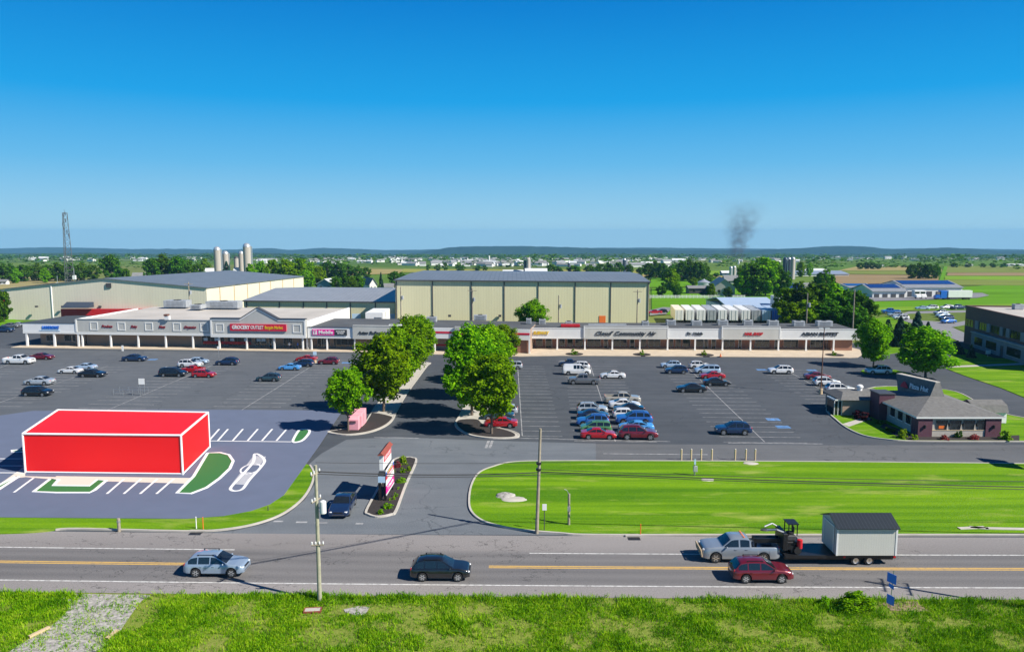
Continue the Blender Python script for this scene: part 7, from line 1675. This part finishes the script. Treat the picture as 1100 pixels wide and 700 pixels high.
# lamp post with orange foot, far poles
g0=P(881.5,423); t=thing('lamp_post','slim rusty lamp post with a yellow foot beside white cars','lamp post',g0,0,None,False); h_=up(g0,352.5)
b=MB(); b.tube((0,0,0),(.1,0,h_),.11,.07,8); b.build('shaft',M['rust'],t); b=MB(); b.tube((0,0,0),(0,0,.95),.32,.30,12); b.build('foot',M['tan'],t); b=MB(); b.box(-.9,-.15,-.2,.2,h_-.05,h_+.12); b.box(.2,.95,-.2,.2,h_-.05,h_+.12); b.build('lamp_head',M['hvac'],t)
g0=P(426,420); t=thing('lamp_post','lamp post with pale heads rising through the left maples','lamp post',g0,0,None,False); h_=up(g0,349); b=MB(); b.tube((0,0,0),(0,0,h_),.1,.07,8); b.build('shaft',M['steel'],t); b=MB(); b.box(-1.1,-.2,-.25,.25,h_-.1,h_+.1); b.box(.2,1.1,-.25,.25,h_-.1,h_+.1); b.build('lamp_head',M['white'],t)
def far_pole(x,D,ytop,ybot,lab,tr=False,arm=False):
    q=A(x,ybot,D); z1=A(x,ytop,D).z; t=thing('utility_pole',lab,'utility pole',(q.x,D,0),0,None,False); b=MB(); b.tube((0,0,-1),(0,0,z1),.2,.14,8); b.build('shaft',M['wood'],t)
    if tr: b=MB(); b.lathe([(.3,0),(.3,1.0)],10,(.5,-.1,z1-3.4)); b.build('transformer',M['hvac'],t)
    if arm: b=MB(); b.box(-1.2,1.2,-.25,-.15,z1-.6,z1-.45); b.build('crossarm',M['wood'],t)
    return t
far_pole(866,192,315,350,'wooden pole with grey transformer before the dense clump',True); far_pole(916,190,311,352,'pale slim pole at the right end of the dense clump')
far_pole(507.5,206,310,346,'pole with transformers before the yellow warehouse, left one',True,True); far_pole(600,204,317,348,'pole with a transformer before the yellow warehouse, middle one',True); far_pole(884.2-200,204,311,348,'pole with a transformer at the yellow warehouse right end',True,True); far_pole(431,206,308,350,'slim pole at the left corner of the yellow warehouse',True); far_pole(204,219,303,335,'pole with a transformer before the cream warehouse',True,True)
# signs
def post_sign(x,y,h,wd_,hh,m,label,pm='steel',cat='sign',z=0.0,txt=None):
    g0=P(x,y,z); t=thing('street_sign',label,cat,g0,0,None,False); b=MB(); b.tube((0,0,0),(0,0,h),.04,n=8); b.build('post',M[pm],t)
    b=MB(); b.box(-wd_/2,wd_/2,-.07,-.04,h-hh,h); p_=b.build('plate',M[m],t,bevel=.01); return t,p_
post_sign(338.5,389.5,2.4,.75,.75,'skyblue','blue accessible parking sign on a post beside the dark red car')
b=MB(); g0=P(338.5,389.5); b.lathe([(.3,0),(.3,.55)],10); b.build('foot',M['tan'],[o for o in COL.objects if o.get('label','').startswith('blue accessible')][0])
post_sign(235,384.5,2.6,.5,.6,'white','small white parking sign below the supermarket sign')
post_sign(132,377.3,1.4,.5,1.3,'white','white bollard sign at the kerb before the supermarket','white')
post_sign(584.7,569,2.5,.4,.6,'white','small white sign on a thin post right of the bare pole','darktrim',z=.1)
post_sign(1061,383,1.5,1.1,.9,'offwhite','pale notice sign on the office lawn before the shaded lane',z=.09)
g0=P(956,651); t=thing('street_sign','pair of tilted blue signs on one post at the near roadside','sign',g0,-.35,None,False); h_=up(g0,612)
b=MB(); b.tube((0,0,-.1),(.12,0,h_),.035,n=8); b.build('post',M['steel'],t)
for z0,z1,w_,nm in ((h_-.85,h_-.15,.62,0),(h_-1.25,h_-.95,.35,0),(h_-2.5,h_-1.8,.5,0)): b=MB(); b.extr([(-w_/2,-.06,z0),(w_/2,-.06,z0-.22),(w_/2,-.06,z1-.22),(-w_/2,-.06,z1)],(0,.025,0)); b.build('plate',M['blue'],t)
# cart corral
def corral(x0,y0,x1,y1,label):
    a=P(x0,y0); c=P(x1,y1); t=thing('cart_corral',label,'cart corral',((a+c)/2)); b=MB(); 
    for yy in (0,1.9):
        for s in (0,.33,.66,1): p=a.lerp(c,s)+EY*yy; b.tube((p.x,p.y,0),(p.x,p.y,1.0),.035,n=6)
        for z in (.45,1.0): p=a+EY*yy; q=c+EY*yy; b.tube((p.x,p.y,z),(q.x,q.y,z),.03,n=6)
    b.build('frame',M['steel'],t); b=MB(); p=c; b.tube((p.x-.35,p.y,0),(p.x-.35,p.y,2.4),.04,n=6); b.tube((p.x+.4,p.y,0),(p.x+.4,p.y,2.4),.04,n=6); b.build('sign_posts',M['steel'],t); b=MB(); b.box(p.x-.5,p.x+.5,p.y-.08,p.y-.04,1.9,2.9); b.build('sign_plate',M['white'],t)
corral(122,424,153,424.5,'steel cart corral with a white sign in the left lot')
# bollards along the front lawn
for i,x in enumerate((731.8,742.3,753,764.5,789.5,801,811)):
    g0=P(x,494.3); t=thing('bollard',('tan post at the lawn edge, %s'%['first from the left of the group of four','second from the left of the group of four','third from the left of the group of four','last of the group of four','first of the group of three','middle of the group of three','rightmost of all'][i]),'bollard',g0,0,'tan posts along the front aisle',False)
    b=MB(); b.tube((0,0,0),(0,0,1.35),.11,.11,10); b.build('shaft',M['tan'],t); b=MB(); b.lathe([(.12,1.351),(.10,1.42),(.03,1.46)],10); b.build('cap',M['concrete'],t)
g0=P(746,510.5,.1); t=thing('meter_post','grey meter box on a pipe standing on the lawn','meter',g0,0,None,False); b=MB(); b.tube((0,0,0),(0,0,1.95),.09,n=8); b.build('pipe',M['steel'],t); b=MB(); b.box(-.16,.30,-.15,.15,.45,1.1); b.build('box',M['hvac'],t,bevel=.02); b=MB(); b.box(-.1,.1,-.12,-.1,1.3,1.9); b.build('plate',M['skyblue'],t)
# stones, slabs and lids on the lawn
def lump(x,y,wx_,wy_,hz_,m,name,label,z=.1,seed=0,cat='slab'):
    g0=P(x,y,z); t=MB(); t.ell((0,0,0),(wx_,wy_,hz_),16,8,.1,seed); o=t.build(name,M[m],None,smooth=50,origin=g0); tag(o,label,cat); return o
lump(543,532,1.05,.85,.24,'gravel','boulder','pale boulder lying on the lawn near the drive',seed=1,cat='boulder'); lump(552,536,1.3,.8,.10,'concrete','stone_slab','flat pale slab beside the boulder on the lawn',seed=2)
lump(760,515,.75,.55,.07,'concrete','manhole_lid','pale round lid flush in the lawn below the posts',seed=3,cat='lid'); lump(806,497.3,.9,.6,.07,'concrete','manhole_lid','pale lid at the lawn edge under the right posts',seed=4,cat='lid')
lump(822,569,.45,.3,.12,'darktrim','cover_box','small dark cover lying on the lawn above the trailer hitch',seed=5,cat='cover')
for (x,y,h_,mm,nm,lb) in ((211,567.5,1.1,'white','marker_post','thin white marker stake at the left kerb'),(218.3,568,1.1,'orange','marker_post','thin orange marker stake beside the white one'),(688,573.8,.95,'orange','marker_post','orange marker stake at the kerb above the storm drain'),(288,548,.4,'darktrim','marker_post','small dark stake in the grass below the pad')):
    g0=P(x,y,.1); t=MB(); t.tube((0,0,0),(0,0,h_),.05,.04,8); t.lathe([(.055,h_+.001),(.05,h_+.04),(.01,h_+.06)],8); o=t.build(nm,M[mm],None,origin=g0); tag(o,lb,'marker stake')
def drain(x,y,label):
    g0=P(x,y); t=thing('storm_drain',label,'drain',g0,0,None,False); b=MB(); b.box(-.55,.55,-.35,.35,0,.02); b.build('grate',M['blackmetal'],t); b=MB(); b.box(-.7,.7,.36,.55,0,.17); b.build('throat',M['concrete'],t)
drain(681,578.3,'dark storm drain in the kerb of the front lawn'); drain(210,572.8,'storm drain in the kerb below the blue grey pad')
g0=P(1072,567,.1); t=MB(); 
for a_,c_ in (((1030,567.5),(1058,566.2)),((1042,566),(1062,567.8)),((1058,567.3),(1130,568.8))): p=P(*a_,.1);q=P(*c_,.1); ribbon(t,[p-g0,q-g0],.5,.0,.06)
o=t.build('broken_slabs',M['concrete'],None,origin=g0,fix=False); tag(o,'broken pale slabs lying along the lawn edge at the right','slabs')
o=None; g0=P(336,656,0); t=thing('valve_box','low valve lid with red rim in the roadside weeds','valve box',g0,.1,None,False); b=MB(); b.box(-.55,.55,-.28,.28,.0,.12); b.build('lid',M['concrete'],t); b=MB(); b.box(-.62,-.551,-.34,.34,0,.15); b.box(.551,.62,-.34,.34,0,.15); b.box(-.55,.55,-.34,-.281,0,.15); b.box(-.55,.55,.281,.34,0,.15); b.build('rim',M['redroof'],t)
for i,(x,y,x2,y2,lb) in enumerate(((31,684,53,673.5,'pale timber along the left side of the gravel drive'),(114.5,686,126,677,'pale timber along the right side of the gravel drive'))):
    a=P(x,y,.1);c=P(x2,y2,.1); t=MB(); ribbon(t,[Vector((0,0,0)),c-a],.22,-.08,.1); t.face([(0,0,-.08)]*3) if 0 else None; o=t.build('timber',M['tan'],None,origin=a,fix=False); tag(o,lb,'timber')
g0=P(774,382.8,.14); t=thing('traffic_cone','small orange traffic cone on the tan walk','cone',g0,0,None,False); b=MB(); b.lathe([(.2,.05),(.05,.7),(.03,.72)],12); b.build('cone',M['orange'],t); b=MB(); b.box(-.25,.25,-.25,.25,0,.049); b.build('base',M['orange'],t)
# person walking at the supermarket entrance
def person(x,y,z,label,top,yaw=0):
    g0=P(x,y,z); t=thing('person',label,'person',g0,yaw,None,False)
    J=[(0,0,.95),(0,0,1.2),(0,.0,1.42),(0,0,1.52),(0,-.02,1.62),(0,-.01,1.74),(-.10,0,.9),(-.12,-.12,.5),(-.12,.05,.08),(-.12,-.1,.03),(.10,0,.9),(.12,.14,.5),(.12,.25,.08),(.12,.10,.03),(-.19,0,1.38),(-.25,.05,1.1),(-.24,-.08,.85),(.19,0,1.38),(.25,-.05,1.1),(.24,-.15,.88)]
    E_=[(0,1),(1,2),(2,3),(3,4),(4,5),(0,6),(6,7),(7,8),(8,9),(0,10),(10,11),(11,12),(12,13),(2,14),(14,15),(15,16),(2,17),(17,18),(18,19)]
    rad=[.14,.13,.14,.055,.085,.08,.09,.065,.045,.04,.09,.065,.045,.04,.06,.045,.035,.06,.045,.035]
    me=bpy.data.meshes.new('body'); me.from_pydata(J,E_,[]); o=bpy.data.objects.new('tmp_body',me); COL.objects.link(o);
    md=o.modifiers.new('s','SKIN')
    for i,v in enumerate(me.skin_vertices[0].data): v.radius=(rad[i]*1.1,rad[i]*.85); v.use_root=(i==0)
    o.modifiers.new('b','SUBSURF').levels=1; dg=bpy.context.evaluated_depsgraph_get(); dg.update(); m2=bpy.data.meshes.new_from_object(o.evaluated_get(dg)); bpy.data.objects.remove(o)
    m2.materials.clear(); [m2.materials.append(q_) for q_ in (M['skin'],top,M['darkcloth'])]
    for p in m2.polygons:
        z_=p.center.z; p.material_index=0 if z_>1.5 or (z_<1.0 and abs(p.center.x)>.2) else (1 if z_>.93 else 2); p.use_smooth=True
    bo=bpy.data.objects.new('body',m2); COL.objects.link(bo); bo.parent=t
    b=MB(); b.ell((0,.015,1.73),(.095,.10,.07),10,6); b.build('hair',M['darktrim'],t,smooth=True)
person(311,375,.14,'person in a white shirt walking at the supermarket entrance',M['whitecloth'],.6)
person(320,375,.14,'person in blue bending towards carts at the supermarket entrance',M['blue'],-.8)
# off-frame pylon whose shadow falls on the lawn's upper right corner
g0=P(1150,505,.1); t=thing('roadside_sign','tall restaurant road sign just beyond the right edge','sign',(g0.x,g0.y,.1),0,None,False); b=MB(); b.tube((0,0,0),(0,0,5.6),.16,n=10); b.build('post',M['steel'],t); b=MB(); b.box(-.25,.25,-1.9,1.9,4.6,6.9); b.build('cabinet',M['red'],t,bevel=.05)
# lattice tower
D=400; g0=Vector((A(74,300,D).x,D,T(D))); zt_=A(70,228.5,D).z-g0.z; t=thing('lattice_tower','tall steel lattice radio tower rising behind the cream warehouse','tower',g0,.3,None,False)
b=MB(); N=13; w0,w1=2.7,1.25
def cn(i,k): f=i/N; w_=w0+(w1-w0)*f; a=k*2*math.pi/3; return Vector((w_*math.cos(a),w_*math.sin(a),zt_*f))
for i in range(N):
    for k in range(3):
        b.tube(cn(i,k),cn(i+1,k),.17,n=5,cap=False); b.tube(cn(i,k),cn(i+1,(k+1)%3),.08,n=4,cap=False); b.tube(cn(i+1,k),cn(i+1,(k+1)%3),.08,n=4,cap=False)
b.build('lattice',M['towersteel'],t)
for i in range(7):
    a=i*1.3; z_=zt_*(.72+.045*i); b=MB(); b.box(-.16,.16,-.14,.14,z_-.8,z_+.8); b.v=[p+Vector((1.25*math.cos(a),1.25*math.sin(a),0)) for p in b.v]; b.build('antenna',M['darktrim'],t)
b=MB(); b.tube((0,0,zt_*.98),(0,0,zt_*1.04),.08); b.build('spire',M['towersteel'],t)
for x,yt,lb in ((61.5,296,'thin mast with a white box left of the lattice tower foot'),(80,288,'thin mast right of the lattice tower foot')):
    g0=Vector((A(x,300,380).x,380,T(380))); t=thing('mast',lb,'mast',g0,0,None,False); h_=A(x,yt,380).z-g0.z; b=MB(); b.tube((0,0,0),(0,0,h_),.16,n=6); b.build('shaft',M['steel'],t); b=MB(); b.box(-.7,.7,-.5,.5,h_-5.5,h_-3.5); b.build('box',M['white'],t)
# ---------------------------------------------------------------- smoke and air
def box_obj(name,x0,x1,y0,y1,z0,z1,m,**k):
    b=MB(); b.box(x0,x1,y0,y1,z0,z1); o=b.build(name,m); tag(o,**k); return o
m=bpy.data.materials.new('haze_air'); m.use_nodes=True; n=m.node_tree; n.nodes.remove(n.nodes['Principled BSDF'])
pv=n.nodes.new('ShaderNodeVolumePrincipled'); pv.inputs['Color'].default_value=(0.28,0.66,1.0,1); pv.inputs['Density'].default_value=0.00008; pv.inputs['Anisotropy'].default_value=0.0
n.links.new(pv.outputs[0],n.nodes['Material Output'].inputs['Volume'])
box_obj('haze',-8700,8700,-80,9700,T(9500)-3,62,m,label='thin bluish summer haze lying over the whole valley',kind='stuff')
D=1500; c=A(793,262,D)
m=bpy.data.materials.new('smoke_volume'); m.use_nodes=True; n=m.node_tree; n.nodes.remove(n.nodes['Principled BSDF'])
pv=n.nodes.new('ShaderNodeVolumePrincipled'); pv.inputs['Color'].default_value=(0.22,0.22,0.25,1); pv.inputs['Anisotropy'].default_value=0.2
tc=n.nodes.new('ShaderNodeTexCoord'); sp=n.nodes.new('ShaderNodeSeparateXYZ'); n.links.new(tc.outputs['Object'],sp.inputs[0])
# plume axis drifts to the right with height; wider towards the top
z0,z1=T(D),A(793,213,D).z; H_=z1-z0
hz=mathn(n,'DIVIDE',sp.outputs['Z'],H_)
nz=n.nodes.new('ShaderNodeTexNoise'); nz.inputs['Scale'].default_value=.045; nz.inputs['Detail'].default_value=4; nz.inputs['Roughness'].default_value=.6; n.links.new(tc.outputs['Object'],nz.inputs['Vector'])
wob=mathn(n,'MULTIPLY',mathn(n,'SUBTRACT',nz.outputs[0],.5),55)
ax=mathn(n,'ADD',mathn(n,'MULTIPLY',mathn(n,'SUBTRACT',hz,.25),14),wob)
dx=mathn(n,'SUBTRACT',sp.outputs['X'],ax)
rw_=mathn(n,'ADD',mathn(n,'MULTIPLY',hz,44),13)
rr=mathn(n,'DIVIDE',mathn(n,'POWER',mathn(n,'ADD',mathn(n,'MULTIPLY',dx,dx),mathn(n,'MULTIPLY',sp.outputs['Y'],sp.outputs['Y'])),.5),rw_)
fo=mathn(n,'SUBTRACT',1.0,rr,True)
topf=mathn(n,'MULTIPLY',mathn(n,'SUBTRACT',1.0,hz,True),mathn(n,'SUBTRACT',1.35,hz,True))
nz2=n.nodes.new('ShaderNodeTexNoise'); nz2.inputs['Scale'].default_value=.09; nz2.inputs['Detail'].default_value=4; n.links.new(tc.outputs['Object'],nz2.inputs['Vector'])
pf=mathn(n,'MULTIPLY',mathn(n,'SUBTRACT',nz2.outputs[0],.36,True),3.2)
den=mathn(n,'MULTIPLY',mathn(n,'MULTIPLY',mathn(n,'MULTIPLY',fo,topf),pf),.12)
n.links.new(den,pv.inputs['Density']); n.links.new(pv.outputs[0],n.nodes['Material Output'].inputs['Volume'])
b=MB(); b.lathe([(26,0),(30,H_*.2),(58,H_*.6),(72,H_*.85),(30,H_)],14); o=b.build('smoke_plume',m,None,origin=(c.x,D,z0)); tag(o,'dark smoke column drifting up from the far fields','smoke',kind='stuff')
